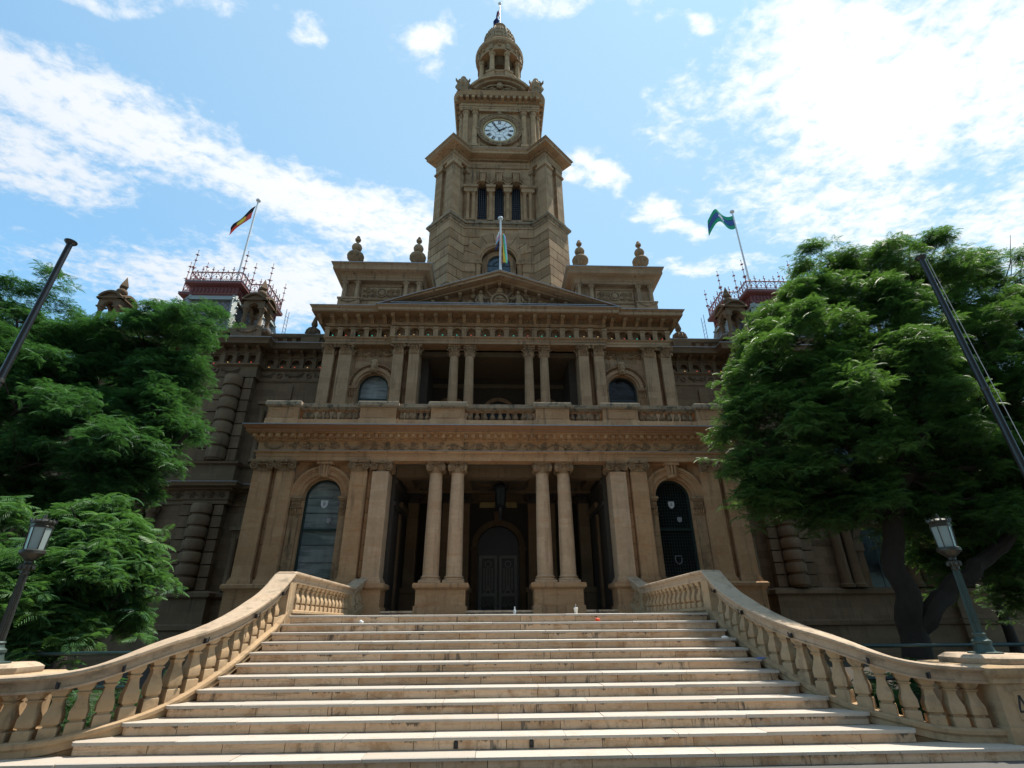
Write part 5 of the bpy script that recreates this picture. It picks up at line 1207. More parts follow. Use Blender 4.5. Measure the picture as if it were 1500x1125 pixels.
    # pavilion: arched window between paired columns on both floors
    for z0, zs_, zt in ((3.0, 4.75, 6.32), (8.14, 10.2, 12.12)):
        cx = s*15.75; b = MB(); b.archface(cx, .62, zs_, z0, YB_-.03, .02); w = T('pavilion_window', b, 'glass_dark')
        b = MB(); b.ring(cx, zs_, .62, .72, YB_-.12, YB_+.02); b.ring(cx, zs_, .72, .95, YB_-.2, YB_+.02); b.box(cx-.9, cx-.62, YB_-.14, YB_+.02, z0, zs_); b.box(cx+.62, cx+.9, YB_-.14, YB_+.02, z0, zs_)
        for q in (-1, 1): b.box(cx+q*.78-.2, cx+q*.78+.2, YB_-.2, YB_+.02, zs_-.35, zs_)
        part('archivolt', b, 'wing', w)
        b = MB(); b.box(cx-.03, cx+.03, YB_-.05, YB_, z0, zs_+.6); b.box(cx-.6, cx+.6, YB_-.05, YB_, zs_-.02, zs_+.02); part('glazing_bar', b, 'frame', w)
        for x in (14.05, 14.55, 16.95, 17.45):
            b = MB(); b.lathe([(.27, z0), (.28, z0+.1), (.22, z0+.16), (.21, z0+.3), (.175, zt-.4), (.19, zt-.36), (.24, zt-.1)], 18, (s*x, YB_-.2, 0)); b.box(s*x-.26, s*x+.26, YB_-.46, YB_, zt-.1, zt)
            for k in range(7): c = MB(); leaf_strip(c, .16, .28, -.18, .09); b.merge(c, Matrix.Translation((s*x, YB_-.2, zt-.38)) @ Matrix.Rotation(k*2*PI/7, 4, 'Z'))
            T('pavilion_column', b, 'wing')
        b = MB()
        for k in range(22): xx = s*(12.95+k*.045); b.box(xx-.012, xx+.012, YB_-.05, YB_+.01, zs_-.1, zs_+.1)
        part('fluted_band', b, 'wing', w)
    # mansard roof, T shaped on plan with a narrower front
    za, zb = 14.0, 17.35
    def quadbox(b, r0, r1, z0, z1):
        (x0, x1, a0, a1), (u0, u1, c0_, c1) = r0, r1
        b.add([(s*x0, a0, z0), (s*x1, a0, z0), (s*x1, a1, z0), (s*x0, a1, z0), (s*u0, c0_, z1), (s*u1, c0_, z1), (s*u1, c1, z1), (s*u0, c1, z1)], [(0, 1, 2, 3), (4, 5, 6, 7), (0, 1, 5, 4), (1, 2, 6, 5), (2, 3, 7, 6), (3, 0, 4, 7)])
    b = MB(); FB = ((13.25, 16.5, 9.45, 12.0), (13.78, 16.0, 9.98, 12.0)); WB_ = ((12.25, 17.5, 10.5, 13.4), (12.84, 16.9, 11.0, 12.48))
    quadbox(b, *FB, za, zb); quadbox(b, *WB_, za, zb-.01); rf = T('mansard_roof', b, 'slate')
    b = MB()
    for lo_, up_ in (FB, WB_):
        for qx, qy in ((0, 2), (1, 2), (0, 3), (1, 3)):
            if lo_ is FB and qy == 3: continue
            lx, ly, ux, uy = lo_[qx], lo_[qy], up_[qx], up_[qy]
            b.tube([(s*lx, ly, za), (s*ux, uy, zb)], .17, 4)
            for k in range(7):
                q = (k+.5)/7; b.blob((s*(lx+(ux-lx)*q), ly+(uy-ly)*q-.17, za+(zb-za)*q), (.055, .055, .055), 6, 4); b.blob((s*(lx+(ux-lx)*q)-s*.19*(1 if qx == 0 else -1), ly+(uy-ly)*q, za+(zb-za)*q), (.055, .055, .055), 6, 4)
    loop = [(12.8, 12.5), (12.8, 10.98), (13.74, 10.98), (13.74, 9.95), (16.03, 9.95), (16.03, 10.98), (16.95, 10.98), (16.95, 12.5)]
    loop = [(s*x, y) for x, y in (loop if s > 0 else loop[::-1])]
    b.sweep([(-.2, zb-.28), (.16, zb-.30), (.04, zb), (-.2, zb)], loop, True)
    part('roof_hip', b, 'zinc', rf)
    b = MB(); b.sweep([(-.3, zb), (.0, zb), (.08, zb+.08), (.08, zb+.50), (.22, zb+.56), (.30, zb+.62), (.30, zb+.74), (-.3, zb+.76)], loop, True); b.box(*SX(13.7, 16.07), 9.9, 12.0, zb+.60, zb+.72); b.box(*SX(12.75, 17.0), 10.93, 12.55, zb+.61, zb+.73)
    for (x0, y0), (x1, y1) in zip(loop, loop[1:]+loop[:1]):
        n = max(2, int(math.hypot(x1-x0, y1-y0)/.19))
        dx, dy = (x1-x0)/math.hypot(x1-x0, y1-y0), (y1-y0)/math.hypot(x1-x0, y1-y0)
        for k in range(n): q = (k+.5)/n; b.blob((x0+(x1-x0)*q+dy*.10, y0+(y1-y0)*q-dx*.10, zb+.30), (.05, .05, .16), 6, 5)
    cu = part('roof_curb', b, 'cast_red', rf)
    b = MB(); b.sweep([(-.3, zb+.762), (.31, zb+.742), (.32, zb+.77), (-.3, zb+.79)], loop, True); part('lead_flashing', b, 'lead', cu)
    b = MB(); zt = zb+.78; e = .18; off_ = []
    for i, (x, y) in enumerate(loop):
        a0 = Vector(loop[i-1]); a1 = Vector((x, y)); a2 = Vector(loop[(i+1) % len(loop)]); d0 = (a1-a0).normalized(); d1 = (a2-a1).normalized(); off_.append((x+e*(d0.y+d1.y), y-e*(d0.x+d1.x)))
    for p0, p1 in zip(off_, off_[1:]+off_[:1]): cresting(b, (*p0, 0), (*p1, 0), zt, .50, .60)
    part('iron_cresting', b, 'iron_red', rf)
    for x, y in off_: part('iron_finial', spm, None, rf, (x, y, zt+.45))
    T('roof_vent', trim, None, at=(s*14.9, 9.72, 14.9)); T('roof_vent', trim, None, at=(s*13.45, 10.45, 15.1), rz=-s*PI/2)
    b = MB(); b.tube([(s*12.35, 12.9, 14), (s*12.35, 12.9, zt+.4)], .02, 4); b.tube([(s*12.35, 13.25, 14), (s*12.35, 13.25, zt+.4)], .02, 4)
    for k in range(16): b.tube([(s*12.35, 12.9, 14.2+k*.26), (s*12.35, 13.25, 14.2+k*.26)], .012, 4)
    part('roof_ladder', b, 'lead', rf)
# ================================================================== the stair
ST = empty('stone_staircase', (0, -2.2, 0), 'wide flight of stained cream marble steps rising to the porch', 'staircase')
def S(name, mb, mat, parent=None, label=None):
    return part(name, mb, mat, ST, (0, 2.2, 0), 0, label) if parent is None else part(name, mb, mat, parent, (0, 0, 0), 0, label)
XE = [4.72, 4.74, 4.76, 4.77, 4.80, 4.84, 4.93, 5.11, 5.33, 5.70, 6.08, 7.30]
TR, RI = .395, .165
rnd = random.Random(5)
def cuts(x0, x1, lo, hi):
    xs = [x0]
    while xs[-1] < x1-hi*1.3: xs.append(xs[-1]+rnd.uniform(lo, hi))
    xs.append(x1); return xs
def roundend(x, s, r, y0, y1):
    """plan of an end stone whose outer front corner is rounded (s = side)"""
    a = []
    for k in range(7): t_ = PI/2*k/6; a.append((x-s*r+s*r*math.sin(t_), y0+r-r*math.cos(t_)))
    return a
for i in range(12):
    z = L0-RI*i; yf = -TR*i; xe = XE[i]; rr = .13 if i >= 7 else .0
    b = MB(); xs = cuts(-xe, xe, .55, 1.5)
    for k in range(len(xs)-1):
        x0, x1 = xs[k]+.0045, xs[k+1]-.0045; j = rnd.uniform(0, .008)
        first, last = k == 0, k == len(xs)-2
        if rr and (first or last) and i < 11:
            s = -1 if first else 1; xi = x1 if first else x0; P_ = roundend(s*xe, s, rr, yf+j, 0)
            b.prism(P_+[(s*xe, yf+.7), (xi, yf+.7), (xi, yf+j)], 'z', z-RI-.012, z-.048)
        else: b.box(x0, x1, yf+j, yf+.6, z-RI-.012, z-.048)
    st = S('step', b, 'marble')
    b = MB(); xs = cuts(-xe-.025, xe+.025, 1.1, 2.4)
    for k in range(len(xs)-1):
        x0, x1 = xs[k]+.0035, xs[k+1]-.0035; j = rnd.uniform(-.009, .007); jz = rnd.uniform(-.006, 0)
        first, last = k == 0, k == len(xs)-2
        if rr and (first or last) and i < 11:
            s = -1 if first else 1; xi = x1 if first else x0; P_ = roundend(s*(xe+.025), s, rr+.02, yf-.03+j, 0)
            b.prism(P_+[(s*(xe+.025), yf+.6), (xi, yf+.6), (xi, yf-.03+j)], 'z', z-.048, z+jz)
        else:
            e = 7.1 if i == 0 else .42
            b.prism([(yf-.03+j, z-.048), (yf+e, z-.048), (yf+e, z+jz), (yf-.018+j, z+jz), (yf-.03+j, z-.012)], 'x', x0, x1)
    part('tread', b, 'tread', st)
    if i == 10:
        for x in (-.72, .36):
            b = MB(); b.box(x-.032, x+.032, yf-.012, yf+.01, z-.15, z-.075); b.blob((x, yf-.005, z-.075), (.032, .012, .03), 8, 4); b.blob((x, yf-.012, z-.13), (.016, .02, .01), 6, 4); part('anchor_plate', b, 'black', st)
b = MB(); b.box(-8.8, 8.8, -4.75+.42, .1, -.05, .03); S('stair_core', b, 'marble')
b = MB(); b.box(-8.7, -7.33, -4.34, -2.0, 0, .16); b.box(7.33, 8.7, -4.34, -2.0, 0, .16); S('end_slab', b, 'marble')
# ================================================================== the two flared balustrades
PLAN = [(4.80, 0), (4.80, -.4), (4.82, -.8), (4.84, -1.2), (4.87, -1.6), (4.92, -2), (5.02, -2.4), (5.18, -2.8), (5.4, -3.16), (5.75, -3.56), (6.16, -3.85), (6.7, -4.05), (7.36, -4.13)]
UND = [(0, 2.66), (.4, 2.41), (.84, 2.17), (1.2, 2.03), (1.61, 1.87), (2.2, 1.67), (2.82, 1.47), (3.16, 1.365), (3.45, 1.24), (3.68, 1.12), (3.9, 1.0), (4.06, .94), (4.14, .915)]
RAIL = [(0, 2.10), (.457, 1.79), (.9, 1.62), (1.36, 1.44), (2.0, 1.17), (2.31, 1.04), (2.94, .74), (3.3, .59), (3.75, .45), (3.97, .36), (4.14, .33)]
def it(tb, q): return float(np.interp(q, [a for a, _ in tb], [b for _, b in tb]))
def catmull(P_, n=6):
    out = []
    for i in range(len(P_)-1):
        p0 = P_[max(0, i-1)]; p1 = P_[i]; p2 = P_[i+1]; p3 = P_[min(len(P_)-1, i+2)]
        for k in range(n):
            t_ = k/n; out.append(tuple(.5*(2*p1[j]+(p2[j]-p0[j])*t_+(2*p0[j]-5*p1[j]+4*p2[j]-p3[j])*t_*t_+(3*p1[j]-p0[j]-3*p2[j]+p3[j])*t_**3) for j in range(len(p1))))
    out.append(tuple(P_[-1])); return out
UNDs = catmull(UND, 6); RAILs = catmull(RAIL, 6)
def sqbal(h, r):
    b = MB(); pr = [(1, -.14), (1, .20), (.97, .22), (.74, .235), (.70, .255), (.74, .275), (.96, .29), (.98, .30), (.98, .45), (.92, .485), (.76, .56), (.62, .66), (.58, .72), (.62, .755), (.80, .775), (.80, .80), (.64, .805), (.64, .82), (.72, .835), (.92, .89), (1, .93), (1, 1.14)]
    b.lathe([(r*1.4142*a, h*z) for a, z in pr], 4, rot=PI/4); return b
bp = sqbal(.66, .106).mesh('stair baluster', 'balus', 22); bp2 = sqbal(.66, .128).mesh('level baluster', 'balus', 22)
COP = [(-.15, -.02), (-.165, .0), (-.165, .018), (-.15, .022), (-.15, .125), (-.175, .130), (-.175, .145), (-.20, .150), (-.235, .170), (-.235, .205), (-.20, .222), (.20, .222), (.235, .205), (.235, .170), (.20, .150), (.175, .145), (.175, .130), (.15, .125), (.15, .022), (.165, .018), (.165, 0), (.15, -.02)]
RL = [(-.13, -3), (-.13, -.20), (-.17, -.18), (-.17, -.10), (-.20, -.07), (-.20, -.02), (-.15, 0), (.15, 0), (.20, -.02), (.20, -.07), (.17, -.10), (.17, -.18), (.13, -.20), (.13, -3)]
for s in (-1, 1):
    BA = empty('stair_balustrade', (s*5.0, -1.5, 0), 'curving sandstone balustrade on the left of the steps, its balusters in sun' if s < 0 else 'curving sandstone balustrade on the right of the steps, mostly in tree shade', 'balustrade', 'balustrades flanking the steps')
    def B(name, mb, mat, at=(0, 0, 0), rz=0., parent=None):
        return part(name, mb, mat, BA, (at[0]-s*5.0, at[1]+1.5, at[2]), rz) if parent is None else part(name, mb, mat, parent, at, rz)
    off = .19
    pl = catmull([(s*(x), y) for x, y in PLAN], 5)
    ctr = []
    for i, (x, y) in enumerate(pl):      # centre line lies outside the inner face
        a = Vector(pl[max(0, i-1)]); c = Vector(pl[min(len(pl)-1, i+1)]); d = (c-a).normalized(); n_ = Vector((d.y, -d.x))*s
        n_ = -n_ if n_.x*s < 0 and abs(n_.x) > .2 else n_
        if n_.y < 0 and abs(n_.x) < .5: n_ = -n_
        ctr.append((x+n_.x*off, y+n_.y*off))
    # keep each point's own height from the inner face's y
    path_u = [(cx, cy, it(UNDs, -y)) for (cx, cy), (x, y) in zip(ctr, pl)]
    path_r = [(cx, cy, it(RAILs, -y)) for (cx, cy), (x, y) in zip(ctr, pl)]
    b = MB(); nseg = 3; m = len(path_u)
    b.sweep3(COP, path_u); B('coping', b.mesh('stair coping', 'coping', 18), None)
    b = MB(); b.sweep3(RL, path_r, clampz=0.); B('base_rail', b, 'balus')
    # balusters at even steps of arc length
    P_ = [Vector(p[:2]) for p in path_u]; L_ = [0]
    for i in range(1, len(P_)): L_.append(L_[-1]+(P_[i]-P_[i-1]).length)
    nb = 17; 
    for k in range(nb):
        q = .26+(L_[-1]-.26-.16)*(k+.5)/nb; i = max(j for j in range(len(L_)) if L_[j] <= q); i = min(i, len(P_)-2); f = (q-L_[i])/(L_[i+1]-L_[i])
        p = P_[i].lerp(P_[i+1], f); d = P_[i+1]-P_[i]; zu = path_u[i][2]+(path_u[i+1][2]-path_u[i][2])*f; zr = path_r[i][2]+(path_r[i+1][2]-path_r[i][2])*f
        o = B('baluster', bp, None, (p.x, p.y, zr-.02), math.atan2(d.y, d.x)); o.scale = (1, 1, (zu-zr+.04)/.66)
    # newel, the level run back along the landing, its end post and the short rise to the porch pier
    xn, xq, yq = s*5.0, s*5.05, 6.05
    b = MB(); b.box(xn-.19, xn+.19, -.12, .30, -.0, 2.68); B('newel', b, 'balus')
    d = Vector((xq-xn, yq-.1)); a_ = math.atan2(d.y, d.x)
    b = MB(); b.sweep3(COP, [(xn, -.02, 2.665), (xn, .16, 2.70), (xq, yq, 2.70)]); B('coping', b.mesh('level coping', 'coping', 18), None)
    b = MB(); b.sweep3(RL, [(xn, .2, 2.11), (xq, yq, 2.11)], clampz=0.); B('base_rail', b, 'balus')
    for k in range(13):
        q = .08+.86*(k+.5)/13; o = B('baluster', bp2, None, (xn+d.x*q, .1+d.y*q, 2.09), a_); o.scale = (1, 1, (2.70-2.09)/.66)
    b = MB(); b.obox((xq, yq, 1.35), .17, .17, 1.345, a_); B('newel', b, 'balus')
    e1 = (s*4.92, 7.0, 3.06)
    b = MB(); b.sweep3(COP, [(xq, yq, 2.70), (xq-s*.02, yq+.2, 2.78), e1]); B('coping', b.mesh('rising coping', 'coping', 18), None)
    b = MB(); b.sweep3(RL, [(xq, yq, 2.11), (e1[0], e1[1], 2.42)], clampz=0.); B('base_rail', b, 'balus')
    for k in range(3): q = .28+.26*k; o = B('baluster', bp2, None, (xq+(e1[0]-xq)*q, yq+(7.0-yq)*q, 2.10+.3*q), a_); o.scale = (1, 1, .93)
    # handrail brackets on the inner face
    for yy in (-.5, -1.5, -2.75, -3.62, -3.98):
        i = min(range(len(pl)), key=lambda j: abs(pl[j][1]-yy)); x, y = pl[i]; c = ctr[i]; n_ = Vector((x-c[0], y-c[1])).normalized(); z = path_u[i][2]+.05
        q = Vector((x, y)); b = MB(); b.tube([(q.x, q.y, z), (q.x+n_.x*.07, q.y+n_.y*.07, z-.02), (q.x+n_.x*.08, q.y+n_.y*.08, z+.06)], .012, 5); b.obox((q.x+n_.x*.005, q.y+n_.y*.005, z), .02, .02, .04, math.atan2(n_.y, n_.x)); B('handrail_bracket', b, 'black')
    # the pier that carries the lamp
    b = MB(); x0, x1 = sorted((s*7.32, s*8.75)); y0, y1 = -4.16, -2.85
    b.box(x0, x1, y0, y1, .0, .95); b.box(x0-.05, x1+.05, y0-.05, y1+.05, .0, .30); b.box(x0-.03, x1+.03, y0-.03, y1+.03, .30, .36)
    pc_ = [(0, .90), (.03, .92), (.03, .98), (.07, 1.02), (.09, 1.06), (.09, 1.12), (.05, 1.15), (-.5, 1.155)]
    b.sweep(pc_, [(x0, y1), (x0, y0), (x1, y0), (x1, y1)], True)
    xa, xb = x0+.22, x1-.22; b.tube([(xa, y0-.004, .46), (xb, y0-.004, .46), (xb, y0-.004, .84), (xa, y0-.004, .84), (xa, y0-.004, .46)], .014, 4)
    b.box(x0+.4, x1-.4, y0+.35, y1-.35, .9, 1.156)
    pr_ = B('lamp_pier', b, 'balus')
    cxp, cyp = s*7.93, -3.50
    b = MB(); b.lathe([(.66, 1.14), (.68, 1.17), (.68, 1.235), (.60, 1.28)], 8, (cxp, cyp, 0), rot=PI/8); B('pier_cap', b, 'coping')
    if s > 0:      # letter carved on the pier, cut off by the edge of the photograph
        b = MB(); def_ = [((7.555, .55), (7.625, .76)), ((7.625, .76), (7.695, .55)), ((7.55, .555), (7.70, .555))]
        for (u0, v0), (u1, v1) in def_:
            v = Vector((u1-u0, v1-v0)).normalized()*.0; n_ = Vector((-(v1-v0), u1-u0)).normalized()*.014
            b.prism([(u0+n_.x, v0+n_.y), (u1+n_.x, v1+n_.y), (u1-n_.x, v1-n_.y), (u0-n_.x, v0-n_.y)], 'y', y0-.006, y0+.001)
        part('carved_letter', b, 'black', pr_)
# ================================================================== lamp posts on the piers
for s in (-1, 1):
    LP_ = empty('lamp_post', (s*7.93, -3.50, 1.28), 'fluted bronze lamp post with crowned glass lantern before the left trees' if s < 0 else 'fluted verdigris lamp post with crowned glass lantern before the right tree trunk', 'lamp post', 'lamp posts on the balustrade piers'); LP_.scale = (.80, .80, 1)
    mt = 'bronze'
    b = MB(); b.lathe([(.30, 0), (.30, .02), (.19, .03), (.17, .06), (.15, .14), (.17, .155), (.17, .19), (.12, .22), (.105, .26), (.12, .29), (.10, .31)], 12); part('lamp_base', b, 'verdigris', LP_)
    b = MB(); n = 32; v = []; zs = [.30+(1.30-.30)*k/6 for k in range(7)]; F = []
    for j, z in enumerate(zs):
        for k in range(n): a = 2*PI*k/n; r = (.088-.022*j/6)*(1.0 if k % 2 == 0 else .84); v.append((r*math.cos(a), r*math.sin(a), z))
    F = [(j*n+k, j*n+(k+1) % n, (j+1)*n+(k+1) % n, (j+1)*n+k) for j in range(6) for k in range(n)]
    b.add(v, F); part('fluted_shaft', b, mt if s < 0 else 'verdigris', LP_)
    b = MB(); b.lathe([(.07, 1.29), (.085, 1.31), (.075, 1.34), (.09, 1.38), (.13, 1.42), (.14, 1.44), (.10, 1.455), (.075, 1.47), (.075, 1.50), (.12, 1.54), (.20, 1.60), (.225, 1.62), (.225, 1.665), (.20, 1.68)], 12)
    for k in range(10): a = 2*PI*k/10; b.blob((.115*math.cos(a), .115*math.sin(a), 1.40), (.03, .03, .045), 6, 4)
    part('lamp_collar', b, mt, LP_)
    ZL0, ZL1 = 1.68, 2.04
    b = MB(); r0, r1 = .165, .188
    for k in range(6):
        a = k*PI/3+PI/6; b.tube([(r0*math.cos(a)*1.04, r0*math.sin(a)*1.04, ZL0), (r1*math.cos(a)*1.04, r1*math.sin(a)*1.04, ZL1)], .013, 4)
    b.lathe([(r1*.9, ZL1), (.205, ZL1), (.212, ZL1+.02), (.198, ZL1+.03), (.198, ZL1+.06), (.222, ZL1+.075), (.222, ZL1+.10), (.16, ZL1+.13), (.06, ZL1+.15), (.01, ZL1+.16)], 6, rot=PI/6)
    for k in range(6):
        a = k*PI/3+PI/6; b.tube([(.212*math.cos(a), .212*math.sin(a), ZL1+.09), (.225*math.cos(a), .225*math.sin(a), ZL1+.13), (.235*math.cos(a), .235*math.sin(a), ZL1+.165)], [.022, .014, .004], 5)
        a += PI/6; b.tube([(.20*math.cos(a), .20*math.sin(a), ZL1+.09), (.20*math.cos(a), .20*math.sin(a), ZL1+.15)], [.03, .006], 5)
    b.tube([(0, 0, ZL1+.14), (0, 0, ZL1+.2), (0, 0, ZL1+.24)], [.04, .03, .005], 6)
    part('lantern_frame', b, mt, LP_)
    b = MB(); b.lathe([(.0, ZL0+.002), (r0, ZL0+.002), (r1, ZL1-.002), (.0, ZL1-.002)], 6, rot=PI/6); part('lamp_glass', b, 'lampglass', LP_)
# ================================================================== pipe railings behind the balustrades
for s in (-1, 1):
    RLG = empty('pipe_railing', (s*10, -2.6, 0), 'dark green pipe railing behind the left balustrade' if s < 0 else 'dark green pipe railing behind the right balustrade', 'railing', 'pipe railings beside the steps')
    for z in (1.37, .86): b = MB(); b.tube([(-s*3.8, 0, z), (s*9, 0, z)], .032, 8); part('rail', b, 'bluegreen', RLG)
    for x in (-1.2, 1.4, 4, 6.6): b = MB(); b.tube([(s*x, 0, 0), (s*x, 0, 1.37)], .03, 8); part('railing_post', b, 'bluegreen', RLG)
# ================================================================== bare flagpoles at the kerb
for s in (-1, 1):
    PO = empty('bare_flagpole', (s*7.40, -6.0, 0), 'bare charcoal flagpole leaning over the left tree crowns' if s < 0 else 'bare charcoal flagpole with thin halyard before the right tree', 'flagpole', 'bare charcoal flagpoles')
    lean = -s*.34
    b = MB(); n = 20; v = []; pts = [(0, 0, 0), (lean*.5, 0, 3.7), (lean, 0, 7.35)]
    b.tube(pts, [.056, .050, .041], 18); part('shaft', b, 'pole', PO)
    b = MB(); b.lathe([(.04, 7.35), (.055, 7.36), (.085, 7.39), (.088, 7.41), (.04, 7.43), (.02, 7.45)], 16, (lean, 0, 0)); part('cap', b, 'pole', PO)
    b = MB(); b.box(-.2, .2, -.2, .2, 0, .02); part('base_plate', b, 'pole', PO)
    b = MB(); b.lathe([(.09, .02), (.09, .35), (.07, .40), (.055, .42)], 16); part('base_sleeve', b, 'pole', PO)
    b = MB(); q_ = 1.25/7.35; b.tube([(lean*q_+.05, -.06, 1.15), (lean*q_+.05, -.10, 1.25), (lean*q_+.05, -.06, 1.35)], .012, 6); part('cleat', b, 'bronze', PO)
    for zz in (2.45, 4.9): b = MB(); b.lathe([(.051, 0), (.056, .004), (.056, .05), (.051, .054)], 16, (lean*zz/7.35, 0, zz)); part('joint_band', b, 'bronze', PO)
    if s > 0: b = MB(); b.tube([(lean+.10, 0, 7.36), (lean*.5+.16, -.02, 3.7), (.12, 0, 1.3)], .006, 4); part('halyard', b, 'white_pole', PO)
# ================================================================== flagpoles on the hall and their flags
def rpole(name_label, x, y, z0, z1, r=.06):
    o = empty('roof_flagpole', (x, y, z0), name_label, 'flagpole', 'white flagpoles on the roofs'); o.location = HP((x, y, z0)); o.scale = (HK, HK, HK)
    b = MB(); b.tube([(0, 0, 0), (0, 0, z1-z0)], [r, r*.75], 12); part('shaft', b, 'white_pole', o)
    b = MB(); b.lathe([(r*.8, 0), (r*2.1, .02), (r*2.4, .07), (r*2.1, .13), (r*.4, .17)], 12, (0, 0, z1-z0)); part('truck', b, 'white_pole', o); return o
rpole('white flagpole rising from the iron crested roof on the left', -14.40, 10.8, 17.6, 24.75)
rpole('white flagpole rising from the iron crested roof on the right', 14.40, 10.8, 17.6, 24.65)
rpole('white flagpole standing on the peak of the pediment', .03, 6.2, 16.28, 19.42, .055)
rpole('white flagpole on the dome at the very top', .0, TCY, 46.5, 49.75, .06)
def flag(name, label, pos, nu, nv, fn, colour, mats):
    """fn(u, v) gives the point, u along the fly, v down the hoist; colour(u, v) gives the material index"""
    vs = [fn(i/nu, j/nv) for j in range(nv+1) for i in range(nu+1)]
    f = [(j*(nu+1)+i, j*(nu+1)+i+1, (j+1)*(nu+1)+i+1, (j+1)*(nu+1)+i) for j in range(nv) for i in range(nu)]
    b = MB(); b.add(vs, f); me = b.mesh(name, mats, 180)
    k = 0
    for j in range(nv):
        for i in range(nu): me.polygons[k].material_index = colour((i+.5)/nu, (j+.5)/nv); k += 1
    o = link(name, me, None, HP(pos)); o.scale = (HK, HK, HK); sol = o.modifiers.new('thickness', 'SOLIDIFY'); sol.thickness = .006
    tag(o, label, 'flag'); return o
def f1(u, v): return (-1.15*u-.10*math.sin(u*5+v*2), .25*math.sin(u*6+v*1.5)*u, -.95*v*(1-.72*u)-1.85*u+.10*math.sin(u*7))
flag('hanging_flag', 'black and red flag with a yellow disc blowing left', (-14.47, 10.8, 24.40), 32, 24, f1, lambda u, v: 2 if math.hypot((u-.5)*1.5, v-.5) < .29 else (0 if v < .5 else 1), ['f_black', 'f_red', 'f_yellow'])
def f2(u, v): return (-1.62*u, .30*math.sin(u*6.5+v)*u, -1.0*v+.55*u*math.sin(u*3.1)*.9-.42*u*u-.16*math.sin(u*6.5+.4))
def c2(u, v):
    if .27 < v < .31 or .69 < v < .73: return 1
    if v < .29 or v > .71: return 0
    d = math.hypot((u-.5)*1.6, v-.55)
    if .12 < d < .19 and v < .66: return 3
    if abs(u-.5) < .03 and .42 < v < .72 or (d < .06): return 3
    return 2
flag('waving_flag', 'green and blue flag with black lines and white headdress emblem', (14.38, 10.8, 24.48), 48, 40, f2, c2, ['f_green', 'f_black', 'f_blue', 'f_white'])
def f3(u, v): return (.06+.20*u*(1-.3*v)+.16*v*u+.05*math.sin(u*14)-.28*(u > .55)*(u-.55)*2.2*(1-.6*v), -.10*math.sin(u*13+v*2)-.03, -1.5*v-.55*u*(1-.4*v))
def c3(u, v):
    q = min(v, 1-v)*2
    ch = [4+4, 4+5, 4+6, 4+0, 4+1]
    if u < .38*(1-abs(v-.5)*1.6): 
        d = u/(.38*(1-abs(v-.5)*1.6)+1e-6); return (8, 7, 6, 9, 10)[min(4, int(d*5))]
    return (0, 1, 2, 3, 4, 5)[min(5, int(u*6))] if False else (0, 1, 2, 3, 4, 5)[min(5, int(v*6))]
# the rainbow flag hangs nearly straight down, its stripes running down the pole
def f3(u, v):
    x = .05+.26*v*(.55+.75*u)+.045*math.sin(v*9+u*2); 
    return (x, -.07+.10*math.sin(v*8+u*1.5), -.25*v-1.75*u+.1*v*u)
flag('limp_rainbow_flag', 'limp rainbow flag hanging straight down on the pediment flagpole', (.05, 6.2, 18.55), 24, 24, f3, lambda u, v: 5-min(5, int((1-v)*6)), ['f_red', 'f_orange', 'f_yellow', 'f_green', 'f_blue', 'f_purple'])
def f3b(u, v): return (-.05-.13*v*(.6+.6*u)-.03*math.sin(v*8), .02+.08*math.sin(v*7+u), -.3*v-.85*u)
flag('limp_flag_fold', 'white pink and blue fold of the rainbow flag left of its pole', (.02, 6.2, 18.72), 14, 12, f3b, lambda u, v: (0, 1, 2, 3, 4)[min(4, int(u*5))], ['f_white', 'f_pink', 'f_cyan', 'f_brown', 'f_navy']) 
def f4(u, v): return (-.05-.50*u*(.45+.55*v)+.05*math.sin(v*8), .10*math.sin(u*8+v*4), -1.9*v-.75*u)
flag('limp_navy_flag', 'limp navy flag at the top of the clock tower dome', (-.03, TCY, 49.0), 16, 24, f4, lambda u, v: (1 if abs((u*1.2)-v) < .09 or abs(u+v*1.0-.42) < .05 else 0) if v < .34 else 0, ['f_navy', 'f_red'])
# ================================================================== lantern hung in the porch
LN = empty('porch_lantern', HP((.04, 4.8, 5.35)), 'dark crowned iron lantern hung in the porch before the door', 'lantern'); LN.scale = (HK, HK, HK)
b = MB(); b.lathe([(.16, 0), (.20, .02), (.20, .06), (.17, .08)], 8); b.lathe([(.20, .64), (.25, .66), (.25, .72), (.20, .76), (.10, .86), (.03, .9)], 8)
for k in range(8): a = k*PI/4; b.tube([(.165*math.cos(a), .165*math.sin(a), .06), (.20*math.cos(a), .20*math.sin(a), .66)], .012, 4); b.tube([(.24*math.cos(a), .24*math.sin(a), .70), (.29*math.cos(a), .29*math.sin(a), .86)], [.025, .005], 4)
b.tube([(0, 0, .88), (0, 0, 1.08)], .015, 5); b.lathe([(.02, -.42), (.05, -.40), (.07, -.36), (.05, -.3), (.08, -.12), (.12, -.04), (.15, .0)], 8)
part('lantern_frame', b, 'black', LN)
b = MB(); b.lathe([(0, .07), (.16, .07), (.195, .65), (0, .65)], 8); part('lamp_glass', b, 'glass', LN)
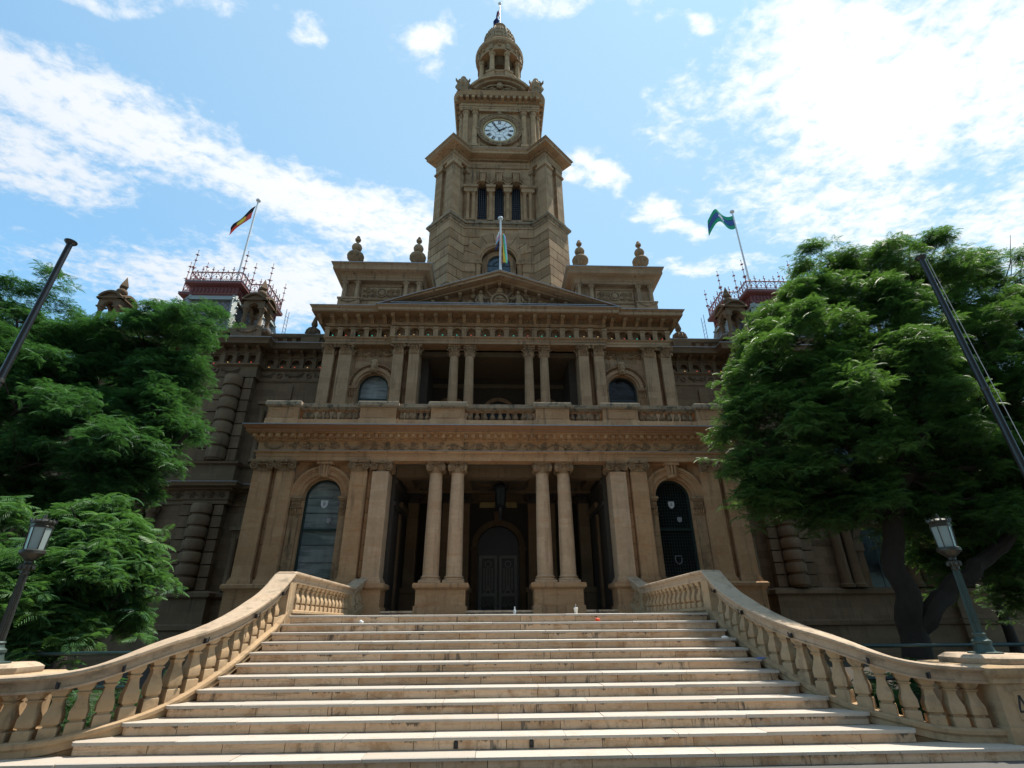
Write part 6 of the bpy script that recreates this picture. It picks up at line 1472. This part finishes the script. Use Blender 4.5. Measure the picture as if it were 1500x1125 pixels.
# ================================================================== small things left on the steps
CU = empty('paper_cup', (1.72, .12, 1.98), 'white paper cup with a straw standing on the top step', 'cup')
b = MB(); b.lathe([(.032, 0), (.045, .10), (.049, .105), (.049, .115)], 16); part('cup_body', b, 'cup', CU); b = MB(); b.lathe([(.046, .112), (.049, .116), (.044, .128), (.02, .13)], 16); part('lid', b, 'white', CU); b = MB(); b.tube([(0, 0, .12), (.004, 0, .21)], .005, 6); part('straw', b, 'white', CU)
b = MB(); rnd = random.Random(2)
for k in range(4): b.blob((rnd.uniform(-.03, .05), rnd.uniform(-.02, .02), .03), (rnd.uniform(.03, .05), .03, rnd.uniform(.025, .04)), 9, 6)
tag(link('orange_rag', b.mesh('orange rag', 'orange'), None, (2.10, -.36, 1.815)), 'crumpled orange red rag on the second step from the top', 'rag')
b = MB(); b.lathe([(.02, 0), (.028, .02), (.03, .07), (.018, .09), (.012, .12), (.014, .135)], 12); b.blob((.0, 0, .14), .014)
tag(link('small_bottle', b.mesh('small bottle', 'shield'), None, (.30, .06, 1.98)), 'tiny pale bottle standing on the top step before the door', 'bottle')
b = MB(); b.blob((0, 0, .015), (.08, .04, .02), 9, 5); b.blob((.06, .01, .012), (.05, .03, .016), 8, 5)
tag(link('blue_wrapper', b.mesh('blue wrapper', 'blue_bit'), None, (4.74, -2.22, 1.155)), 'crumpled blue wrapper on the right end of a step', 'wrapper')
b = MB(); b.blob((0, 0, .02), (.07, .05, .025), 8, 5); b.blob((.05, .02, .015), (.04, .04, .02), 8, 5)
tag(link('white_wrapper', b.mesh('white wrapper', 'white'), None, (4.45, -1.46, 1.485)), 'crumpled white wrapper on the right end of an upper step', 'wrapper')
b = MB(); b.blob((0, 0, .03), (.035, .03, .035), 8, 5); b.blob((.03, .01, .02), (.03, .03, .025), 8, 5)
tag(link('pale_tissue', b.mesh('pale tissue', 'white'), None, (-3.08, -.33, 1.815)), 'pale crumpled tissue near the left end of the upper steps', 'tissue')
# ================================================================== ground and surroundings
b = MB(); b.add([(-900, -900, 0), (900, -900, 0), (900, 900, 0), (-900, 900, 0)], [(0, 1, 2, 3)]); struct('ground', b, 'asphalt')
for s in (-1, 1):
    b = MB(); b.box(*sorted((s*5.5, s*24)), -2.75, 13.5, -.02, .10); o = struct('garden_bed', b, 'soil')
b = MB(); b.add([(-60, -16, .004), (60, -16, .004), (60, -4.2, .004), (-60, -4.2, .004)], [(0, 1, 2, 3)]); struct('pavement', b, 'paving')
def window_block(name, label, x0, x1, y0, y1, h, mat, side, nx, nz, cat='building', z0=1.2, arch=False):
    """plain neighbour with rows of windows on one face; side 'x' faces the street axis, 'y' faces north or south"""
    o = empty(name, ((x0+x1)/2, (y0+y1)/2, 0), label, cat); ox, oy = (x0+x1)/2, (y0+y1)/2
    b = MB(); b.box(x0-ox, x1-ox, y0-oy, y1-oy, 0, h); part('wall', b, mat, o)
    b = MB(); b.box(x0-ox-.4, x1-ox+.4, y0-oy-.4, y1-oy+.4, h, h+.7); part('roof', b, 'grey', o)
    st = h/nz
    for i in range(nx):
        for j in range(nz):
            b = MB(); zc = st*(j+.5); 
            if side in ('-y', '+y'):
                yy = (y0-oy) if side == '-y' else (y1-oy); sg = -1 if side == '-y' else 1; w = (x1-x0)/nx; cx = x0-ox+w*(i+.5); b.box(cx-w*.3, cx+w*.3, *sorted((yy+sg*.05, yy-sg*.02)), zc-st*.32, zc+st*.32)
                c = MB(); c.box(cx-w*.38, cx+w*.38, *sorted((yy+sg*.25, yy)), zc-st*.40, zc-st*.33); c.box(cx-.04, cx+.04, *sorted((yy+sg*.1, yy+sg*.051)), zc-st*.32, zc+st*.32)
            else:
                xx = (x0-ox) if side == '-x' else (x1-ox); sg = -1 if side == '-x' else 1; w = (y1-y0)/nx; cy = y0-oy+w*(i+.5); b.box(*sorted((xx+sg*.05, xx-sg*.02)), cy-w*.28, cy+w*.28, zc-st*.32, zc+st*.30)
                c = MB(); c.ring(0, 0, 0.01, .02, 0, .01) if False else c.box(*sorted((xx+sg*.2, xx)), cy-w*.36, cy+w*.36, zc-st*.40, zc-st*.33); c.box(*sorted((xx+sg*.15, xx)), cy-w*.36, cy+w*.36, zc+st*.31, zc+st*.38)
            wn = part('window', b, 'glass_dark', o); part('frame', c, 'grey', wn)
    return o
window_block('office_building', 'tall pale office building across the street facing the hall', -46, 4, -64, -44, 46, 'office', '+y', 14, 11)
window_block('office_building', 'lower grey office building across the street to the right', 6, 52, -64, -45, 38, 'office_dark', '+y', 12, 9)
window_block('brick_building', 'red brick building with stone window bands far right behind the trees', 30, 46, 24, 46, 16, 'brick_red', '-x', 6, 4)
window_block('stone_building', 'sunlit sandstone building glimpsed through the far left trees', -52, -34, 16, 44, 20, 'warm_wall', '+x', 8, 5)
# ================================================================== trees
rng = np.random.default_rng(4)
def frond_template(L, droop, npin, seed):
    """feathery leaf: arched rib with pairs of narrow leaflets; returns verts (quads in order)"""
    r = np.random.default_rng(seed); q = []
    for k in range(npin):
        s = .10+.90*(k+.5)/npin; x = L*s*(1-.12*droop*s); z = .16*L*s-droop*L*s*s
        ln = L*.44*math.sin(PI*min(1, .20+.84*s))**.8*(1.1-.45*s); w = L*.046
        for side in (-1, 1):
            a = R(66-30*s)+r.uniform(-.1, .1); dx, dy = math.cos(a)*ln, side*math.sin(a)*ln; dz = -.30*ln-droop*ln*.4*s+r.uniform(-.05, .05)*ln
            q += [(x, 0, z), (x+dx*.45+w*.75, dy*.45, z+dz*.35+.004), (x+dx, dy, z+dz), (x+dx*.5-w*.75, dy*.5, z+dz*.4+.004)]
    return np.array(q)
def crown_mesh(name, blobs, density, L, seed, mat, npin=9, per=7, spray=.42):
    """every clump carries flat sprays on its skin, every spray a handful of rosettes, every rosette a ring of arching leaves"""
    r = np.random.default_rng(seed); temps = [frond_template(L, d, npin, k) for k, d in enumerate((.30, .55, .85))]
    C_ = []; Nn = []
    for (x, y, z, rx, rz) in blobs:
        ry = rx*.95; area = (rx*rz*2+rx*ry)
        ns = max(3, int(area*3.3/(spray/.42)**2)); d = r.normal(size=(ns*4, 3)); d /= np.linalg.norm(d, axis=1)[:, None]
        d = d[d[:, 2] > -.75][:ns]; sc = r.uniform(.62, 1.0, len(d))+(r.random(len(d)) < .14)*r.uniform(.1, .4, len(d))
        sp = np.c_[x+d[:, 0]*rx*sc, y+d[:, 1]*ry*sc, z+d[:, 2]*rz*sc]
        per_s = max(2, int(density*area*1.35/ns))
        for c, dd in zip(sp, d):
            m = r.poisson(per_s)+1; u = r.normal(size=(m, 2))*spray*.55
            h = -np.hypot(u[:, 0], u[:, 1])*.35+r.normal(size=m)*.14+(u[:, 0]*dd[0]+u[:, 1]*dd[1])*-.45
            C_.append(np.c_[c[0]+u[:, 0], c[1]+u[:, 1], c[2]+h]); Nn.append(np.repeat(dd[None], m, 0))
    C_ = np.concatenate(C_); Nn = np.concatenate(Nn); m = len(C_)
    V = []; tone = []; rt = np.clip(r.normal(.30, .16, m), 0, .8); fresh = (r.random(m) < .40)
    for k in range(per):
        ti = r.integers(0, 3, m); az = 2*np.pi*k/per+r.uniform(-.35, .35, m)+np.arctan2(Nn[:, 1], Nn[:, 0])
        el = r.uniform(-.45, .55, m); sc = r.uniform(.60, 1.15, m); roll = r.uniform(-.45, .45, m)
        for t_ in range(3):
            idx = np.where(ti == t_)[0]
            if not len(idx): continue
            P_ = temps[t_][None]*sc[idx, None, None]
            cr, sr = np.cos(roll[idx])[:, None], np.sin(roll[idx])[:, None]; x, y, z = P_[..., 0], P_[..., 1]*cr-P_[..., 2]*sr*.3, P_[..., 1]*sr+P_[..., 2]
            ce, se = np.cos(el[idx])[:, None], np.sin(el[idx])[:, None]; x, z = x*ce-z*se, x*se+z*ce
            ca, sa = np.cos(az[idx])[:, None], np.sin(az[idx])[:, None]; x, y = x*ca-y*sa, x*sa+y*ca
            V.append((np.stack([x, y, z], -1)+C_[idx][:, None, :]).reshape(-1, 3))
            nq = P_.shape[1]//4; sq = (np.arange(nq)//2)/(nq/2)      # young leaflets near the twig tip are yellower
            tone.append((rt[idx][:, None]+fresh[idx][:, None]*np.clip(.75-1.9*sq, 0, 1)[None]+r.normal(size=(len(idx), 1))*.08).ravel())
    V = np.concatenate(V).astype(np.float32); tone = np.clip(np.concatenate(tone), 0, 1).astype(np.float32); nq = len(V)//4
    me = bpy.data.meshes.new(name); me.vertices.add(len(V)); me.vertices.foreach_set('co', V.ravel()); me.loops.add(nq*4); me.loops.foreach_set('vertex_index', np.arange(nq*4, dtype=np.int32))
    me.polygons.add(nq); me.polygons.foreach_set('loop_start', np.arange(0, nq*4, 4, dtype=np.int32)); me.polygons.foreach_set('loop_total', np.full(nq, 4, dtype=np.int32))
    at = me.attributes.new('tone', 'FLOAT', 'FACE'); at.data.foreach_set('value', tone); me.materials.append(M[mat]); me.update(); me.validate(); return me
def tree(name, label, base, trunk, branches, blobs, density, L, seed, mat, group='jacaranda like trees beside the steps', npin=8, per=6):
    o = empty(name, base, label, 'tree', group); inv = (-base[0], -base[1], -base[2])
    pts = catmull(trunk[0], 5); n = len(pts); b = MB(); b.tube([(p[0]+.05*math.sin(i*1.3), p[1]+.05*math.cos(i*.9), p[2]) for i, p in enumerate(pts)], [trunk[1]+(trunk[2]-trunk[1])*i/(n-1) for i in range(n)], 12); part('trunk', b, 'bark', o, inv)
    for path, r0, r1 in branches:
        pts = catmull(path, 5); n = len(pts); b = MB(); b.tube([(p[0]+.06*math.sin(i*1.7+r0*50), p[1]+.06*math.cos(i*1.1), p[2]+.04*math.sin(i*2.1)) for i, p in enumerate(pts)], [r0+(r1-r0)*i/(n-1) for i in range(n)], 8); part('branch', b, 'bark', o, inv)
    # twigs from the nearest trunk or branch point into each clump
    pool = [p for path, _, _ in branches for p in path]+list(trunk[0][1:]); b = MB(); r = random.Random(seed)
    for (x, y, z, rx, rz) in blobs:
        c = Vector((x, y, z)); q = min(pool, key=lambda p: (Vector(p)-c).length); q = Vector(q); m = q.lerp(c, .5)+Vector((r.uniform(-.2, .2), r.uniform(-.2, .2), r.uniform(-.3, .05)))
        b.tube([q, m, c+Vector((0, 0, -rz*.2))], [.06, .04, .018], 6)
        for k in range(4):
            e = c+Vector((r.uniform(-1, 1)*rx*.8, r.uniform(-1, 1)*rx*.8, r.uniform(-.2, .8)*rz)); b.tube([m.lerp(c, .5), m.lerp(e, .6)+Vector((0, 0, -.06)), e], [.028, .018, .007], 5)
    part('twigs', b, 'bark', o, inv)
    link('crown', crown_mesh(name+' crown', blobs, density, L, seed, mat, npin, per), o, inv)
    return o
LEFT_MAIN = [(-10.69, 2.2, 10.75, 1.18, 1.04), (-11.88, 2.6, 10.45, 1.15, 1.03), (-10.2, 2.0, 9.02, 0.8, 0.95), (-9.5, 2.0, 7.3, 0.55, 0.7), (-9.9, 1.5, 7.54, 0.85, 0.8), (-9.95, 1.6, 5.95, 0.7, 0.6), (-12.55, 2.6, 9.04, 1.44, 0.88), (-10.07, 0.6, 6.19, 1.13, 0.64), (-11.8, 1.0, 7.32, 1.34, 0.77), (-10.93, 1.2, 5.42, 1.29, 0.74), (-10.97, 2.4, 8.84, 1.2, 0.98), (-10.7, 2.2, 5.15, 0.8, 0.42), (-12.38, 2.2, 4.9, 1.73, 0.67), (-11.9, 2.4, 9.82, 0.89, 0.58), (-11.2, 2.8, 7.9, 1.2, 1.0), (-10.6, 2.6, 6.6, 1.0, .8), (-12.2, 3.0, 6.2, 1.3, .9)]
LEFT_FAR = [(-13.54, 1.2, 8.58, 1.41, 0.9), (-14.07, 2.4, 10.43, 1.24, 0.72), (-15.58, 1.8, 11.08, 1.33, 1.11), (-13.06, 0.4, 7.06, 1.1, 0.82), (-11.86, 0.4, 5.74, 1.23, 0.7), (-14.22, 0.8, 8.92, 0.99, 0.99), (-15.65, 1.5, 8.37, 1.42, 1.62), (-18.15, 2.5, 11.64, 1.39, 1.39), (-13.89, 1.5, 5.49, 1.31, 0.93), (-16.5, 2.4, 9.9, 1.3, 1.1), (-13.91, 2.4, 10.2, 0.9, 0.58), (-12.76, 2.4, 10.35, 0.94, 0.62), (-13.6, 2.8, 8.0, 1.3, 1.0), (-15.0, 3.0, 6.8, 1.4, 1.1), (-16.2, 3.0, 9.0, 1.3, 1.0), (-14.6, 3.0, 9.6, 1.1, .8)]
LEFT_BUSH = [(-9.44, -1.6, 3.41, 1.05, 0.56), (-8.79, -1.2, 3.68, 0.8, 0.66), (-8.1, -1.2, 3.33, 0.7, 0.45), (-7.65, -1.2, 2.85, 0.5, 0.5), (-8.1, -1.8, 2.61, 0.75, 0.6), (-8.74, -2.0, 2.35, 1.03, 0.71), (-9.89, -1.8, 3.25, 0.82, 0.82), (-7.75, -1.4, 2.15, 0.5, 0.5), (-8.3, -1.6, 1.76, 0.8, 0.45), (-9.01, -1.8, 1.66, 0.76, 0.45), (-10.5, -1.5, 2.51, 0.81, 1.08), (-8.9, -0.8, 4.1, 0.5, 0.38)]
RIGHT_MAIN = [(7.75, 1.2, 9.6, 0.62, 0.6), (9.0, 1.4, 11.0, 0.6, 0.55), (10.6, 1.8, 12.2, 0.95, 0.8), (7.86, 0.6, 8.62, 1.0, 0.85), (7.05, 0.6, 7.51, 0.62, 0.65), (9.27, 0.4, 9.7, 1.35, 1.04), (11.53, 0.8, 11.0, 1.33, 1.11), (13.79, 1.8, 13.33, 1.49, 0.94), (15.55, 2.2, 13.83, 1.54, 0.9), (9.42, -0.2, 7.81, 1.33, 0.95), (8.12, 0.0, 6.86, 1.21, 0.84), (6.9, 0.4, 6.2, 0.6, 0.7), (7.16, 0.6, 5.49, 0.93, 0.67), (8.16, 0.3, 5.6, 1.01, 0.73), (10.79, -0.3, 8.64, 1.36, 0.97), (11.08, 0.0, 7.08, 1.42, 0.95), (9.33, -0.2, 6.2, 1.18, 0.82), (10.51, 0.4, 5.64, 1.12, 0.74), (8.81, 0.8, 4.79, 0.83, 0.52), (11.86, 2.2, 13.75, 1.14, 0.71), (7.05, 1.0, 8.35, 0.55, 0.55), (6.8, 0.8, 6.95, 0.5, 0.6), (9.34, 1.6, 10.75, 0.8, 0.7), (11.06, 1.4, 11.67, 1.05, 0.93), (7.96, 0.2, 7.35, 1.0, 0.96), (9.25, 0.4, 5.25, 1.1, 0.73), (12.87, 0.6, 10.38, 1.3, 0.97), (12.71, 0.6, 8.68, 1.03, 0.93), (10.27, 0.8, 4.71, 0.92, 0.42), (7.61, 0.8, 4.62, 0.6, 0.36), (7.14, 0.4, 5.07, 0.6, 0.5), (11.4, 1.6, 9.4, 1.2, 1.0), (10.3, 1.6, 7.6, 1.3, 1.0), (9.4, 1.8, 8.9, 1.1, 1.0), (12.4, 1.4, 7.0, 1.2, .9), (9.0, .9, 4.5, .8, .35), (8.2, 1.0, 4.75, .7, .4), (11.6, 1.5, 4.75, .9, .5), (12.7, 1.8, 4.9, 1.0, .6), (10.6, 1.9, 5.0, .9, .5), (9.5, -.1, 4.5, .9, .35), (11.8, .2, 4.35, 1.0, .45), (13.2, .7, 4.25, 1.0, .5)]
RIGHT_FAR = [(17.24, 2.6, 13.22, 1.68, 1.16), (19.64, 3.0, 14.21, 1.76, 1.22), (15.67, 2.0, 10.47, 1.76, 1.18), (18.12, 2.2, 11.18, 1.7, 1.34), (15.23, 1.6, 8.48, 1.64, 1.09), (17.3, 2.0, 8.68, 1.58, 1.24), (13.31, 1.2, 6.71, 1.42, 0.91), (14.91, 1.4, 6.57, 1.44, 0.92), (12.51, 1.2, 5.67, 1.18, 0.69), (14.57, 2.0, 5.48, 1.24, 0.66), (16.89, 2.0, 6.78, 1.29, 1.29), (19.9, 2.6, 10.87, 1.73, 1.97), (16.21, 2.5, 5.18, 1.27, 0.74), (15.23, 2.4, 9.1, 1.39, 1.16), (15.56, 2.2, 11.71, 1.35, 1.1), (13.25, 2.4, 4.37, 1.1, 0.66), (14.73, 2.6, 3.91, 1.2, 0.8), (13.6, 2.8, 2.99, 0.88, 0.59), (16.2, 3.2, 3.6, 1.2, .9), (17.5, 3.2, 9.9, 1.6, 1.4), (14.2, 3.0, 10.2, 1.3, 1.2), (16.0, 3.4, 7.3, 1.5, 1.2), (14.2, 3.2, 7.6, 1.3, 1.1), (18.6, 3.2, 5.6, 1.4, 1.1), (15.2, 1.4, 4.9, 1.2, .8), (14.2, 2.4, 3.4, 1.0, .7), (15.6, 2.8, 2.6, 1.1, .7), (13.0, 2.6, 3.7, .8, .55)]
tree('feathery_tree', 'tall dark feathery tree nearest the hall on the left', (-11.3, 2.4, 0), ([(-11.3, 2.4, 0), (-11.2, 2.3, 2.2), (-11.0, 2.2, 4.2), (-11.0, 2.2, 6.4), (-11.0, 2.3, 9.4)], .28, .07),
     [([(-11.0, 2.2, 4.2), (-10.2, 1.9, 5.2), (-9.4, 1.7, 6.4), (-9.2, 1.8, 7.4)], .12, .03), ([(-11.0, 2.2, 5), (-11.9, 1.6, 6.4), (-12.4, 2.2, 8.6)], .11, .03), ([(-11, 2.2, 6.4), (-10.3, 2.1, 8), (-9.9, 2.0, 9)], .09, .02)], LEFT_MAIN, 66, .35, 21, 'leaf_l')
tree('feathery_tree', 'spreading feathery tree cut by the left edge behind the flagpole', (-14.6, 1.8, 0), ([(-14.6, 1.8, 0), (-14.5, 1.7, 2.2), (-14.5, 1.7, 4.4), (-14.9, 1.8, 7), (-15.4, 1.9, 10)], .26, .06),
     [([(-14.5, 1.7, 4.0), (-13.4, 1.1, 5.6), (-13.1, .8, 7.2)], .11, .03), ([(-14.5, 1.7, 4.4), (-15.4, 1.6, 6.4), (-17, 2.2, 9.4)], .11, .03), ([(-14.7, 1.7, 6), (-14.2, 2, 8.3), (-14.0, 2.2, 10)], .08, .02)], LEFT_FAR, 56, .35, 22, 'leaf_l')
tree('young_feathery_tree', 'low bushy young feathery tree behind the left lamp post', (-8.7, -1.6, 0), ([(-8.7, -1.6, 0), (-8.6, -1.6, 1.2), (-8.6, -1.5, 2.4), (-8.6, -1.4, 3.4)], .09, .03),
     [([(-8.6, -1.6, 1.0), (-8.0, -1.5, 1.8), (-7.5, -1.3, 2.6)], .05, .015), ([(-8.6, -1.6, 1.1), (-9.4, -1.7, 2.0), (-9.9, -1.7, 3.0)], .05, .015)], LEFT_BUSH, 84, .38, 23, 'leaf_b', npin=10, per=7)
tree('feathery_tree', 'big forked feathery tree shading the right balustrade', (9.85, .6, 0), ([(9.85, .6, 0), (9.85, .55, 1.2), (9.95, .5, 2.2), (9.98, .5, 3.4), (10.44, .5, 4.55), (11.1, .5, 5.5), (11.84, .5, 6.5), (12.5, .9, 8.2), (12.6, 1.3, 10.5)], .34, .07),
     [([(9.9, .5, 1.5), (10.98, .5, 2.37), (12.02, .5, 3.0), (13.21, .6, 3.67), (14.35, .8, 4.6), (15.6, 1.2, 6.0)], .24, .09), ([(10.44, .5, 4.5), (9.89, .5, 5.28), (9.41, .4, 6.25), (8.7, .5, 7.4), (8.3, .8, 9)], .13, .03), ([(10.5, .5, 4.46), (9.45, .5, 4.5), (8.47, .5, 4.91), (7.44, .5, 5.35)], .10, .025), ([(11.03, .5, 5.28), (12.26, .5, 5.48), (13.3, .6, 5.67), (14.66, .9, 6.1)], .10, .04), ([(11.0, .5, 5.4), (10.7, .4, 7), (10.4, .6, 9), (10.4, 1.2, 11)], .09, .02), ([(12.1, .6, 7), (13.2, 1.2, 9.5), (13.8, 1.6, 12)], .09, .02)], RIGHT_MAIN, 62, .35, 24, 'leaf_r')
tree('feathery_tree', 'feathery tree cut by the right edge behind the tall flagpole', (17.0, 2.6, 0), ([(17, 2.6, 0), (17, 2.5, 2.5), (16.8, 2.3, 5), (16.9, 2.3, 8), (17.2, 2.5, 11.5)], .28, .07),
     [([(16.8, 2.3, 4.6), (15.6, 2, 6.4), (15.3, 1.8, 8.4)], .12, .03), ([(16.9, 2.3, 6), (18.2, 2.4, 8.6), (19.4, 2.8, 11.5)], .12, .03), ([(16.8, 2.3, 4.2), (15, 1.8, 5.6), (13.6, 1.4, 6.4)], .1, .03)], RIGHT_FAR, 44, .36, 25, 'leaf_r')
tree('yellow_green_tree', 'yellow green sunlit tree in the background at far right', (24, 13, 0), ([(24, 13, 0), (24, 13, 4), (24.2, 13, 8)], .25, .08), [([(24, 13, 3), (22.5, 12.6, 5), (21.5, 12.4, 6.5)], .1, .03)],
     [(22.0, 12, 7.2, 1.8, 1.5), (24.2, 13, 9.0, 2.4, 1.9), (20.4, 12.4, 5.0, 1.6, 1.2), (23, 12, 5.0, 1.8, 1.3), (26.5, 13, 7.0, 2.2, 1.9), (25.6, 13, 16.3, 2.2, 1.6), (24.8, 12.6, 13, 2.4, 2.0), (28, 13, 17.2, 2.0, 1.5)], 14, .5, 26, 'leaf_y', None, 7, 6)
tree('sky_blocker_tree', 'broad tree added beyond the right edge to block sky light', (15.4, -3.4, 0), ([(15.4, -3.4, 0), (15.3, -3.4, 2.4), (15.0, -3.3, 4.6), (14.9, -3.3, 7)], .27, .08), [([(15.2, -3.4, 3), (14.0, -3.2, 4.8), (13.2, -3.0, 6.4)], .11, .03), ([(15.1, -3.4, 3.6), (16.4, -3.6, 5.4), (17, -3.6, 7)], .11, .03)],  # unseen tree added to cut the sky light on the right wing
     [(13.9, -3.0, 6.6, 1.3, 1.0), (15.3, -3.4, 8.4, 1.7, 1.2), (16.8, -3.6, 7.0, 1.6, 1.2), (15.2, -2.2, 6.2, 1.5, 1.1), (15.6, -4.6, 6.4, 1.5, 1.1), (14.4, -2.6, 5.0, 1.1, .8), (17.2, -2.6, 5.2, 1.4, 1.), (15.8, -3.2, 4.4, 1.3, .8)], 22, .5, 27, 'leaf_r')
for x, y, r_, h_, lb in ((-6.6, -2.3, .5, .42, 'low dark shrub behind the left balustrade nearest the lamp pier'), (-6.0, -1.6, .45, .45, 'low dark shrub behind the middle of the left balustrade'), (6.6, -2.3, .5, .42, 'low dark shrub behind the right balustrade nearest the lamp pier'), (6.1, -1.5, .45, .45, 'low dark shrub behind the middle of the right balustrade'), (7.6, -1.7, .6, .5, 'low dark shrub between the right tree trunk and the balustrade'), (-7.5, -2.2, .6, .5, 'low dark shrub under the young tree on the left')):
    tag(link('low_shrub', crown_mesh('low shrub', [(0, 0, .38, r_, h_)], 75, .26, int(abs(x*31)), 'leaf_l', 8, 6, .2), None, (x, y, .1)), lb, 'shrub', 'low shrubs behind the balustrades')
# ferns that push through the right balustrade
for x, y, z in ((5.62, -2.78, .80), (6.15, -3.36, .52), (-6.3, -3.35, .62), (-5.9, -3.1, .55)):
    me = crown_mesh('weed', [(0, 0, .06, .10, .07)], 150, .11, int(abs(x*100)), 'leaf_b', 6, 5, .08)
    tag(link('fern_weed', me, None, (x, y, z)), {562: 'small fern rooted at the shaded middle of the right balustrade', 615: 'small pale fern low behind the right balustrade', -630: 'small fern low behind the left balustrade near its pier', -590: 'small fern behind the left balustrade further up'}[round(x*100)], 'fern', 'ferns behind the balustrades')
